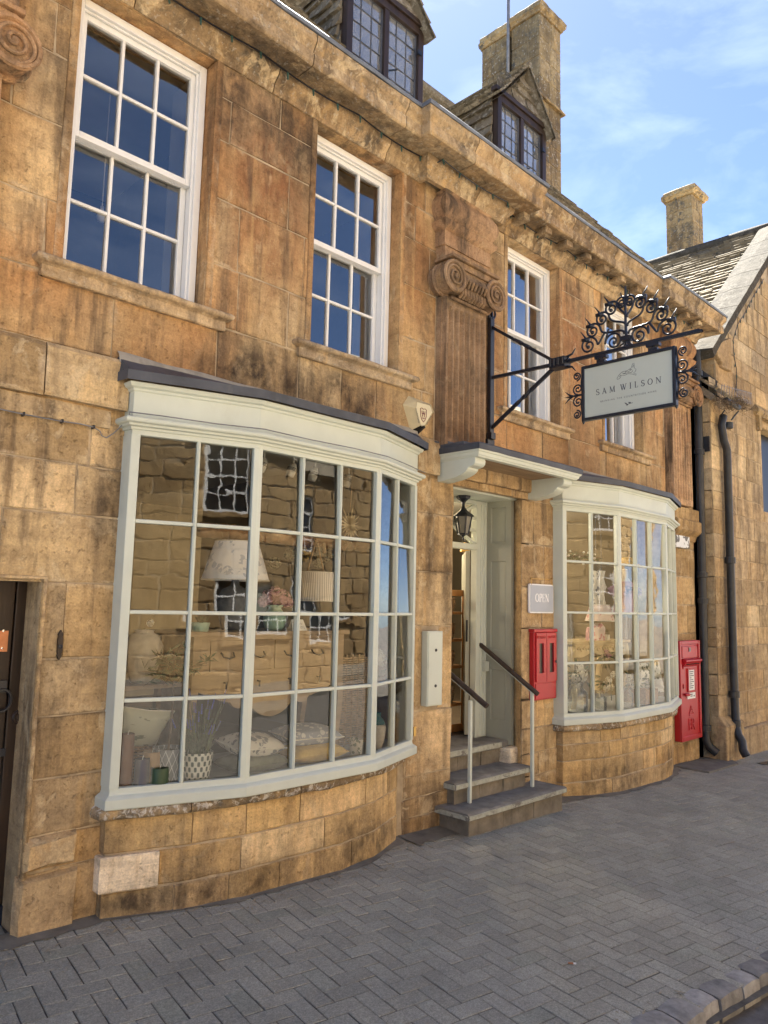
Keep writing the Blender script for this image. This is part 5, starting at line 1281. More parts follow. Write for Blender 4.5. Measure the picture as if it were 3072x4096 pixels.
# ------------------------------------------------------------------ wrought iron sign bracket and the hanging board
SX = 5.25
def sp(cx, cy, x=SX, o=(2200, 1100), s=.3918): q = at_x(o[0]+cx*s, o[1]+cy*s, x); return Vector((x, q.y, q.z))
BRK = thing('sign_bracket', 'black wrought iron bracket with scrolled crest reaching out from the fluted pilaster', 'bracket', (SX, -.02, 3.0))
m = MB(); m.box(SX-.028, SX+.028, -.060, -.022, 3.06, 4.12); m.box(SX-.05, SX+.05, -.05, -.02, 2.92, 3.0); m.box(SX-.032, SX+.032, -.075, -.02, 3.0, 3.06)
for sg in (-1, 1):
    pts = [(SX+sg*(.010+.045*math.sin(t*2.6)), -.045, 4.10+.11*t) for t in [i/8 for i in range(9)]]; m.tube(pts, .014, 6, r1=.008)
m.tube([(SX, -.045, 4.1), (SX, -.05, 4.24)], .022, 6, r1=.006)
m.build('wall_bar', M['iron'], BRK, bevel=.003)
hub = Vector((SX, -.735, 3.545))
def twisted(mb, a, b, w_, n=40, turns=0, t0=.35, t1=.6):
    a, b = Vector(a), Vector(b); d = (b-a).normalized(); e1 = d.cross(Vector((1, 0, 0))).normalized(); e2 = d.cross(e1); bb = len(mb.v)
    for i in range(n+1):
        t = i/n; p = a.lerp(b, t); g = math.pi/4 + (0 if t < t0 else (turns*2*math.pi*min(1, (t-t0)/(t1-t0))))
        for k in range(4): mb.v.append(tuple(p+(e1*math.cos(g+k*math.pi/2)+e2*math.sin(g+k*math.pi/2))*w_*.7))
    for i in range(n):
        for k in range(4): mb.f.append([bb+i*4+k, bb+i*4+(k+1) % 4, bb+(i+1)*4+(k+1) % 4, bb+(i+1)*4+k]); mb.m.append(0)
    return mb
for z0 in (4.03, 3.56, 3.10):
    m = MB(); twisted(m, (SX, -.05, z0), hub, .026, 48, 2.5 if z0 != 3.56 else 0); m.build('stay', M['iron'], BRK)
m = MB(); m.box(SX-.05, SX+.05, hub.y-.085, hub.y+.06, hub.z-.045, hub.z+.04); 
for dz in (-.05, .05): m.tube([hub+Vector((0, -.06, dz*.7)), hub+Vector((0, -.13, dz*1.1)), hub+Vector((0, -.16, dz*1.9))], .014, 6, r1=.004)
for dx in (-.04, .04): m.tube([hub+Vector((dx, .05, 0)), hub+Vector((dx, -.10, .0)), hub+Vector((dx*1.8, -.15, .02))], .014, 6, r1=.004)
for yy in (-.07, -.03, .01, .045): m.tube([hub+Vector((-.055, yy, -.03)), hub+Vector((-.055, yy, .03))], .012, 5)
m.build('collar', M['iron'], BRK, bevel=.006)
tip = sp(1530, 590); ab = sp(180, 880); bar_z = (sp(300, 855).z+sp(1200, 690).z)/2
hz = hub.z
m = MB(); twisted(m, hub+Vector((0, -.08, 0)), (SX, tip.y, hz-.005), .026, 60, 0); twisted(m, (SX, tip.y+.22, hz-.005), (SX, tip.y-.02, hz-.01), .020, 24, 2.0, .05, .9); m.build('arm', M['iron'], BRK)
def spiral(c, r0, turns, a0, dirn, lead=None, n=42, r1=.012):
    pts = []
    for i in range(n):
        t = i/(n-1); a = a0+dirn*t*turns*2*math.pi; rr_ = r0*(1-t)+r1*t
        pts.append(Vector((SX, c.y-rr_*math.cos(a), c.z+rr_*math.sin(a))))
    return pts
# crest: stem and the fan of scrolls, each bar ending in a spiral
def bez(p0, p1, p2, p3, n=14): return [p0*(1-t)**3+p1*3*t*(1-t)**2+p2*3*t*t*(1-t)+p3*t**3 for t in [i/n for i in range(n+1)]]
crest_top = sp(768, 115)
m = MB(); m.tube([sp(785, 760), sp(772, 500), sp(768, 200), crest_top], .013, 6, r1=.006); m.box(SX-.03, SX+.03, sp(785, 650).y-.035, sp(785, 650).y+.035, sp(785, 650).z-.018, sp(785, 650).z+.018)
for dx_ in (-60, -25, 25, 60): m.tube([sp(785, 650), sp(785+dx_*.6, 700), sp(785+dx_*1.2, 725)], .012, 5, r1=.004)
m.tube([sp(768, 260), sp(730, 215), sp(720, 180)], .010, 5, r1=.003); m.tube([sp(768, 260), sp(805, 210), sp(815, 160)], .010, 5, r1=.003)
m.build('crest_stem', M['iron'], BRK)
pxm = abs(sp(400, 700).y-sp(401, 700).y)
SCR = [((395, 722), 74, (560, 600), -1), ((438, 572), 64, (760, 600), -1), ((532, 450), 60, (775, 520), -1), ((628, 345), 62, (775, 430), -1), ((728, 287), 52, (770, 300), -1),
       ((814, 265), 50, (770, 300), 1), ((920, 282), 58, (785, 430), 1), ((1030, 328), 62, (790, 520), 1), ((1136, 405), 62, (800, 600), 1), ((1205, 540), 76, (1010, 500), 1),
       ((652, 678), 72, (600, 560), 1), ((910, 615), 72, (1000, 520), -1)]
for (cx_, cy_), rp, st, sg in SCR:
    c = sp(cx_, cy_); R0 = rp*pxm*1.18
    s0 = sp(*st); 
    a0 = math.radians(62) if sg < 0 else math.radians(118)
    big = rp == 72
    if big: a0 = math.radians(200 if sg > 0 else -20)
    # spiral rolled outward from the top of its ring
    a_start = math.radians(0 if sg < 0 else 180); dirn = 1 if sg < 0 else -1
    sp_pts = spiral(c, R0, 1.7, a_start, dirn)
    p3 = sp_pts[0]; tan = (sp_pts[0]-sp_pts[1]).normalized()
    k = (p3-s0).length
    lead_ = bez(s0, s0+Vector((0, 0, k*.35)), p3+tan*k*.40, p3, 14)
    mm = MB(); mm.tube(lead_[:-1]+sp_pts, .0095, 6, r1=.0078); e = sp_pts[-1]; mm.lathe([(0, -.016), (.013, -.010), (.016, 0), (.013, .010), (0, .016)], e, 8)
    if not big and rp != 50 and rp != 52:
        top = c+Vector((0, (.35 if sg < 0 else -.35)*R0, R0*.85)); out = Vector((0, .45 if sg < 0 else -.45, .85)).normalized()
        mm.tube([top-out*.03, top+out*.02, top+out*.075+Vector((0, -.008*sg, 0))], .013, 5, r1=.003)
        mm.tube([top+Vector((0, .03*-sg, -.01)), top+Vector((0, .03*sg, -.012))], .017, 6)
    mm.build('scroll', M['iron'], BRK, smooth=True)
# the board
yL, yR = (sp(330, 920).y+sp(337, 1490).y)/2, (sp(1283, 740).y+sp(1303, 1335).y)/2
zT, zB = (sp(330, 925).z+sp(1283, 745).z)/2, (sp(337, 1492).z+sp(1303, 1340).z)/2
SGN = thing('hanging_sign', 'pale sage hanging sign lettered SAM WILSON in a black iron frame', 'sign', (SX, (yL+yR)/2, zB))
fw = .024
m = MB(); m.box(SX-.022, SX+.022, yR, yR+fw, zB, zT); m.box(SX-.022, SX+.022, yL-fw, yL, zB, zT); m.box(SX-.022, SX+.022, yR+fw, yL-fw, zB, zB+fw); m.box(SX-.022, SX+.022, yR+fw, yL-fw, zT-fw, zT)
m.tube([(SX, yL-.006, zB+.005), (SX, yL-.006, zB-.022)], .016, 6, r1=.005); m.tube([(SX, yR+.006, zB+.005), (SX, yR+.006, zB-.022)], .016, 6, r1=.005)
m.build('frame', M['iron'], SGN, bevel=.004)
m = MB(); m.box(SX-.010, SX+.010, yR+fw, yL-fw, zB+fw, zT-fw); m.build('board', M['sign_face'], SGN)
for cy in (yL-.17, yR+.17):
    m = MB(); m.tube([(SX, cy, hz-.02), (SX, cy, zT+.0)], .012, 6); m.box(SX-.02, SX+.02, cy-.035, cy+.035, zT, zT+.022); m.box(SX-.024, SX+.024, cy-.05, cy+.05, hz-.045, hz-.02); m.build('hanger', M['iron'], SGN)
def side_scrolls(y, sg, zc, hgt):
    for k, up in ((0, 1), (0, -1)):
        for (dz, rr_, fl) in ((.052, .046, 1), (.158, .036, -1)):
            c = Vector((SX, y+sg*(.042 if fl > 0 else .052), zc+up*dz))
            pts = []
            for i in range(34):
                t = i/33; a = (math.pi if False else 0)+(math.pi/2*-up)+ (1 if up*sg*fl > 0 else -1)*t*2*math.pi*1.55
                r_ = rr_*(1-t)+.010*t; pts.append(Vector((SX, c.y+r_*math.cos(a), c.z+r_*math.sin(a))))
            mm = MB(); mm.tube(pts, .0068, 6, r1=.006); e = pts[-1]; mm.lathe([(0, -.011), (.008, -.005), (.0095, 0), (.008, .005), (0, .011)], e, 8); mm.build('side_scroll', M['iron'], SGN, smooth=True)
    mm = MB(); mm.tube([(SX, y, zc), (SX, y+sg*.10, zc)], .009, 6); mm.tube([(SX, y, zc-.2), (SX, y+sg*.012, zc-.10), (SX, y+sg*.004, zc), (SX, y+sg*.012, zc+.10), (SX, y, zc+.2)], .007, 6)
    for a in (-.5, 0, .5): mm.tube([(SX, y+sg*.09, zc), (SX, y+sg*.13, zc+a*.045), (SX, y+sg*.16, zc+a*.10)], .010, 5, r1=.002)
    mm.build('side_finial', M['iron'], SGN)
side_scrolls(yL, 1, (zT+zB)/2, 0); side_scrolls(yR, -1, (zT+zB)/2+.02, 0)

# lettering drawn as serifed strokes
def ribbon(mb, pts, w_, fn, d0, d1):
    n = len(pts)
    ws = (list(w_)+[w_[-1]]*n)[:n] if isinstance(w_, (list, tuple)) else [w_]*n
    Lp, Rp = [], []
    for i in range(n):
        a = Vector(pts[max(0, i-1)]); b = Vector(pts[min(n-1, i+1)]); d = (b-a); d = d.normalized() if d.length > 0 else Vector((1, 0)); nn = Vector((-d.y, d.x))*ws[i]/2
        p = Vector(pts[i]); Lp.append(p+nn); Rp.append(p-nn)
    for i in range(n-1): mb.prism([Lp[i], Rp[i], Rp[i+1], Lp[i+1]], fn, d0, d1)
def arc(cx, cy, rx, ry, a0, a1, n=16): return [(cx+rx*math.cos(math.radians(a0+(a1-a0)*i/n)), cy+ry*math.sin(math.radians(a0+(a1-a0)*i/n))) for i in range(n+1)]
def glyph(ch, t=.13, th=.055, sf=.045):
    """(width, [(points, widths)]) on a unit-high letter"""
    S = []
    def ser(x, y, w=.22): S.append(([(x-w/2, y), (x+w/2, y)], sf))
    e0, e1 = sf/2, 1-sf/2
    if ch == 'S':
        p = arc(.30, .745, .22, .235, 35, 180, 9)+arc(.30, .745, .22, .235, 200, 265, 4)+[(.34, .49)]+arc(.31, .26, .25, .245, 75, -95, 10)+arc(.30, .26, .26, .245, -110, -150, 3)
        n = len(p); S.append((p, [th+(t-th)*math.sin(math.pi*i/(n-1)) for i in range(n)])); S += [([(.50, .72), (.50, .97)], sf), ([(.05, .02), (.05, .28)], sf)]; return .60, S
    if ch == 'A':
        S += [([(.10, 0), (.40, .98)], th), ([(.38, 1.0), (.72, 0)], t), ([(.20, .34), (.60, .34)], th)]; ser(.10, e0); ser(.72, e0, .26); return .84, S
    if ch == 'M':
        S += [([(.13, 0), (.17, 1)], th), ([(.16, 1), (.50, .04)], t), ([(.50, .04), (.84, 1)], th), ([(.84, 1), (.88, 0)], t)]; ser(.13, e0); ser(.88, e0, .26); ser(.11, e1, .16); ser(.90, e1, .16); return 1.0, S
    if ch == 'W':
        S += [([(.08, 1), (.32, .02)], t), ([(.32, .02), (.52, .96)], th), ([(.48, 1), (.74, .02)], t), ([(.74, .02), (1.0, 1)], th)]; ser(.08, e1); ser(.48, e1); ser(1.0, e1, .2); return 1.08, S
    if ch == 'I': S += [([(.18, 0), (.18, 1)], t)]; ser(.18, e0, .30); ser(.18, e1, .30); return .36, S
    if ch == 'L': S += [([(.17, 0), (.17, 1)], t), ([(.10, e0), (.58, e0)], sf), ([(.57, 0), (.59, .24)], sf)]; ser(.17, e1, .30); return .64, S
    if ch == 'O':
        p = arc(.42, .5, .36, .475, 0, 360, 36); S.append((p, [th+(t-th)*abs(math.cos(2*math.pi*i/36)) for i in range(37)])); return .84, S
    if ch == 'N': S += [([(.15, 0), (.15, 1)], th), ([(.13, 1), (.76, .0)], t), ([(.76, 0), (.76, 1)], th)]; ser(.15, e0); ser(.11, e1, .16); ser(.76, e1); return .90, S
    if ch == 'P': S += [([(.17, 0), (.17, 1)], t), ([(.17, e1), (.38, e1)]+arc(.38, .73, .20, .245, 90, -90, 10)+[(.17, .485)], [th]*3+[th+(t-th)*.9]*8+[th]*2)]; ser(.17, e0, .30); return .64, S
    if ch == 'E': S += [([(.17, 0), (.17, 1)], t), ([(.06, e1), (.56, e1)], sf), ([(.06, e0), (.58, e0)], sf), ([(.17, .52), (.44, .52)], sf), ([(.56, .78), (.56, 1)], sf), ([(.59, 0), (.59, .24)], sf), ([(.45, .42), (.45, .62)], sf)]; return .66, S
    if ch == 'R': S += [([(.17, 0), (.17, 1)], t), ([(.17, e1), (.38, e1)]+arc(.38, .75, .20, .225, 90, -90, 10)+[(.17, .52)], [th]*3+[t*.9]*8+[th]*2), ([(.36, .52), (.72, 0)], t)]; ser(.17, e0, .30); ser(.72, e0, .16); return .76, S
    return .4, S
def serif_text(name, word, mat, parent, u0, v0, h, fn, track=.16, sx=1.0, d0=-.0015, d1=.001, bold=1.0, shear=0):
    x = 0; items = []
    for ch in word:
        if ch == ' ': x += .45; continue
        w_, S = glyph(ch, .13*bold, .05*bold); items.append((x, S)); x += w_+track
    tot = x-track
    for x_, S in items:
        m = MB()
        for k, (p, ws) in enumerate(S):
            ww = [q*h for q in ws] if isinstance(ws, (list, tuple)) else ws*h
            off = .00012*k
            ribbon(m, [(u0+((q[0]+x_)-tot/2)*h*sx, v0+q[1]*h) for q in p], ww, fn, d0-off, d1)
        m.build(name, mat, parent)
yc = (yL+yR)/2
fs_ = lambda u, v, d: (SX-.010+d, yc-u, zB+v)
def fpt(cx, cy): q = sp(cx, cy, SX-.010); return (yc-q.y, q.z-zB)
# board height fractions read off the photograph
bh = zT-zB
l0 = fpt(420, 1240); l1 = fpt(1195, 1095); 
serif_text('letter', 'SAM WILSON', M['ink'], SGN, (l0[0]+l1[0])/2, (l0[1]+l1[1])/2+.004, .047, fs_, track=.50)
face = Matrix(((0, 0, -1, 0), (-1, 0, 0, 0), (0, 1, 0, 0), (0, 0, 0, 1)))
q0, q1 = fpt(465, 1300), fpt(1145, 1178)
mw = face.copy(); mw.translation = Vector((SX-.0112, yc-(q0[0]+q1[0])/2, zB+(q0[1]+q1[1])/2))
text('tagline', 'BRINGING THE COUNTRYSIDE HOME', M['ink'], mw, .0185, SGN, spacing=1.55)
m = MB()                                                     # leaping hare outline and a sprig, drawn in ink
hare = [(683, 1062), (700, 1025), (735, 990), (790, 975), (830, 950), (843, 905), (858, 900), (862, 950), (880, 960), (872, 985), (850, 1000), (880, 1010), (878, 1024), (845, 1012), (800, 1008), (760, 1025), (730, 1025), (712, 1055), (690, 1066), (683, 1062)]
ribbon(m, [fpt(*p) for p in hare], .0022, fs_, -.0014, .001)
for seg_ in ([(735, 1000), (760, 1005), (775, 990)], [(770, 985), (800, 990), (825, 970)], [(790, 1000), (830, 995), (848, 975)], [(846, 945), (852, 915)], [(812, 962), (840, 968)], [(705, 1040), (725, 1020)], [(745, 1012), (790, 1000)]): ribbon(m, [fpt(*p) for p in seg_], .0030, fs_, -.0014, .001)
m.build('hare_drawing', M['ink'], SGN)
m = MB()
for a, b in (((775, 1325), (845, 1303)),): ribbon(m, [fpt(*a), fpt(*b)], .003, fs_, -.0014, .001)
for a, b in (((790, 1320), (762, 1304)), ((800, 1317), (782, 1334)), ((820, 1310), (800, 1298)), ((826, 1308), (812, 1298))): ribbon(m, [fpt(*a), fpt((a[0]+b[0])/2, (a[1]+b[1])/2), fpt(*b)], [.002, .010, .002], fs_, -.0016, .001)
m.build('sprig_drawing', M['ink'], SGN)
# ------------------------------------------------------------------ things fixed to the walls
def yq(cx, cy, o, s, y): q = at_y(o[0]+cx*s, o[1]+cy*s, y); return q
# OPEN board hung on a nail
o, s = (1650, 1850), .4294
a, b = yq(1088, 1128, o, s, -.03), yq(1309, 1405, o, s, -.03)
OP = thing('open_sign', 'small grey board reading OPEN hung on the pier beside the doorway', 'sign', ((a.x+b.x)/2, -.02, b.z))
m = MB(); x0, x1, z0, z1 = a.x, b.x, b.z, a.z; c = .012
m.prism([(x0+c, z0), (x1-c, z0), (x1, z0+c), (x1, z1-c), (x1-c, z1), (x0+c, z1), (x0, z1-c), (x0, z0+c)], FN, -.034, -.014); m.build('rim', M['letter_white'], OP)
m = MB(); g = .012; m.box(x0+g, x1-g, -.0385, -.0335, z0+g, z1-g); m.build('board', M['open_grey'], OP)
serif_text('letter', 'OPEN', M['letter_white'], OP, (x0+x1)/2, (z0+z1)/2-.030, .075, lambda u, v, d: (u, -.0385+d, v), track=.05, bold=1.35, sx=.95)
m = MB(); n0 = yq(1100, 1082, o, s, -.02); n1 = yq(1288, 1090, o, s, -.02)
m.tube([(n0.x, -.025, n0.z), (n1.x, -.025, n1.z)], .003, 5); m.tube([(n0.x, -.025, n0.z), (x0+.03, -.036, z1-.01)], .0025, 5); m.tube([(n1.x, -.025, n1.z), (x1-.02, -.036, z1-.01)], .0025, 5)
m.tube([(n0.x-.02, -.04, n0.z+.012), (n0.x, -.02, n0.z)], .005, 5); m.tube([(n1.x+.005, -.04, n1.z+.016), (n1.x, -.01, n1.z)], .005, 5); m.build('hanging_wire', M['brass'], OP)

# red stamp machine
SX0, SX1, SZ0, SZ1 = 5.905, 6.275, .690, 1.335
ST = thing('stamp_machine', 'narrow red cast iron stamp machine with two glass slots below the OPEN board', 'stamp machine', (6.09, 0, SZ0))
m = MB(); m.box(SX0, SX1, -.055, -.002, SZ0, SZ1-.03); m.box(SX0-.012, SX1+.012, -.066, -.002, SZ1-.03, SZ1); m.build('case', M['red'], ST, bevel=.006)
xm = (SX0+SX1)/2
for i, (u0, u1) in enumerate(((SX0+.018, xm-.004), (xm+.004, SX1-.018))):
    m = MB(); h = (u0+.045, u1-.045, SZ0+.245, SZ0+.515); wall_backing(m, u0, u1, SZ0+.165, SZ1-.036, [h], -.072, -.053); D = m.build('door', M['red'], ST, bevel=.003)
    m = MB(); m.box(h[0], h[1], -.057, -.0555, h[2], h[3]); m.build('slot_window', M['slotglass'] if 'slotglass' in M else M['dark_pane'], D)
    if i == 1: m = MB(); m.tube([(u1-.02, -.078, SZ0+.33), (u1-.02, -.078, SZ0+.355)], .006, 6); m.build('catch', M['iron'], D)
m = MB(); m.box(SX0+.018, SX1-.018, -.062, -.053, SZ0+.012, SZ0+.15); m.build('lower_panel', M['red'], ST, bevel=.003)
fr = Matrix(((1, 0, 0, 0), (0, 0, -1, 0), (0, 1, 0, 0), (0, 0, 0, 1)))
for tx_, u in (('POSTAGE', (SX0+.018+xm-.004)/2), ('STAMPS', (xm+.004+SX1-.018)/2)):
    mw = fr.copy(); mw.translation = Vector((u, -.0735, SZ1-.075)); text('embossed_word', tx_, M['red'], mw, .033, ST, depth=.003)

# red wall post box
PX0, PX1, PZ0, PZ1, PY = 8.925, 9.510, -.010, 1.168, -.075
PB = thing('wall_post_box', 'tall red wall post box beside the right hand bow window', 'post box', ((PX0+PX1)/2, 0, PZ0))
m = MB(); m.box(PX0, PX1, PY, .0, PZ0, PZ1); m.build('case', M['red'], PB, bevel=.010)
m = MB(); f = .045
for q in ((PX0, PX0+f, PZ0, PZ1), (PX1-f, PX1, PZ0, PZ1)): m.box(q[0], q[1], PY-.016, PY+.002, q[2], q[3])
m.box(PX0+f, PX1-f, PY-.016, PY+.002, PZ0, PZ0+.055); m.box(PX0+f, PX1-f, PY-.016, PY+.002, PZ1-.045, PZ1); m.build('rim', M['red'], PB, bevel=.006)
m = MB(); m.box(PX0+.075, PX1-.075, PY-.012, PY+.002, .965, 1.10); m.build('top_panel', M['red'], PB, bevel=.004)
m = MB(); m.box(9.175, 9.225, PY-.020, PY-.010, 1.035, 1.085); m.build('tablet_holder', M['steel'], PB)
m = MB(); m.prism([(-.015, .86), (-.060, .925), (-.060, .94), (-.02, .955), (.0, .955), (.0, .86)], lambda u, v, d: (d, PY+u, v), PX0+.075, PX1-.05); m.build('slot_hood', M['red'], PB, bevel=.005)
m = MB(); m.box(PX0+.12, PX1-.09, PY-.040, PY-.012, .885, .905); m.build('slot', M['black'], PB)
m = MB(); m.box(PX0+.09, PX1-.13, PY-.014, PY, .835, .860); m.build('lip', M['red'], PB, bevel=.003)
m = MB(); m.box(9.135, 9.325, PY-.016, PY, .555, .835); m.build('plate_frame', M['red'], PB, bevel=.004)
m = MB(); m.box(9.155, 9.305, PY-.019, PY-.014, .575, .815); N = m.build('notice_plate', M['paper'], PB)
m = MB()
for i in range(9):
    z = .795-.024*i; wv = (.11, .09, .12, .05, .10, .12, .07, .11, .09)[i]; m.box(9.17, 9.17+wv, PY-.0205, PY-.0185, z-.004, z+.004)
m.build('notice_print', M['ink'], N)
m = MB(); m.box(9.115, 9.335, PY-.015, PY, .475, .545); N2 = m.build('time_label', M['paper'], PB)
m = MB(); 
for z in (.525, .505): m.box(9.19, 9.25, PY-.0165, PY-.0145, z-.005, z+.005)
m.box(9.28, 9.31, PY-.0165, PY-.0145, .497, .512); m.build('label_print', M['ink'], N2)
m = MB(); m.box(9.02, 9.04, PY-.012, PY, .605, .655); m.tube([(9.03, PY-.02, .53), (9.12, PY-.03, .53)], .018, 8); m.build('lock', M['red'], PB)
m = MB(); fnp = lambda u, v, d: (u, PY+d, v)
ribbon(m, arc(9.23, .300, .055, .030, 200, -20, 12), .010, fnp, -.008, 0); ribbon(m, arc(9.23, .325, .030, .04, 180, 0, 10), .010, fnp, -.008, 0); ribbon(m, [(9.17, .278), (9.29, .278)], .014, fnp, -.008, 0); ribbon(m, arc(9.23, .372, .014, .014, 0, 360, 10), .010, fnp, -.008, 0)
m.build('crown', M['red'], PB)
serif_text('cypher', 'ER', M['red'], PB, 9.235, .105, .135, fnp, track=-.05, d0=-.008, d1=0)

# sage cabinet on the pier
m = MB(); m.box(4.432, 4.612, -.062, .0, .757, 1.332); MC = thing('meter_cabinet', 'tall narrow sage painted cabinet on the stone pier left of the steps', 'cabinet', (4.52, 0, .757)); m.build('case', M['sage'], MC, bevel=.004)
m = MB(); m.box(4.440, 4.604, -.068, -.060, .766, 1.323); m.build('cover', M['sage'], MC, bevel=.003)
for z in (.91, 1.185):
    m = MB(); m.lathe([(.012, 0), (.012, .004), (.009, .0045), (.008, .002), (0, .002)], (0, 0, 0), 14); m.v = [(4.525+p[0], -.068-p[2], z+p[1]) for p in m.v]; m.build('lock', M['iron'], MC)

# burglar alarm
o, s = (1024, 1024), .6172
bk = [(986, 905), (1135, 962), (1152, 1010), (1098, 1110), (1045, 1160), (998, 1132), (950, 962)]; ft = [(1042, 942), (1128, 966), (1146, 1012), (1092, 1100), (1074, 1104), (1066, 1098), (1034, 985)]
B0 = [yq(*p, o, s, -.0) for p in bk]; F0 = [yq(*p, o, s, -.085) for p in ft]
AL = thing('alarm_box', 'cream faceted burglar alarm box with a printed shield on the wall over the doorway pier', 'alarm', (4.40, 0, 2.9))
m = MB(); n = 7; m.add(B0+F0, [tuple(range(n))]+[(i, (i+1) % n, n+(i+1) % n, n+i) for i in range(n)]); m.build('case', M['cream'], AL, bevel=.003)
m = MB(); cF = sum(F0, Vector())/7; G = [cF+(p-cF)*.96+Vector((0, -.0015, 0)) for p in F0]; H = [p+Vector((0, .004, 0)) for p in G]; m.add(G+H, [tuple(range(7))]+[(i, (i+1) % 7, 7+(i+1) % 7, 7+i) for i in range(7)]); FC = m.build('face', M['cream_face'], AL)
m = MB(); fa = lambda u, v, d: (cF.x+u, cF.y-.002+d, cF.z+v)
sh = [(-.035, .045), (-.02, .052), (0, .045), (.02, .052), (.035, .045), (.033, -.01), (.02, -.04), (0, -.058), (-.02, -.04), (-.033, -.01), (-.035, .045)]
ribbon(m, sh, .005, fa, -.002, .001)
for seg_ in ([(-.018, .03), (-.010, -.02), (.0, .03), (.010, -.02), (.018, .03)], [(-.015, -.028), (.015, -.028)], [(-.02, .01), (.02, .01)]): ribbon(m, seg_, .006, fa, -.002, .001)
m.build('shield_print', M['plum'] if 'plum' in M else M['ink'], FC)
for ang, uu, vv, body in ((-18, .015, .085, 'LLANELLEN'), (-72, -.070, -.02, 'ALARM LINE'), (55, .072, -.03, 'SECURITY')):
    mw = fr @ Matrix.Rotation(R_(ang if ang != -18 else -14), 4, 'Z'); mw.translation = Vector((cF.x+uu, cF.y-.0025, cF.z+vv)); 
    if body != 'LLANELLEN': text('print', body, M['ink'], mw, .022, FC)
# black sheet laid over the underside of the case
m = MB(); q = [B0[4], B0[5], F0[5], F0[4], F0[3], B0[3]]; m.add([p+Vector((0, -.001, -.002)) for p in q], [(0, 1, 2, 3), (0, 3, 4, 5)]); m.build('underside_sheet', M['black'], AL)

# lantern in the door recess
lc_ = Vector((5.30, .30, 2.155)); LN = thing('lantern', 'black six sided lantern hanging in the doorway in front of the fanlight', 'lantern', lc_)
m = MB(); m.lathe([(.064, .376), (.066, .365), (.06, .35), (.042, .34), (.022, .32), (.014, .29), (.016, .27), (.042, .235), (.08, .21), (.10, .19), (.093, .183), (.017, .185)], lc_, 6); m.build('cap', M['iron'], LN)
m = MB(); m.lathe([(.0, -.03), (.012, -.02), (.008, 0), (.02, .012), (.050, .02), (.053, .032), (.0, .034)], lc_, 6)
for k in range(6): g = 2*math.pi*k/6; m.obox(lc_+Vector((.050*math.cos(g), .050*math.sin(g), .03)), lc_+Vector((.080*math.cos(g), .080*math.sin(g), .187)), .010, .010)
m.build('cage', M['iron'], LN)
m = MB()
for k in range(6):
    g0, g1 = 2*math.pi*k/6, 2*math.pi*(k+1)/6
    m = MB(); m.add([lc_+Vector((.048*math.cos(g0), .048*math.sin(g0), .033)), lc_+Vector((.048*math.cos(g1), .048*math.sin(g1), .033)), lc_+Vector((.078*math.cos(g1), .078*math.sin(g1), .19)), lc_+Vector((.078*math.cos(g0), .078*math.sin(g0), .19))], [(0, 1, 2, 3)]); m.build('pane', M['frost'], LN)
M_f = None

# brass bell inside the doorway
bl = yq(488, 835, (1650, 1850), .4294, .75); BE = thing('door_bell', 'small brass bell hanging inside the open shop doorway', 'bell', bl)
m = MB(); m.lathe([(.055, 0), (.05, .012), (.034, .05), (.030, .08), (.018, .095), (0, .1)], bl, 16); m.build('bell', M['brass'], BE, smooth=True)
m = MB(); m.tube([bl+Vector((0, 0, .1)), bl+Vector((0, .0, .22))], .006, 6); m.tube([bl+Vector((0, 0, 0)), bl+Vector((0.005, 0, -.16))], .004, 5); m.build('cord', M['rail_wood'], BE)

# handrails
for (bx, by, tz, label, ra, rb) in ((4.895, -.122, .755, 'left handrail with dark wooden rail on a square grey post at the steps', Vector((4.885, .30, 1.095)), Vector((4.90, -.285, .748))),
                             (5.747, -.14, .772, 'right handrail with dark wooden rail on a square grey post, below the red stamp machine', Vector((5.70, .41, 1.178)), Vector((5.745, -.20, .776)))):
    H = thing('handrail', label, 'handrail', (bx, by, -.022), group='handrails of the shop steps')
    m = MB(); m.box(bx-.013, bx+.013, by-.013, by+.013, -.022, tz+.02); m.build('post', M['sage'], H, bevel=.002)
    m = MB(); d = (rb-ra).normalized(); m.obox(ra+Vector((0, 0, -.026)), rb+d*-.06+Vector((0, 0, -.026)), .020, .006); m.build('flat_bar', M['sage'], H)
    m = MB(); m.tube([ra-d*.0, ra.lerp(rb, .5), rb-d*.02, rb+d*.0], .0225, 10); wob(m, .0025, 14, bx); m.build('rail', M['rail_wood'], H, smooth=True, auto=50)
m = MB(); m.box(5.72, 5.78, .36, .40, .93, 1.02); m.build('rail_bracket', M['sage'], H)

# silver security box behind the right bow window
o, s = (2560, 1900), .2712
a, b = yq(528, 842, o, s, -.07), yq(735, 1088, o, s, -.07); SB = thing('security_box', 'small box covered in peeling silver film above the red post box', 'box', ((a.x+b.x)/2, 0, b.z))
m = MB(); m.box(a.x, b.x, -.07, .0, b.z, a.z-.03); m.build('case', M['film'], SB, bevel=.004)
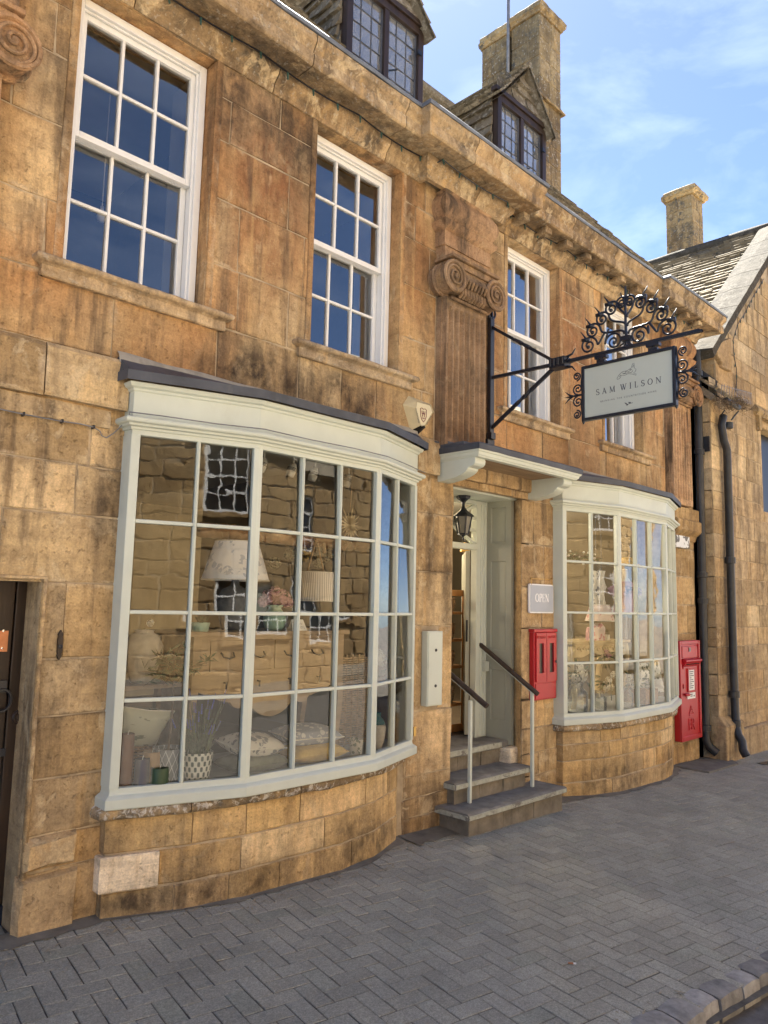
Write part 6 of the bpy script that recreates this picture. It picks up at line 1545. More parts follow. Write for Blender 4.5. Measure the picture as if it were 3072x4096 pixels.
# thin cable clipped along the wall and the bow window
o, s = (0, 1024), .6172
pts = [(-60, 980), (0, 992), (80, 1010), (155, 1026), (280, 1050), (405, 1072), (520, 1088), (610, 1110), (648, 1135), (660, 1165)]
P = [yq(*p, o, s, -.028) for p in pts] 
P += [yq(690, 1178, o, s, -.03), yq(735, 1150, o, s, -.03), Vector((1.895, -.04, 2.545)), Vector((1.84, -.155, 2.555))]
P += [Vector((x, y, z)) for x, y, z in ((2.0, -.205, 2.557), (2.3, -.295, 2.553), (2.58, -.385, 2.558), (2.9, -.395, 2.552), (3.3, -.395, 2.557), (3.62, -.390, 2.552), (3.9, -.285, 2.557), (4.27, -.155, 2.553))]
CB = thing('cable', 'thin grey cable clipped along the old stone wall and over the left bow window', 'cable', (1.5, -.03, 2.4))
m = MB(); m.tube(P, .0036, 6); m.build('wire', M['steel'], CB, smooth=True)
for c in (3, 5, 7):
    m = MB(); q = P[c]; m.box(q.x-.004, q.x+.004, q.y-.006, 0, q.z-.008, q.z+.012); m.build('clip', M['iron'], CB)
# festoon lights under the cornice and on the neighbour's verge
M['bulb_green'] = simple('dull_green_bulb', (0.03, 0.075, 0.065), 0.4, 0.1)
def festoon(label, P, n, seed):
    r = random.Random(seed); T = thing('festoon_lights', label, 'string lights', P[0]); m = MB(); m.tube(P, .0055, 5); m.build('wire', M['iron'], T)
    tot = sum((Vector(P[i+1])-Vector(P[i])).length for i in range(len(P)-1)); 
    for k in range(n):
        d = tot*(k+.5)/n; i = 0
        while i < len(P)-2 and d > (Vector(P[i+1])-Vector(P[i])).length: d -= (Vector(P[i+1])-Vector(P[i])).length; i += 1
        a, b = Vector(P[i]), Vector(P[i+1]); q = a.lerp(b, min(1, d/max((b-a).length, 1e-6)))
        m = MB(); m.tube([q, q+Vector((r.uniform(-.012, .012), r.uniform(-.01, .01), -.045))], .0085, 6, r1=.006); m.build('bulb', M['bulb_green'], T)
def sag(a, b, n, dz): return [Vector(a).lerp(Vector(b), i/n)-Vector((0, 0, dz*math.sin(math.pi*i/n))) for i in range(n)]
P = []
xs = [(-.9, -.115), (.4, -.115), (1.5, -.12), (2.6, -.115), (3.5, -.12), (4.28, -.115), (4.36, -.21), (5.26, -.21), (5.36, -.115), (6.3, -.12), (7.4, -.115), (8.5, -.115), (8.6, -.21), (9.5, -.2)]
for a, b in zip(xs[:-1], xs[1:]): P += sag((a[0], a[1], 5.168), (b[0], b[1], 5.168), 6, .03)
festoon('dark string of unlit bulbs hanging under the shop cornice', P, 46, 4)
o, s = (2650, 1100), .2712
P = [yq(*p, o, s, GY-.02) for p in ((1490, 60), (1330, 330), (1215, 560), (1105, 740), (1040, 960), (1055, 1200), (1090, 1380), (1095, 1560), (1080, 1720))]
festoon('dark string of unlit bulbs running down the gable of the neighbouring building', P, 16, 5)

# downpipes
def collar(m, c, r_, h=.05): m.lathe([(r_, 0), (r_+.014, .004), (r_+.014, h-.004), (r_, h)], c, 14)
D1 = thing('downpipe', 'black downpipe in the corner behind the red post box', 'downpipe', (9.64, -.07, -.25), group='downpipes')
m = MB(); m.tube([(9.70, -.075, 4.95), (9.685, -.075, 3.2), (9.655, -.075, 1.0), (9.645, -.075, -.06), (9.66, -.11, -.14), (9.69, -.19, -.21)], .052, 14, cap=False); m.build('pipe', M['pipe'], D1, smooth=True)
for z, xx in ((4.6, 9.695), (3.55, 9.688), (1.95, 9.67), (1.62, 9.665), (0.05, 9.646)):
    m = MB(); collar(m, (xx, -.075, z), .053, .075); m.build('collar', M['pipe'], D1)
m = MB(); a = yq(1215, 510, (2100, 1450), .5877, -.1); m.box(9.735, 9.762, -.19, -.03, a.z-.20, a.z); m.build('box_plate', M['pipe'], D1)
D2 = thing('downpipe', 'black downpipe with hopper on the neighbouring gable wall', 'downpipe', (10.15, -.27, -.3), group='downpipes')
q = [at_y(px, py, GY-.075) for px, py in ((2893, 1665), (2886, 1700), (2895, 1760), (2908, 1800), (2935, 2700), (2943, 2900))]
q += [at_y(2952, 2938, -.33), at_y(2968, 2965, -.37), at_y(2972, 3000, -.40), at_y(2985, 3025, -.44)]
m = MB(); m.tube(q, .050, 14, cap=False); m.build('pipe', M['pipe'], D2, smooth=True)
for px, py in ((2912, 1715), (2925, 2255), (2941, 2790), (2946, 2905)):
    c = at_y(px, py, GY-.075); k = min(range(len(q)-1), key=lambda i: abs(q[i].z-c.z)); 
    t = (c.z-q[3].z)/(q[4].z-q[3].z); c = q[3].lerp(q[4], t) if py > 1800 else c
    m = MB(); collar(m, c, .051, .085); m.build('collar', M['pipe'], D2)
# wire bird guard with an old nest at the gutter outlet
BG = thing('bird_guard', 'bent wire bird guard above the nest of twigs on the gutter end', 'wire guard', (10.2, -.4, 4.3))
o, s = (2650, 1100), .2712
m = MB(); yb_ = -.42
for i in range(7): a, b = yq(880+i*38, 1600+i*12, o, s, yb_), yq(860+i*40, 1760+i*18, o, s, yb_); m.tube([a, b], .0035, 4)
m.tube([yq(870, 1625, o, s, yb_), yq(1320, 1750, o, s, yb_)], .0035, 4)
for i in range(11):
    a, b = yq(1085+i*22, 1665+i*6, o, s, yb_), yq(1120+i*20, 1860+i*5, o, s, yb_); m.tube([a, (a+b)/2+Vector((.02, 0, 0)), b], .0025, 4); a, b = yq(1105+i*20, 1680+i*6, o, s, yb_), yq(1075+i*22, 1850+i*6, o, s, yb_); m.tube([a, (a+b)/2, b], .0025, 4)
m.build('wires', M['steel'], BG)
NE = thing('nest', 'tangled dry twig nest sitting in the gutter end below the wire guard', 'nest', (10.2, -.4, 4.2))
m = MB(); r = random.Random(66)
for i in range(420):
    px, py = r.gauss(1060, 115), r.gauss(1885, 45)
    if px > 1180: py += 35
    a = yq(px, py, o, s, yb_+r.uniform(-.06, .12)); d = Vector((r.gauss(0, 1), r.gauss(0, .7), r.gauss(0, .7))).normalized()*r.uniform(.02, .07)
    m.tube([a-d, a+Vector((r.gauss(0, .008), 0, r.gauss(0, .008))), a+d], r.uniform(.0015, .004), 3)
m.build('twigs', M['twig'], NE, kind='stuff')
m = MB(); a = yq(800, 1790, o, s, -.40); b = yq(1300, 1990, o, s, -.40); m.tube([Vector((9.72, -.42, 4.235)), Vector((9.98, -.42, 4.23)), Vector((10.16, -.42, 4.22))], .038, 8); m.build('gutter', M['pipe'], NB)
m = MB(); a = yq(950, 1985, o, s, -.3); m.tube([yq(1120, 2010, o, s, -.34), yq(1060, 2080, o, s, -.3), yq(1015, 2140, o, s, -.27)], .012, 6); m.tube([yq(920, 1990, o, s, -.34), yq(870, 2060, o, s, -.28), yq(850, 2120, o, s, -.25)], .009, 6); m.build('gutter_bracket', M['iron'], NB)

# plank door on the left with its fittings
DP = MB()
PDx = [.30, .555, .80, 1.045, 1.29, 1.56]
e1 = at_y(66, 2345, .2).x
PD = thing('plank_door', 'dark brown plank door set in the stone wall at the left edge', 'door', (1.0, .2, -.15))
edges = [e1-.50, e1-.25, e1, e1+.25, e1+.50, e1+.75]
for a, b in zip([e1-.75]+edges[:-1], edges): 
    if a > 1.5: continue
    m = MB(); m.box(a+.003, min(b, 1.56)-.003, .195, .235, -.02, 1.66); m.build('plank', M['door_wood'], PD, bevel=.006)
m = MB(); m.box(e1-.75, 1.56, .185, .240, -.6, -.025); m.build('weather_board', M['slate_blue'] if 'slate_blue' in M else M['iron'], PD, bevel=.006)
def yw(cx, cy, y=.19): q = at_y(cx, cy, y); return q
a, b = yw(-60, 2508), yw(27, 2606); m = MB(); m.box(a.x, b.x, .185, .195, b.z, a.z-.02); CPl = m.build('copper_plate', M['copper'], PD)
for px, py in ((14, 2523), (8, 2592)): 
    c = yw(px, py, .184); m = MB(); m.lathe([(.007, 0), (.006, .003), (0, .004)], (0, 0, 0), 10); m.v = [(c.x+p[0], .186-p[2], c.z+p[1]) for p in m.v]; m.build('screw', M['chrome'], CPl)
c = yw(76, 2868); m = MB(); m.lathe([(.038, 0), (.038, .008), (.030, .016), (.022, .016), (.020, .026), (0, .028)], (0, 0, 0), 18); m.v = [(c.x+p[0], .195-p[2], c.z+p[1]) for p in m.v]; m.build('lock_rose', M['door_wood'], PD, smooth=True, auto=35)
c = yw(0, 2800); m = MB(); m.tube([(c.x+.045*math.cos(g)-.0, .165, c.z+.055*math.sin(g)) for g in [i*2*math.pi/20 for i in range(21)]], .008, 6, cap=False); m.box(c.x-.02, c.x+.02, .165, .195, c.z+.04, c.z+.10); m.build('ring_handle', M['iron'], PD)
a = yw(10, 3010); m = MB(); m.box(a.x-.015, a.x+.015, .188, .197, a.z-.02, a.z+.02); m.build('keyhole_cover', M['iron'], PD)
# bell push on the wall by the plank door
c = at_y(239, 2580, -.01); DBp = thing('bell_push', 'small rusty iron bell push plate on the wall by the plank door', 'doorbell', c)
m = MB(); m.prism([(c.x-.013, c.z-.055), (c.x, c.z-.078), (c.x+.013, c.z-.055), (c.x+.010, c.z-.045), (c.x+.013, c.z-.03), (c.x+.013, c.z+.03), (c.x+.010, c.z+.045), (c.x+.013, c.z+.055), (c.x, c.z+.078), (c.x-.013, c.z+.055), (c.x-.010, c.z+.045), (c.x-.013, c.z+.03), (c.x-.013, c.z-.03), (c.x-.010, c.z-.045)], FN, -.018, .004); m.build('plate', M['door_wood'], DBp, bevel=.002)
m = MB(); m.lathe([(.011, 0), (.011, .006), (.005, .008), (.005, .004), (0, .004)], (0, 0, 0), 14); m.v = [(c.x+p[0], -.018-p[2], c.z-.008+p[1]) for p in m.v]; m.build('button', M['iron'], DBp)
# ------------------------------------------------------------------ goods in the left bow window
ZB = .506
def bz(cx, cy, o=(400, 2400), s=.3617, z=ZB): q = at_z(o[0]+cx*s, o[1]+cy*s, z); return Vector((q.x, q.y, z))
def by(cx, cy, y, o=(400, 2400), s=.3617): q = at_y(o[0]+cx*s, o[1]+cy*s, y); return Vector((q.x, y, q.z))
o4, s4 = (980, 2400), .4219; oA, sA = (480, 1600), .3617; oB, sB = (1000, 1750), .4219
def cmat(n, c, r=.6, **k): M[n] = simple(n, c, r, k.pop('var', .08), **k); return M[n]
cmat('candle_brown', (.16, .085, .05), .5); cmat('candle_tan', (.33, .23, .13), .5); cmat('candle_grey', (.10, .10, .115), .5); cmat('candle_green', (.035, .065, .03), .45); cmat('candle_white', (.70, .66, .55), .5)
cmat('wicker', (.27, .165, .08), .8, var=.35, nscale=40); cmat('wicker_pale', (.30, .22, .14), .85, var=.4, nscale=40)
cmat('leaf', (.06, .085, .035), .6, var=.4, nscale=30); cmat('leaf_grey', (.12, .145, .085), .7, var=.4, nscale=30); cmat('lavender', (.14, .15, .42), .8, var=.3, nscale=40)
cmat('soil', (.05, .035, .025), .95); cmat('bark', (.16, .12, .08), .9, var=.3, nscale=30); cmat('linen_green', (.17, .18, .13), .95, var=.15, nscale=30); cmat('linen_yellow', (.55, .40, .13), .95, var=.1, nscale=30)
cmat('pink', (.58, .34, .38), .85, var=.3, nscale=50); cmat('petal_white', (.72, .70, .64), .85, var=.15, nscale=50); cmat('mint_glaze', (.34, .50, .40), .3, var=.1); cmat('teal', (.02, .13, .14), .3); cmat('urn_white', (.55, .51, .45), .7, var=.15, nscale=20, dirt=.4)
cmat('lamp_base', (.13, .135, .14), .5, var=.3, nscale=30); cmat('rope', (.25, .17, .09), .95, var=.3, nscale=90); cmat('star_paper', (.62, .55, .40), .9); cmat('frame_wood', (.20, .13, .08), .6, var=.3, nscale=20); cmat('spot_white', (.72, .70, .62), .45); cmat('straw', (.55, .38, .12), .8, var=.2, nscale=60); cmat('carved_cream', (.52, .42, .25), .6, var=.12); cmat('lilac_top', (.52, .36, .46), .9, var=.12); cmat('form_white', (.60, .58, .55), .7); cmat('navy', (.03, .035, .09), .8)
def print_mat(name, base, ink, scale, th=.5, stretch=(1, 1, 1), rough=.9):
    q = NM(name); p = q.map(q.pos(), stretch); n = q.noise(p, scale, 3, .5, .4); v = q.vor(p, scale*.8)
    k = q.math('MULTIPLY', q.ramp(n, [(th-.015, 0.0), (th+.015, 1.0)]), q.ramp(v, [(.42, 1.0), (.48, 0.0)]))
    M[name] = q.done(q.mix(k, base, ink), rough); return M[name]
print_mat('linen_hare', (.62, .60, .56), (.20, .20, .21), 26, .46); print_mat('linen_blue', (.34, .36, .42), (.62, .62, .62), 30, .47); print_mat('shade_floral', (.78, .79, .82), (.48, .53, .62), 18, .5); print_mat('shade_pink', (.58, .50, .48), (.45, .22, .24), 22, .5); print_mat('toile', (.70, .70, .66), (.14, .16, .12), 20, .44); print_mat('pot_floral', (.55, .50, .40), (.16, .17, .10), 40, .45); print_mat('cushion_leaf', (.42, .42, .33), (.16, .17, .12), 12, .55, (1, 1, 2.5))
def ring_mat(name, c, n, k, a, b, kind='dots', th=.1):
    q = NM(name); sx = q.n('ShaderNodeSeparateXYZ'); q.l(q.pos(), sx.inputs[0])
    x = q.math('SUBTRACT', sx.outputs[0], c[0]); y = q.math('SUBTRACT', sx.outputs[1], c[1]); an = q.math('ARCTAN2', y, x)
    u = q.math('MULTIPLY', an, n); v = q.math('MULTIPLY', sx.outputs[2], k)
    if kind == 'stripe': f = q.math('SINE', u)
    elif kind == 'lattice': f = q.math('SUBTRACT', .25, q.math('MINIMUM', q.math('ABSOLUTE', q.math('SINE', q.math('ADD', u, v))), q.math('ABSOLUTE', q.math('SINE', q.math('SUBTRACT', u, v)))))
    else: f = q.math('MULTIPLY', q.math('SINE', u), q.math('SINE', v))
    m = q.ramp(f, [(max(0, th-.03), 0.0), (th+.03, 1.0)]); M[name] = q.done(q.mix(m, a, b), .45); return M[name]
def candle(c, r_, h, mat, label):
    T = thing('candle', label, 'candle', c, group='pillar candles in the left bow window'); m = MB(); m.lathe([(r_*.97, 0), (r_, .006), (r_, h-.006), (r_*.96, h), (r_*.8, h-.004), (0, h-.006)], c, 24); m.build('wax', M[mat], T, smooth=True, auto=35)
    m = MB(); m.tube([c+Vector((0, 0, h-.006)), c+Vector((.002, 0, h+.006)), c+Vector((.006, 0, h+.016))], .0022, 5); m.build('wick', M['paper'], T)
candle(bz(272, 2105), .036, .30, 'candle_brown', 'tall brown pillar candle in the left corner of the bow window')
candle(bz(450, 2100), .040, .165, 'candle_grey', 'grey pillar candle behind the glass next to the tall brown one')
candle(bz(560, 2062), .052, .19, 'candle_tan', 'wide tan pillar candle behind the grey one')
candle(bz(652, 2090), .048, .115, 'candle_green', 'short dark green pillar candle')
candle(bz(770, 2048), .030, .125, 'candle_white', 'slim ivory candle between the green candle and the patterned pot')
def pot(c, r0, r1, h, mat, label, soil=True, name='plant_pot', cat='plant pot'):
    T = thing(name, label, cat, c); m = MB(); m.lathe([(r0*.96, 0), (r0, .006), (r1, h-.006), (r1*.99, h), (r1*.93, h), (r1*.9, h-.03), (0, h-.03)], c, 36); m.build('pot', mat, T, smooth=True, auto=35)
    if soil: m = MB(); m.lathe([(r1*.90, h-.026), (r1*.5, h-.016), (0, h-.018)], c, 18); m.build('soil', M['soil'], T)
    return T
c = bz(1060, 2000); ring_mat('pot_checker', c, 15, 105, (.66, .66, .62), (.05, .075, .065), th=.16)
LV = pot(c, .074, .091, .165, M['pot_checker'], 'white pot with dark diamond pattern holding flowering lavender', name='lavender_plant', cat='potted plant')
r = random.Random(3); st = MB(); fl = MB(); lf = MB()
for i in range(90):
    a, k = r.uniform(0, 6.28), r.uniform(.0, .07); b0 = c+Vector((k*math.cos(a), k*math.sin(a), .15)); sp_ = r.uniform(.02, .10); h = r.uniform(.10, .31)
    t = c+Vector(((k+sp_)*math.cos(a), (k+sp_)*math.sin(a)*.8, .15+h)); st.tube([b0, b0.lerp(t, .5)+Vector((0, 0, .02)), t], .0017, 3)
    for j in range(3):
        q = b0.lerp(t, r.uniform(.1, .6)); d = Vector((r.gauss(0, 1), r.gauss(0, 1), 1.2)).normalized()*r.uniform(.02, .045); lf.add([q, q+d*.5+Vector((.003, 0, 0)), q+d, q+d*.5-Vector((.003, .002, 0))], [(0, 1, 2, 3)])
    if i % 4 == 0:
        d = (t-b0).normalized()
        for j in range(6): fl.tube([t+d*(j*.010), t+d*(j*.010+.007)], .0065*(1-j*.09), 5, r1=.003)
st.build('stems', M['leaf_grey'], LV, kind='stuff'); lf.build('leaves', M['leaf_grey'], LV, kind='stuff'); fl.build('flowers', M['lavender'], LV, kind='stuff')
c = bz(735, 2035); ring_mat('pot_lattice', c, 7, 36, (.19, .20, .215), (.62, .64, .66), 'lattice', th=.13)
OT = pot(c, .074, .088, .20, M['pot_lattice'], 'grey pot with white lattice pattern holding a small olive tree', name='olive_tree', cat='potted plant')
m = MB(); tp = c+Vector((.02, .02, .62)); m.tube([c+Vector((0, 0, .17)), c+Vector((.012, 0, .4)), tp], .008, 6, r1=.005); br = []
for i in range(16):
    a = r.uniform(0, 6.28); q = tp+Vector((0, 0, r.uniform(-.09, .06))); e = q+Vector((math.cos(a)*r.uniform(.10, .24), math.sin(a)*.13, r.uniform(-.07, .16))); m.tube([q, q.lerp(e, .5)+Vector((0, 0, .03)), e], .003, 4, r1=.0015); br.append((q, e))
m.build('trunk', M['bark'], OT); lf = MB()
for q, e in br:
    for j in range(13):
        p = q.lerp(e, r.uniform(.25, 1.05))+Vector((0, 0, .02)); d = Vector((r.gauss(0, 1), r.gauss(0, .7), r.gauss(.2, .7))).normalized(); n_ = d.orthogonal().normalized()*.0065; l = r.uniform(.05, .085); lf.add([p, p+d*l*.45+n_, p+d*l, p+d*l*.45-n_], [(0, 1, 2, 3)])
lf.build('leaves', M['leaf_grey'], OT, kind='stuff')
def basket(c, r0, r1, h, label, mat='wicker', handle=True, name='basket'):
    T = thing(name, label, 'basket', c); m = MB(); n = int(h/.017)
    for i in range(n+1):
        t = i/n; rr_ = r0+(r1-r0)*t+.012*math.sin(math.pi*t); m.tube([(c.x+(rr_+.003*math.sin(k*8+i*math.pi))*math.cos(2*math.pi*k/48), c.y+(rr_+.003*math.sin(k*8+i*math.pi))*math.sin(2*math.pi*k/48), c.z+.008+h*t) for k in range(49)], .0078, 5, cap=False)
    for k in range(18): g = 2*math.pi*k/18; m.tube([(c.x+(r0-.004)*math.cos(g), c.y+(r0-.004)*math.sin(g), c.z), (c.x+((r0+r1)/2+.008)*math.cos(g), c.y+((r0+r1)/2+.008)*math.sin(g), c.z+h*.5), (c.x+(r1-.004)*math.cos(g), c.y+(r1-.004)*math.sin(g), c.z+h)], .006, 4)
    m.build('weave', M[mat], T, kind='stuff'); m = MB(); m.lathe([(r0*.97, .002), (r1*.9, h*.9), (0, h*.88)], c, 20); m.build('lining', M['soil'], T)
    if handle: m = MB(); m.tube([(c.x+r1*math.cos(g)*.2-r1, c.y+.05*math.cos(g), c.z+h-.01+.09*math.sin(g)) for g in [math.pi*i/12 for i in range(13)]], .010, 6); m.build('handle', M[mat], T)
    return T
c = bz(400, 1990); c = Vector((c.x, max(c.y, .02)+.06, ZB)); basket(c, .115, .095, .20, 'golden wicker basket behind the candles in the left bow window')
def cushion(c, w_, d_, h, mat, label, rot=0, tilt=(0, 0), n=18, seed=0):
    T = thing('cushion', label, 'cushion', c, group='cushions in the left bow window'); b = MB(); vs = {}; R = Matrix.Rotation(rot, 3, 'Z') @ Matrix.Rotation(tilt[0], 3, 'X') @ Matrix.Rotation(tilt[1], 3, 'Y')
    for sg in (1, -1):
        for i in range(n+1):
            for j in range(n+1):
                u, v = i/n*2-1, j/n*2-1; e = max(0, (1-u*u)*(1-v*v))**.42; pin = 1-.09*(1-abs(u))*abs(v)**3; pin2 = 1-.09*(1-abs(v))*abs(u)**3
                z = sg*h/2*e*(1+.10*noise.noise(Vector((u*2+seed, v*2, sg*3)))); x, y = u*w_/2*pin2, v*d_/2*pin
                p = R @ Vector((x, y, z)); b.v.append(tuple(c+p+Vector((0, 0, h*.5))))
        k = (n+1)*(n+1)*(0 if sg > 0 else 1)
        for i in range(n):
            for j in range(n): f = [k+i*(n+1)+j, k+(i+1)*(n+1)+j, k+(i+1)*(n+1)+j+1, k+i*(n+1)+j+1]; b.f.append(f if sg > 0 else f[::-1]); b.m.append(0)
    b.build('cover', M[mat], T, smooth=True)
    e = MB(); P = [R @ Vector((u*w_/2*(1-.09*(1-abs(v))*(abs(u)**3 if abs(u) < 1 else 1)), v*d_/2*(1-.09*(1-abs(u))*(abs(v)**3 if abs(v) < 1 else 1)), 0))+c+Vector((0, 0, h*.5)) for u, v in [(-1+2*i/12, -1) for i in range(12)]+[(1, -1+2*i/12) for i in range(12)]+[(1-2*i/12, 1) for i in range(12)]+[(-1, 1-2*i/12) for i in range(13)]]
    e.tube(P, .0035, 5, cap=False); e.build('piping', M['petal_white'] if mat != 'linen_yellow' and mat != 'linen_green' else M[mat], T); return T
cushion(by(470, 1520, .06)+Vector((-.02, 0, 0)), .30, .28, .12, 'cushion_leaf', 'pale green leaf patterned cushion leaning on the wicker basket', rot=.1, tilt=(-.9, .25))
cushion(Vector((2.80, -.085, ZB)), .40, .27, .115, 'linen_green', 'plain sage green cushion lying flat under the white hare cushion', seed=2)
cushion(Vector((2.78, -.10, ZB+.098)), .36, .26, .135, 'linen_hare', 'white cushion printed with grey hares and flowers', rot=-.05, tilt=(.1, .06), seed=3)
cushion(Vector((3.26, -.09, ZB)), .43, .28, .125, 'linen_yellow', 'plain mustard yellow cushion under the blue grey one', rot=-.08, seed=4)
cushion(Vector((3.24, -.07, ZB+.108)), .42, .27, .130, 'linen_blue', 'blue grey cushion printed with white flowers on the yellow one', rot=-.10, tilt=(.08, .03), seed=5)
# pale dresser with a scalloped apron
TX0, TX1, TY, TZ = 2.42, 3.66, .06, 1.345
TB = thing('console_table', 'limed oak side table with scalloped apron and iron drawer handles', 'table', (3.04, .25, ZB))
m = MB(); m.box(TX0-.03, TX1+.03, TY-.035, TY+.46, TZ-.03, TZ); m.build('top', M['lime_oak'], TB, bevel=.006)
m = MB(); ap = [(TX0+.02, .99)]
for i in range(61):
    t = i/60; u = TX0+.06+(TX1-TX0-.12)*t; d = abs(t-.5)*2
    zz = .925 - .13*max(0, 1-(d/.34)**2)**.7 if d < .34 else (.895-.03*abs(math.sin((d-.34)/.22*math.pi))+.0 if d < .56 else .905+.085*((d-.56)/.44)**1.4)
    ap.append((u, zz))
ap += [(TX1-.02, .99), (TX1-.02, TZ-.03), (TX0+.02, TZ-.03)]
m.prism(ap, FN, TY, TY+.03); m.box(TX0+.03, TX1-.03, TY+.03, TY+.42, 1.0, TZ-.03); m.build('carcass', M['lime_oak'], TB)
for x, sg in ((TX0+.02, 1), (TX1-.02, -1)):
    for yy in (TY+.01, TY+.40):
        m = MB(); P = [Vector((x+sg*k, yy, z)) for k, z in ((.02, TZ-.03), (.02, 1.02), (.006, .88), (.012, .78), (.028, .66), (.030, .56), (.014, ZB))]; 
        m.tube(P, .04, 4, r1=.022); m.build('leg', M['lime_oak'], TB)
for u0, u1, z0, z1 in ((TX0+.14, 3.03, 1.10, 1.29), (3.05, TX1-.14, 1.10, 1.29)):
    m = MB(); m.box(u0, u1, TY-.010, TY+.002, z0, z1); D = m.build('drawer', M['lime_oak'], TB, bevel=.003)
    for k in (.25, .75): 
        u = u0+(u1-u0)*k; m = MB(); m.tube([(u-.045, TY-.012, 1.215), (u-.04, TY-.035, 1.19), (u, TY-.04, 1.18), (u+.04, TY-.035, 1.19), (u+.045, TY-.012, 1.215)], .006, 6); m.build('handle', M['iron'], D)
for k in range(4): 
    u = TX0+.25+.25*k; m = MB(); m.tube([(u, TY-.005, 1.03), (u, TY-.03, 1.03), (u, TY-.03, .995)], .007, 5); m.build('hook', M['iron'], TB)
def lampshade(c, r0, r1, z0, z1, mat, label, base=None, name='table_lamp'):
    T = thing(name, label, 'lamp', (c.x, c.y, TZ if base else z0)); m = MB(); n = 48; b = 0
    for rr_, z in ((r0, z0), (r1, z1)):
        for k in range(n): g = 2*math.pi*k/n; m.v.append((c.x+rr_*math.cos(g), c.y+rr_*math.sin(g), z))
    for k in range(n): m.f.append([k, (k+1) % n, n+(k+1) % n, n+k]); m.m.append(0)
    m.build('shade', mat, T, smooth=True)
    m = MB(); m.tube([(c.x+r0*math.cos(2*math.pi*k/n), c.y+r0*math.sin(2*math.pi*k/n), z0) for k in range(n+1)], .004, 5, cap=False); m.tube([(c.x+r1*math.cos(2*math.pi*k/n), c.y+r1*math.sin(2*math.pi*k/n), z1) for k in range(n+1)], .004, 5, cap=False); m.build('rim', M['petal_white'], T)
    if base: m = MB(); m.lathe([(rr_, z-TZ) for rr_, z in base], Vector((c.x, c.y, TZ)), 26); m.build('base', M['lamp_base'], T, smooth=True)
    return T
lampshade(Vector((2.86, .27, 0)), .225, .145, 1.675, 1.93, M['shade_floral'], 'table lamp with a blue and white floral shade behind the left facet of the bow', base=[(.075, TZ), (.08, TZ+.02), (.115, 1.47), (.12, 1.54), (.085, 1.61), (.03, 1.64), (.02, 1.70)])
LS = Vector((3.60, .30, 0)); ring_mat('shade_stripe', LS, 55, 0, (.80, .77, .72), (.52, .48, .45), 'stripe', .0)
T = lampshade(LS, .165, .135, 1.548, 1.757, M['shade_stripe'], 'striped cream lampshade hanging on rope from the log beam', name='pendant_lamp')
m = MB(); m.tube([(LS.x-.10, LS.y, 1.757), (LS.x-.01, LS.y+.02, 1.99)], .006, 5); m.tube([(LS.x+.06, LS.y, 1.757), (LS.x+.0, LS.y+.02, 1.99)], .006, 5); m.tube([(LS.x+.02, LS.y-.05, 1.90), (LS.x+.02, LS.y-.03, 1.98)], .014, 6); m.build('rope', M['rope'], T)
BM = thing('log_beam', 'rough log hung with dried flowers and twine across the shop window', 'beam', (3.3, .45, 2.0)); m = MB(); a, b = by(60, 925, .42, oB, sB), by(960, 1010, .42, oB, sB); a = a+(a-b)*.5; P = subdiv([a, b+(b-a)*.15], .08); m.tube(P, .052, 10); wob(m, .012, 7); m.build('log', M['rustic'], BM, smooth=True)
m = MB()
for i in range(26): u = r.uniform(0, 1); q = a.lerp(b, u); m.tube([q+Vector((0, -.058*math.cos(g), .058*math.sin(g)))+Vector((g*.008*r.uniform(-1, 1), 0, 0)) for g in [2*math.pi*k/8 for k in range(9)]], .0028, 3, cap=False)
m.build('twine', M['rope'], BM, kind='stuff')
def flower_ball(m, c, R, n, sz, r, flat=1.0):
    for i in range(n):
        d = Vector((r.gauss(0, 1), r.gauss(0, 1), r.gauss(0, 1))).normalized(); p = c+Vector((d.x*R, d.y*R, d.z*R*flat))*r.uniform(.75, 1.05); e1 = d.orthogonal().normalized(); e2 = d.cross(e1)
        g0 = r.uniform(0, 6); 
        for k in range(4):
            g = g0+k*math.pi/2; u = e1*math.cos(g)+e2*math.sin(g); v = e1*math.cos(g+.7)+e2*math.sin(g+.7); wv = e1*math.cos(g-.7)+e2*math.sin(g-.7); m.add([p, p+v*sz*.7+d*sz*.2, p+u*sz*1.1+d*sz*.3, p+wv*sz*.7+d*sz*.2], [(0, 1, 2, 3)])
dm = MB(); dy = MB()
for cx, cy in ((380, 1110), (660, 1090), (740, 1130), (650, 1190), (230, 1190)): flower_ball(dm, by(cx, cy, .6, oB, sB), .045, 60, .013, r)
flower_ball(dy, by(520, 1090, .6, oB, sB), .05, 70, .014, r, 1.4); dm.build('dried_flowers', M['linen_green'], BM, kind='stuff'); dy.build('dried_flowers', M['straw'], BM, kind='stuff')
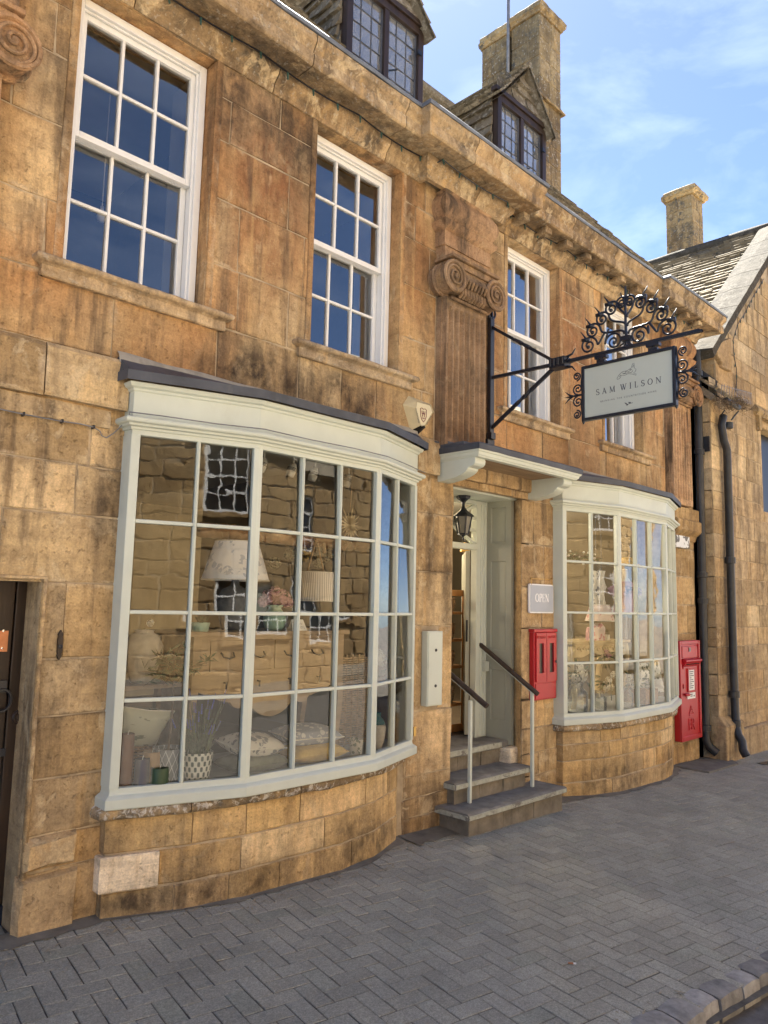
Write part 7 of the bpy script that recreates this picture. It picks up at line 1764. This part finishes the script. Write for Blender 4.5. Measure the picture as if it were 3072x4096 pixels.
# mint vase of hydrangeas, hand-written card
c = Vector((3.10, .14, TZ)); VA = thing('vase', 'mint green vase of pink hydrangeas on the side table', 'vase', c); m = MB(); m.lathe([(.045, 0), (.065, .02), (.078, .06), (.076, .095), (.05, .135), (.042, .15), (.055, .165), (.056, .170), (.046, .168), (.04, .14), (0, .12)], c, 28); m.build('vase', M['mint_glaze'], VA, smooth=True)
m = MB()
for dx, dz, R in ((-.06, .22, .05), (0, .235, .06), (.06, .22, .055), (.03, .20, .05), (-.10, .19, .035), (.11, .185, .035)): flower_ball(m, c+Vector((dx, 0, dz)), R, 110, .011, r)
m.build('hydrangea_heads', M['pink'], VA, kind='stuff')
a, b = by(425, 185, .05, o4, s4), by(572, 300, .05, o4, s4); CD = thing('card', 'small folded white card with handwriting on the side table', 'card', (a.x, .05, TZ)); m = MB(); x0, x1 = a.x+.01, b.x; m.add([(x0, .03, TZ+.001), (x1, .03, TZ+.001), (x1-.02, .055, a.z), (x0+.008, .055, a.z), (x1, .09, TZ+.001), (x0, .09, TZ+.001)], [(0, 1, 2, 3), (3, 2, 4, 5)]); m.build('sheet', M['paper'], CD)
fc = lambda u, v, d: (x0+.012+u, .0305+.025*(v/(a.z-TZ))-.0012+d*.1, TZ+v); m = MB(); hh = a.z-TZ
for seg_ in ([(.0, .75), (.025, .75)], [(.012, .75), (.012, .55)], [(.035, .7), (.04, .55), (.045, .7), (.05, .55), (.055, .7)], [(.01, .42), (.02, .48), (.015, .35), (.024, .42), (.015, .22), (.008, .3)], [(.045, .38), (.040, .25), (.05, .22), (.053, .36), (.045, .38)], [(.06, .38), (.06, .22), (.068, .22)]): ribbon(m, [(p[0]*(x1-x0)/.085, p[1]*hh) for p in seg_], .0022, fc, -.001, .0)
m.build('handwriting', M['ink'], CD)
# paper star
c = by(945, 835, .20, oB, sB); SR = thing('paper_star', 'folded cream paper star hanging in the bow window', 'star', c); m = MB(); n = 18
for k in range(n):
    g = 2*math.pi*k/n; L_ = .135*(1.0 if k % 2 == 0 else .72)*(1.05 if 2 < k < 8 else 1); q = c+Vector((L_*math.cos(g), 0, L_*math.sin(g))); s0 = c+Vector((.05*math.cos(g-.17), .0, .05*math.sin(g-.17))); s1 = c+Vector((.05*math.cos(g+.17), .0, .05*math.sin(g+.17))); f = c+Vector((.045*math.cos(g), -.03, .045*math.sin(g))); m.add([c+Vector((0, -.012, 0)), s0, q, f], [(0, 1, 2, 3)]); m.add([c+Vector((0, -.012, 0)), f, q, s1], [(0, 1, 2, 3)])
m.build('star', M['star_paper'], SR); m = MB(); m.tube([c+Vector((0, 0, .12)), c+Vector((.01, .0, .30))], .003, 4); m.build('cord', M['rope'], SR)
# ceiling track spots
for cx, cy, on in ((395, 310, 'second from the left'), (600, 350, 'third from the left'), (920, 412, 'rightmost, beside the side wall'), (115, 262, 'leftmost, behind the wide mullion')):
    q = by(cx, cy, .42, oB, sB); T = thing('track_spot', 'white egg shaped ceiling spotlight in the left bow window, '+on, 'spotlight', q, group='ceiling spotlights in the left bow window'); ax = Vector((.25, -.1, .95)).normalized(); m = MB(); P = [q-ax*.045, q-ax*.03, q, q+ax*.03, q+ax*.05]
    m.tube(P, lambda t: [.030, .036, .036, .028, .010][min(4, int(t*4+.5))], 14) if False else m.lathe([(0, -.052), (.030, -.05), (.036, -.02), (.034, .02), (.022, .05), (.0, .062)], (0, 0, 0), 16)
    Q = Vector((0, 0, 1)).rotation_difference(ax).to_matrix(); m.v = [tuple(q+Q @ Vector(p)) for p in m.v]; m.build('shade', M['spot_white'], T, smooth=True)
    m = MB(); 
    for k in (-.005, .004, .013): m.lathe([(.0365, k), (.0368, k+.004)], (0, 0, 0), 16)
    m.v = [tuple(q+Q @ Vector(p)) for p in m.v]; m.build('vent_rings', M['black'], T)
    m = MB(); m.tube([q+ax*.05, (q.x+.02, q.y, 2.72)], .007, 6); m.box(q.x-.02, q.x+.06, q.y-.02, q.y+.02, 2.70, 2.74); m.build('stem', M['spot_white'], T)
def bulb_light(name, label, p, watts, rad=.018):
    T = thing(name, label, 'light bulb', p, group='lit bulbs inside the shop'); m = MB(); m.lathe([(0, -rad), (rad*.8, -rad*.6), (rad, 0), (rad*.7, rad*.7), (0, rad)], p, 12); m.build('bulb', M['glow'], T, smooth=True)
    ld = bpy.data.lights.new('bulb_light', 'POINT'); ld.energy = watts*0.2; ld.shadow_soft_size = .05; ld.color = (1, .82, .58); lo = bpy.data.objects.new('bulb_light', ld); col.objects.link(lo); lo.location = Vector(p)+Vector((0, -.06, -.03))
q = NM('lit_bulb'); q.t.nodes.remove(q.b); em = q.n('ShaderNodeEmission'); em.inputs[0].default_value = (1, .80, .52, 1); em.inputs[1].default_value = 2.0; q.l(em.outputs[0], q.out.inputs[0]); M['glow'] = q.mat
for (cx, cy), yy, wv, lb_ in (((370, 855), 2.2, 14, 'small lit bulb inside the shop above the hydrangea vase'), ((752, 862), 2.2, 14, 'small lit bulb inside the shop left of the paper star'), ((675, 1140), 1.4, 10, 'small lit bulb inside the shop above the striped lampshade'), ((880, 1145), 2.0, 10, 'small lit bulb inside the shop under the paper star')): bulb_light('bulb', lb_, by(cx, cy, yy, oB, sB), wv)
for px, yy, zz, lb_ in ((6.0, 1.5, 2.55, 'added bulb to light the room behind the open shop door'), (7.6, 1.4, 2.5, 'added bulb to light the room behind the right bow window'), (8.3, 1.8, 2.5, 'added bulb to light the back of the right bow window display')): bulb_light('bulb', lb_, Vector((px, yy, zz)), 60 if px < 7 else 5)  # lamps added to brighten door and right bay, no bulb is seen there
# pictures on the side wall
WX = 4.298
def wall_picture(a, b, label, art, nm='framed_picture'):
    p0, p1 = at_x(oB[0]+a[0]*sB, oB[1]+a[1]*sB, WX), at_x(oB[0]+b[0]*sB, oB[1]+b[1]*sB, WX); y0, y1 = sorted((p0.y, p1.y)); z0, z1 = sorted((p0.z, p1.z)); T = thing(nm, label, 'picture', (WX, (y0+y1)/2, z0)); f = .022
    m = MB(); m.box(WX-.025, WX, y0, y0+f, z0, z1); m.box(WX-.025, WX, y1-f, y1, z0, z1); m.box(WX-.025, WX, y0+f, y1-f, z0, z0+f); m.box(WX-.025, WX, y0+f, y1-f, z1-f, z1); m.build('frame', M['frame_wood'], T)
    m = MB(); m.box(WX-.012, WX-.002, y0+f, y1-f, z0+f, z1-f); m.build('mount', M['paper'], T); return T, y0, y1, z0, z1
T, y0, y1, z0, z1 = wall_picture((1230, 965), (1355, 1270), 'framed print of a small red and blue pheasant on the side wall', None)
fp = lambda u, v, d: (WX-.013+d*.2, (y0+y1)/2-u, (z0+z1)/2+v); m = MB(); m.prism([(-.05, -.02), (-.02, .0), (.0, .05), (.012, .09), (.022, .085), (.018, .04), (.01, -.01), (-.02, -.05), (-.06, -.06)], fp, -.004, 0); m.build('pheasant_body', M['wicker'], T); m = MB(); m.prism([(.0, .05), (.012, .09), (.022, .085), (.018, .045)], fp, -.008, -.0045); m.build('pheasant_neck', M['teal'], T); m = MB(); m.prism([(.010, .088), (.014, .105), (.026, .10), (.023, .084)], fp, -.008, -.0045); m.build('pheasant_head', M['red'], T)
oB, sB = o4, s4
T, y0, y1, z0, z1 = wall_picture((1245, 62), (1398, 590), 'tall framed leaf print on the side wall beside the bow window', None); m = MB(); m.box(WX-.0135, WX-.0125, y0+.06, y1-.06, z0+.10, z1-.07); m.build('print', M['toile'], T)
oB, sB = (1000, 1750), .4219
# pots and wicker at the right end
c = bz(1050, 1478, o4, s4); pot(c, .040, .050, .115, M['pot_floral'], 'small cream pot with a sepia leaf pattern right of the cushions', soil=False, name='cachepot')
c = bz(1285, 1432, o4, s4); c = c+Vector((-.02, .03, 0)); U = thing('urn', 'white crackled urn with a teal glazed neck at the right end of the bow window', 'urn', c); m = MB(); m.lathe([(.038, 0), (.042, .01), (.066, .10), (.070, .165), (.064, .185)], c, 26); m.build('body', M['urn_white'], U, smooth=True); m = MB(); m.lathe([(.064, .186), (.055, .21), (.034, .235), (.032, .26), (.036, .265), (.028, .262), (0, .25)], c, 26); m.build('neck', M['teal'], U, smooth=True)
HS = thing('hydrangea_stem', 'faded cream hydrangea on a long stem standing in the white urn', 'flower', c+Vector((0, 0, .24))); m = MB(); q = c+Vector((.02, .03, .62)); m.tube([c+Vector((0, 0, .24)), c+Vector((.005, .01, .45)), q], .004, 5); m.add([q+Vector((0, 0, -.12)), q+Vector((.06, -.02, -.10)), q+Vector((.10, 0, -.06)), q+Vector((.05, .03, -.07))], [(0, 1, 2, 3)]); m.build('stem', M['leaf'], HS); m = MB(); flower_ball(m, q+Vector((.0, 0, .03)), .055, 120, .013, r); flower_ball(m, q+Vector((.07, .02, .0)), .04, 70, .012, r); m.build('flower_head', M['cushion_leaf'], HS, kind='stuff')
WK = thing('wicker_panel', 'tall woven willow panel at the right end of the shop window', 'panel', (3.86, .12, ZB)); m = MB(); 
for i in range(38): z = ZB+.02+i*.0165; m.tube([(3.70+.30*k/10, .13+.008*math.sin(k*math.pi+i*math.pi), z+.002*math.sin(k*2+i)) for k in range(11)], .0075, 4)
for k in range(6): m.tube([(3.70+.30*k/5, .13, ZB), (3.70+.30*k/5, .13, ZB+.66)], .008, 5)
m.build('weave', M['wicker_pale'], WK, kind='stuff')
c = by(405, 915, .30); c = Vector((c.x+.03, .30, c.z)); J = thing('jar', 'large pale stoneware jar at the left of the bow window', 'jar', c); m = MB(); m.lathe([(.065, 0), (.072, .015), (.115, .16), (.118, .22), (.085, .285), (.055, .30), (.06, .315), (.05, .315), (0, .29)], c, 28); m.build('jar', M['urn_white'], J, smooth=True)
m = MB(); m.box(c.x-.3, c.x+.25, .16, .48, c.z-.025, c.z-.001); m.box(c.x-.29, c.x-.26, .17, .47, .33, c.z-.025); m.box(c.x+.21, c.x+.24, .17, .47, .33, c.z-.025); m.build('stand_top', M['lime_oak'], thing('jar_stand', 'small pale wooden stand under the stoneware jar', 'stand', (c.x, .3, .33)))
q = by(550, 340, .28); DF = thing('dried_flowers', 'spray of white dried flowers standing in the stoneware jar', 'flowers', c+Vector((0, 0, .3))); m = MB(); m.tube([c+Vector((0, 0, .29)), q], .003, 4); m.build('stem', M['bark'], DF); m = MB()
for k in range(7): flower_ball(m, q+Vector((r.uniform(-.06, .08), r.uniform(-.03, .03), r.uniform(-.05, .05))), .022, 34, .008, r)
m.build('flower_heads', M['petal_white'], DF, kind='stuff')
c = by(1110, 310, .12); SU = pot(Vector((c.x, .12, TZ)), .05, .058, .055, M['mint_glaze'], 'small pale green succulent in a low bowl on the side table', name='succulent', cat='potted plant'); m = MB()
for i in range(26): g = r.uniform(0, 6.28); k = r.uniform(.01, .05); p0 = Vector((c.x, .12, TZ+.045)); p1 = p0+Vector((math.cos(g)*k, math.sin(g)*k, .025)); p2 = p0+Vector((math.cos(g)*(k+.025), math.sin(g)*(k+.025), .05)); s_ = Vector((-math.sin(g), math.cos(g), 0))*.010; m.add([p0, p1+s_, p2, p1-s_], [(0, 1, 2, 3)])
m.build('leaves', M['leaf_grey'], SU, kind='stuff')

# ------------------------------------------------------------------ goods in the right bow window
oC, sC = (2048, 2048), .6172
def cy_(cx, cy, y): return by(cx, cy, y, oC, sC)
def cz0(cx, cy): return bz(cx, cy, oC, sC, .51)
ty = .10; a, b = cy_(398, 842, ty), cy_(770, 850, ty); tz = a.z
CT = thing('carved_table', 'cream carved side table with curved legs in the right bow window', 'table', ((a.x+b.x)/2, .3, .51)); m = MB(); m.box(a.x, b.x, ty, ty+.42, tz-.03, tz); m.build('top', M['carved_cream'], CT, bevel=.006)
m = MB(); n = 40; P = [(a.x+.04, tz-.03)]
for i in range(n+1): t = i/n; P.append((a.x+.04+(b.x-a.x-.08)*t, tz-.12-.03*math.sin(t*math.pi*3)**2-.05*(abs(t-.5)*2)**3))
P += [(b.x-.04, tz-.03)]; m.prism(P, FN, ty+.03, ty+.06)
for i in range(9): t = (i+.5)/9; u = a.x+.1+(b.x-a.x-.2)*t; m.tube([(u-.04, ty+.026, tz-.08), (u, ty+.02, tz-.06), (u+.04, ty+.026, tz-.10)], .010, 5)
m.build('carved_apron', M['carved_cream'], CT)
for x, sg in ((a.x+.06, 1), (b.x-.06, -1)):
    for yy in (ty+.05, ty+.37): m = MB(); m.tube([(x+sg*k, yy, z) for k, z in ((.0, tz-.04), (-.035, tz-.16), (-.03, tz-.28), (.03, .70), (.045, .60), (.01, .512))], .042, 8, r1=.024); m.build('leg', M['carved_cream'], CT, smooth=True)
c = cy_(735, 560, .16); DFm = thing('dress_form', 'white dress form wearing a frilled lilac top in the right bow window', 'mannequin', (c.x, .16, .51)); zt_ = cy_(735, 452, .16).z; zb_ = cy_(735, 655, .16).z
m = MB(); m.lathe([(.02, .51-zb_), (.02, 0), (.10, .0), (.12, .12), (.13, .26), (.10, .34), (.045, .40), (.04, .50), (.0, .51)], Vector((c.x, .16, zb_)), 20, sy=.7); m.build('form', M['form_white'], DFm, smooth=True)
m = MB(); H = zt_-zb_; b0 = len(m.v); nn = 40; prof = [(.165, 0), (.15, .15), (.14, .3), (.145, H*.72), (.135, H*.9), (.09, H*1.0), (.06, H*1.02)]
for rr_, z in prof:
    for k in range(nn): g = 2*math.pi*k/nn; w_ = 1+.06*math.sin(g*11)*(1-z/H*.8); m.v.append((c.x+rr_*w_*math.cos(g), .16+rr_*w_*.72*math.sin(g), zb_+z))
for i in range(len(prof)-1):
    for k in range(nn): m.f.append([i*nn+k, i*nn+(k+1) % nn, (i+1)*nn+(k+1) % nn, (i+1)*nn+k]); m.m.append(0)
for sg in (-1, 1):
    for ly in range(2):
        bb = len(m.v); n_ = 22
        for i in range(n_+1):
            g = -.3+math.pi*1.2*i/n_; fr_ = .012*math.sin(i*2.1); base = Vector((c.x+sg*(.12+.0*math.cos(g)), .16+.05*math.cos(g), zb_+H*(.93-.10*ly))); m.v.append(tuple(base)); m.v.append(tuple(base+Vector((sg*(.07+fr_), .06*math.cos(g)+fr_, -.06-.05*abs(math.sin(g))+fr_))))
        for i in range(n_): m.f.append([bb+2*i, bb+2*i+1, bb+2*i+3, bb+2*i+2]); m.m.append(0)
m.build('lilac_top', M['lilac_top'], DFm, smooth=True)
q = cy_(745, 335, .16); HT = thing('straw_hat', 'yellow straw hat perched above the lilac top', 'hat', q); m = MB(); m.lathe([(.15, -.012), (.152, -.006), (.085, .0), (.08, .05), (.065, .07), (0, .075)], q, 26); m.build('hat', M['straw'], HT, smooth=True)
q = cy_(592, 692, .14); z1_ = cy_(592, 602, .14).z; z0_ = cy_(592, 705, .14).z; lampshade(Vector((q.x, .18, 0)), .16, .105, z0_, z1_, M['shade_pink'], 'lampshade printed with pink leaves in the right bow window', name='lampshade')
a1, b1 = cy_(560, 720, .13), cy_(605, 838, .13); GB = thing('gift_box', 'tall patterned box with a pitched top on the carved table', 'box', ((a1.x+b1.x)/2, .13, tz)); m = MB(); m.prism([(a1.x, tz), (b1.x, tz), (b1.x, a1.z-.05), ((a1.x+b1.x)/2, a1.z), (a1.x, a1.z-.05)], FN, .13, .21); m.build('box', M['shade_pink'], GB)
q = cy_(627, 838, .12); T = thing('candle_jar', 'small white candle jar on the carved table', 'candle', (q.x, .13, tz)); m = MB(); m.lathe([(.03, 0), (.03, .06), (.026, .062), (.024, .05), (0, .05)], Vector((q.x, .14, tz)), 18); m.build('jar', M['candle_white'], T, smooth=True, auto=40)
q = cy_(490, 850, .09); T = thing('pink_bag', 'coral pink bag with a paper tag hanging by the carved table', 'bag', (q.x, .07, q.z)); m = MB(); z2 = cy_(485, 745, .09).z; m.prism([(q.x-.06, q.z+.03), (q.x+.06, q.z+.03), (q.x+.05, z2-.04), (q.x+.015, z2), (q.x-.03, z2), (q.x-.05, z2-.05)], FN, .05, .085); m.build('bag', M['pink'], T, bevel=.01); m = MB(); m.box(q.x-.01, q.x+.015, .042, .046, q.z-.03, q.z+.03); m.build('tag', M['paper'], T)
def posy(label, cx, cy, y, R, n, mat, leaves=True):
    q = cy_(cx, cy, y); T = thing('posy', label, 'flowers', (q.x, y, q.z-R)); m = MB(); rr2 = random.Random(int(cx))
    for k in range(n): flower_ball(m, q+Vector((rr2.uniform(-R, R), rr2.uniform(-.05, .05), rr2.uniform(-R*.7, R*.7))), R*.36, 44, R*.12, rr2)
    m.build('flower_heads', M[mat], T, kind='stuff')
    if leaves:
        m = MB()
        for k in range(40): d = Vector((rr2.gauss(0, 1), rr2.gauss(0, .6), rr2.gauss(-.3, .6))).normalized(); p = q+d*R*rr2.uniform(.6, 1.3); e = d.orthogonal().normalized()*.012; m.add([p, p+d*.03+e, p+d*.07, p+d*.03-e], [(0, 1, 2, 3)])
        m.tube([q, (q.x+.01, y, max(.52, q.z-R*2.0))], .006, 5); m.build('leaves', M['leaf'], T, kind='stuff')
posy('white and blush peonies low in the left corner of the right bow window', 445, 1035, -.02, .11, 8, 'petal_white'); posy('white lilac blossoms behind the middle of the right bow window', 640, 1095, -.06, .10, 7, 'petal_white'); posy('white blossoms beside the canvas print in the right bow window', 805, 1100, -.10, .09, 6, 'petal_white'); posy('pink roses under the carved table top', 600, 930, .16, .07, 4, 'pink')
def glass_jar(c, R, h, label):
    T = thing('glass_jar', label, 'jar', c, group='glass jars in the right bow window'); m = MB(); m.lathe([(R*.9, 0), (R, .015), (R, h*.72), (R*.62, h*.85), (R*.60, h*.93), (R*.68, h), (R*.58, h)], c, 30); m.build('jar', M['glass_vase'], T, smooth=True); m = MB(); m.tube([(c.x+R*.66*math.cos(2*math.pi*k/24), c.y+R*.66*math.sin(2*math.pi*k/24), c.z+h) for k in range(25)], .006, 6, cap=False); m.build('rim', M['glass_vase'], T, smooth=True); return T
glass_jar(cz0(415, 1322)+Vector((.10, .06, 0)), .115, .30, 'big clear glass jar in the left corner of the right bow window'); glass_jar(cz0(575, 1300)+Vector((.05, .04, 0)), .07, .20, 'smaller clear glass jar right of the big one'); glass_jar(cz0(765, 1282)+Vector((.03, .05, 0)), .065, .22, 'clear glass vase with blossoms near the middle mullion')
def leaning(a, b, y, label, mat, nm, cat):
    p0, p1 = cy_(*a, y), cy_(*b, y); T = thing(nm, label, cat, ((p0.x+p1.x)/2, y, p1.z)); m = MB(); m.add([(p0.x, y, p1.z), (p1.x, y, p1.z), (p1.x, y+.05, p0.z), (p0.x, y+.05, p0.z), (p0.x, y+.015, p1.z), (p1.x, y+.015, p1.z), (p1.x, y+.065, p0.z), (p0.x, y+.065, p0.z)], [(0, 1, 2, 3), (7, 6, 5, 4), (0, 4, 5, 1), (1, 5, 6, 2), (2, 6, 7, 3), (3, 7, 4, 0)]); m.build('panel', M[mat], T); return T
leaning((838, 985), (985, 1165), -.05, 'canvas printed with black and white leaves in the right bow window', 'toile', 'canvas_print', 'picture')
q = cy_(935, 1130, -.13); T = thing('sun_hat', 'white brimmed sun hat in front of the canvas print', 'hat', q); m = MB(); m.lathe([(.13, -.01), (.132, -.004), (.075, .01), (.07, .055), (.05, .075), (0, .08)], q, 26); m.build('hat', M['form_white'], T, smooth=True)
q = cz0(880, 1240); T = thing('storage_box', 'brown cardboard box under the white sun hat', 'box', q); m = MB(); m.box(q.x-.14, q.x+.16, -.15, .12, .512, .512+.16); m.build('box', M['wicker'], T, bevel=.006)
for k, (cx, cy, mt) in enumerate(((545, 450, 'linen_hare'), (580, 450, 'petal_white'))):
    q = cy_(cx, cy, .3); T = thing('hanging_garment', ('cream ruffled scarf', 'white ruffled scarf')[k]+' hanging left of the lilac top', 'garment', (q.x, .3, q.z-.3)); m = MB(); nn = 14; b0 = 0
    for i in range(12):
        for j in range(nn): g = 2*math.pi*j/nn; rr_ = .05*(1+.25*math.sin(i*1.7+k))*(1+.25*math.sin(3*g+i)); m.v.append((q.x+rr_*math.cos(g), .3+rr_*.6*math.sin(g), q.z+.12-i*.045))
    for i in range(11):
        for j in range(nn): m.f.append([i*nn+j, i*nn+(j+1) % nn, (i+1)*nn+(j+1) % nn, (i+1)*nn+j]); m.m.append(0)
    m.build('cloth', M[mt], T, smooth=True); m = MB(); m.tube([(q.x, .3, q.z+.12), (q.x, .3, 2.74)], .003, 4); m.build('hook', M['iron'], T)
q = cy_(935, 560, .5); T = thing('fringed_throw', 'cream throw with a black fringe hanging behind the right of the bow window', 'textile', (q.x, .5, q.z-.3)); m = MB(); 
for i in range(13): 
    for j in range(5): m.v.append((q.x-.30+.6*i/12, .5+.02*math.sin(i*1.9), q.z+.35-.16*j))
for i in range(12):
    for j in range(4): m.f.append([i*5+j, (i+1)*5+j, (i+1)*5+j+1, i*5+j+1]); m.m.append(0)
m.build('cloth', M['star_paper'], T, smooth=True); m = MB()
for i in range(40): u = q.x-.3+.6*i/39; m.tube([(u, .5, q.z-.28), (u+.006*math.sin(i*3), .5, q.z-.40)], .005, 4)
m.build('fringe', M['navy'], T, kind='stuff')
q = cy_(430, 280, .25); T = thing('berry_garland', 'garland of white berries on a leafy branch at the top of the right bow window', 'garland', (q.x, .25, q.z)); m = MB(); lf = MB(); bm = MB(); rr2 = random.Random(5)
a1, b1 = cy_(330, 290, .25), cy_(560, 300, .25); m.tube([a1, q, b1], .012, 6)
for k in range(16): t = rr2.random(); p = a1.lerp(b1, t)+Vector((rr2.uniform(-.03, .03), rr2.uniform(-.05, .05), rr2.uniform(-.07, .07))); bm.lathe([(0, -.013), (.011, -.007), (.013, 0), (.011, .007), (0, .013)], p, 10)
for k in range(110): t = rr2.random(); p = a1.lerp(b1, t); d = Vector((rr2.gauss(0, .6), rr2.gauss(0, 1), rr2.gauss(0, 1))).normalized(); e = d.orthogonal().normalized()*.010; lf.add([p, p+d*.03+e, p+d*.075, p+d*.03-e], [(0, 1, 2, 3)])
m.build('branch', M['bark'], T); bm.build('berries', M['petal_white'], T, kind='stuff'); lf.build('leaves', M['leaf'], T, kind='stuff')

# ------------------------------------------------------------------ shelves seen through the open door
oD, sD = (1650, 1850), .4294
yS = .72; xr = by(500, 1190, yS, oD, sD).x; zt_ = by(490, 1190, yS, oD, sD).z
SH = thing('shelf_unit', 'open pine shelf unit with baskets inside the shop doorway', 'shelves', (xr-.3, yS+.15, .326)); 
for yy in (yS, yS+.34): 
    m = MB(); m.box(xr-.03, xr+.03, yy, yy+.03, .326, zt_); m.build('upright', M['pine'], SH, bevel=.002); m = MB(); m.box(xr-.75, xr-.69, yy, yy+.03, .326, zt_); m.build('upright', M['pine'], SH, bevel=.002)
m = MB(); m.box(xr-.69, xr-.03, yS+.004, yS+.026, zt_-.06, zt_); m.build('top_rail', M['pine'], SH)
m = MB(); m.box(xr-.69, xr-.03, yS+.004, yS+.026, .33, .40); m.build('bottom_rail', M['pine'], SH)
zs = [by(430, 1392, yS, oD, sD).z, by(430, 1645, yS, oD, sD).z, by(430, 1895, yS, oD, sD).z, by(470, 505, yS, (1650, 2700), .4219).z+.32]
zs = [zs[0], zs[1], zs[2], zs[2]-.36]
for z in zs: m = MB(); m.box(xr-.74, xr+.02, yS+.03, yS+.34, z-.025, z); m.build('shelf', M['pine'], SH)
m = MB(); m.box(xr-.74, xr+.02, yS+.36, yS+.38, .35, zt_); m.build('back_panel', M['black'], SH)
lab = ('low wicker basket on the top shelf inside the door', 'wicker basket of cloths on the second shelf inside the door', 'round wicker basket on the third shelf inside the door', 'pale woven basket on the bottom shelf inside the door')
for i, z in enumerate(zs): basket(Vector((xr-.20, yS+.16, z)), .12, .135, (.12, .14, .13, .15)[i], lab[i], mat=('wicker', 'wicker', 'wicker', 'wicker_pale')[i], handle=False)
T = thing('folded_cloths', 'folded white cloths in the basket on the top shelf', 'cloth', (xr-.2, yS+.15, zs[0]+.1)); m = MB(); m.tube([(xr-.24, yS+.10, zs[0]+.10), (xr-.23, yS+.12, zs[0]+.24)], .035, 10); m.tube([(xr-.16, yS+.10, zs[0]+.10), (xr-.17, yS+.12, zs[0]+.22)], .03, 10); m.build('cloth', M['form_white'], T, smooth=True)
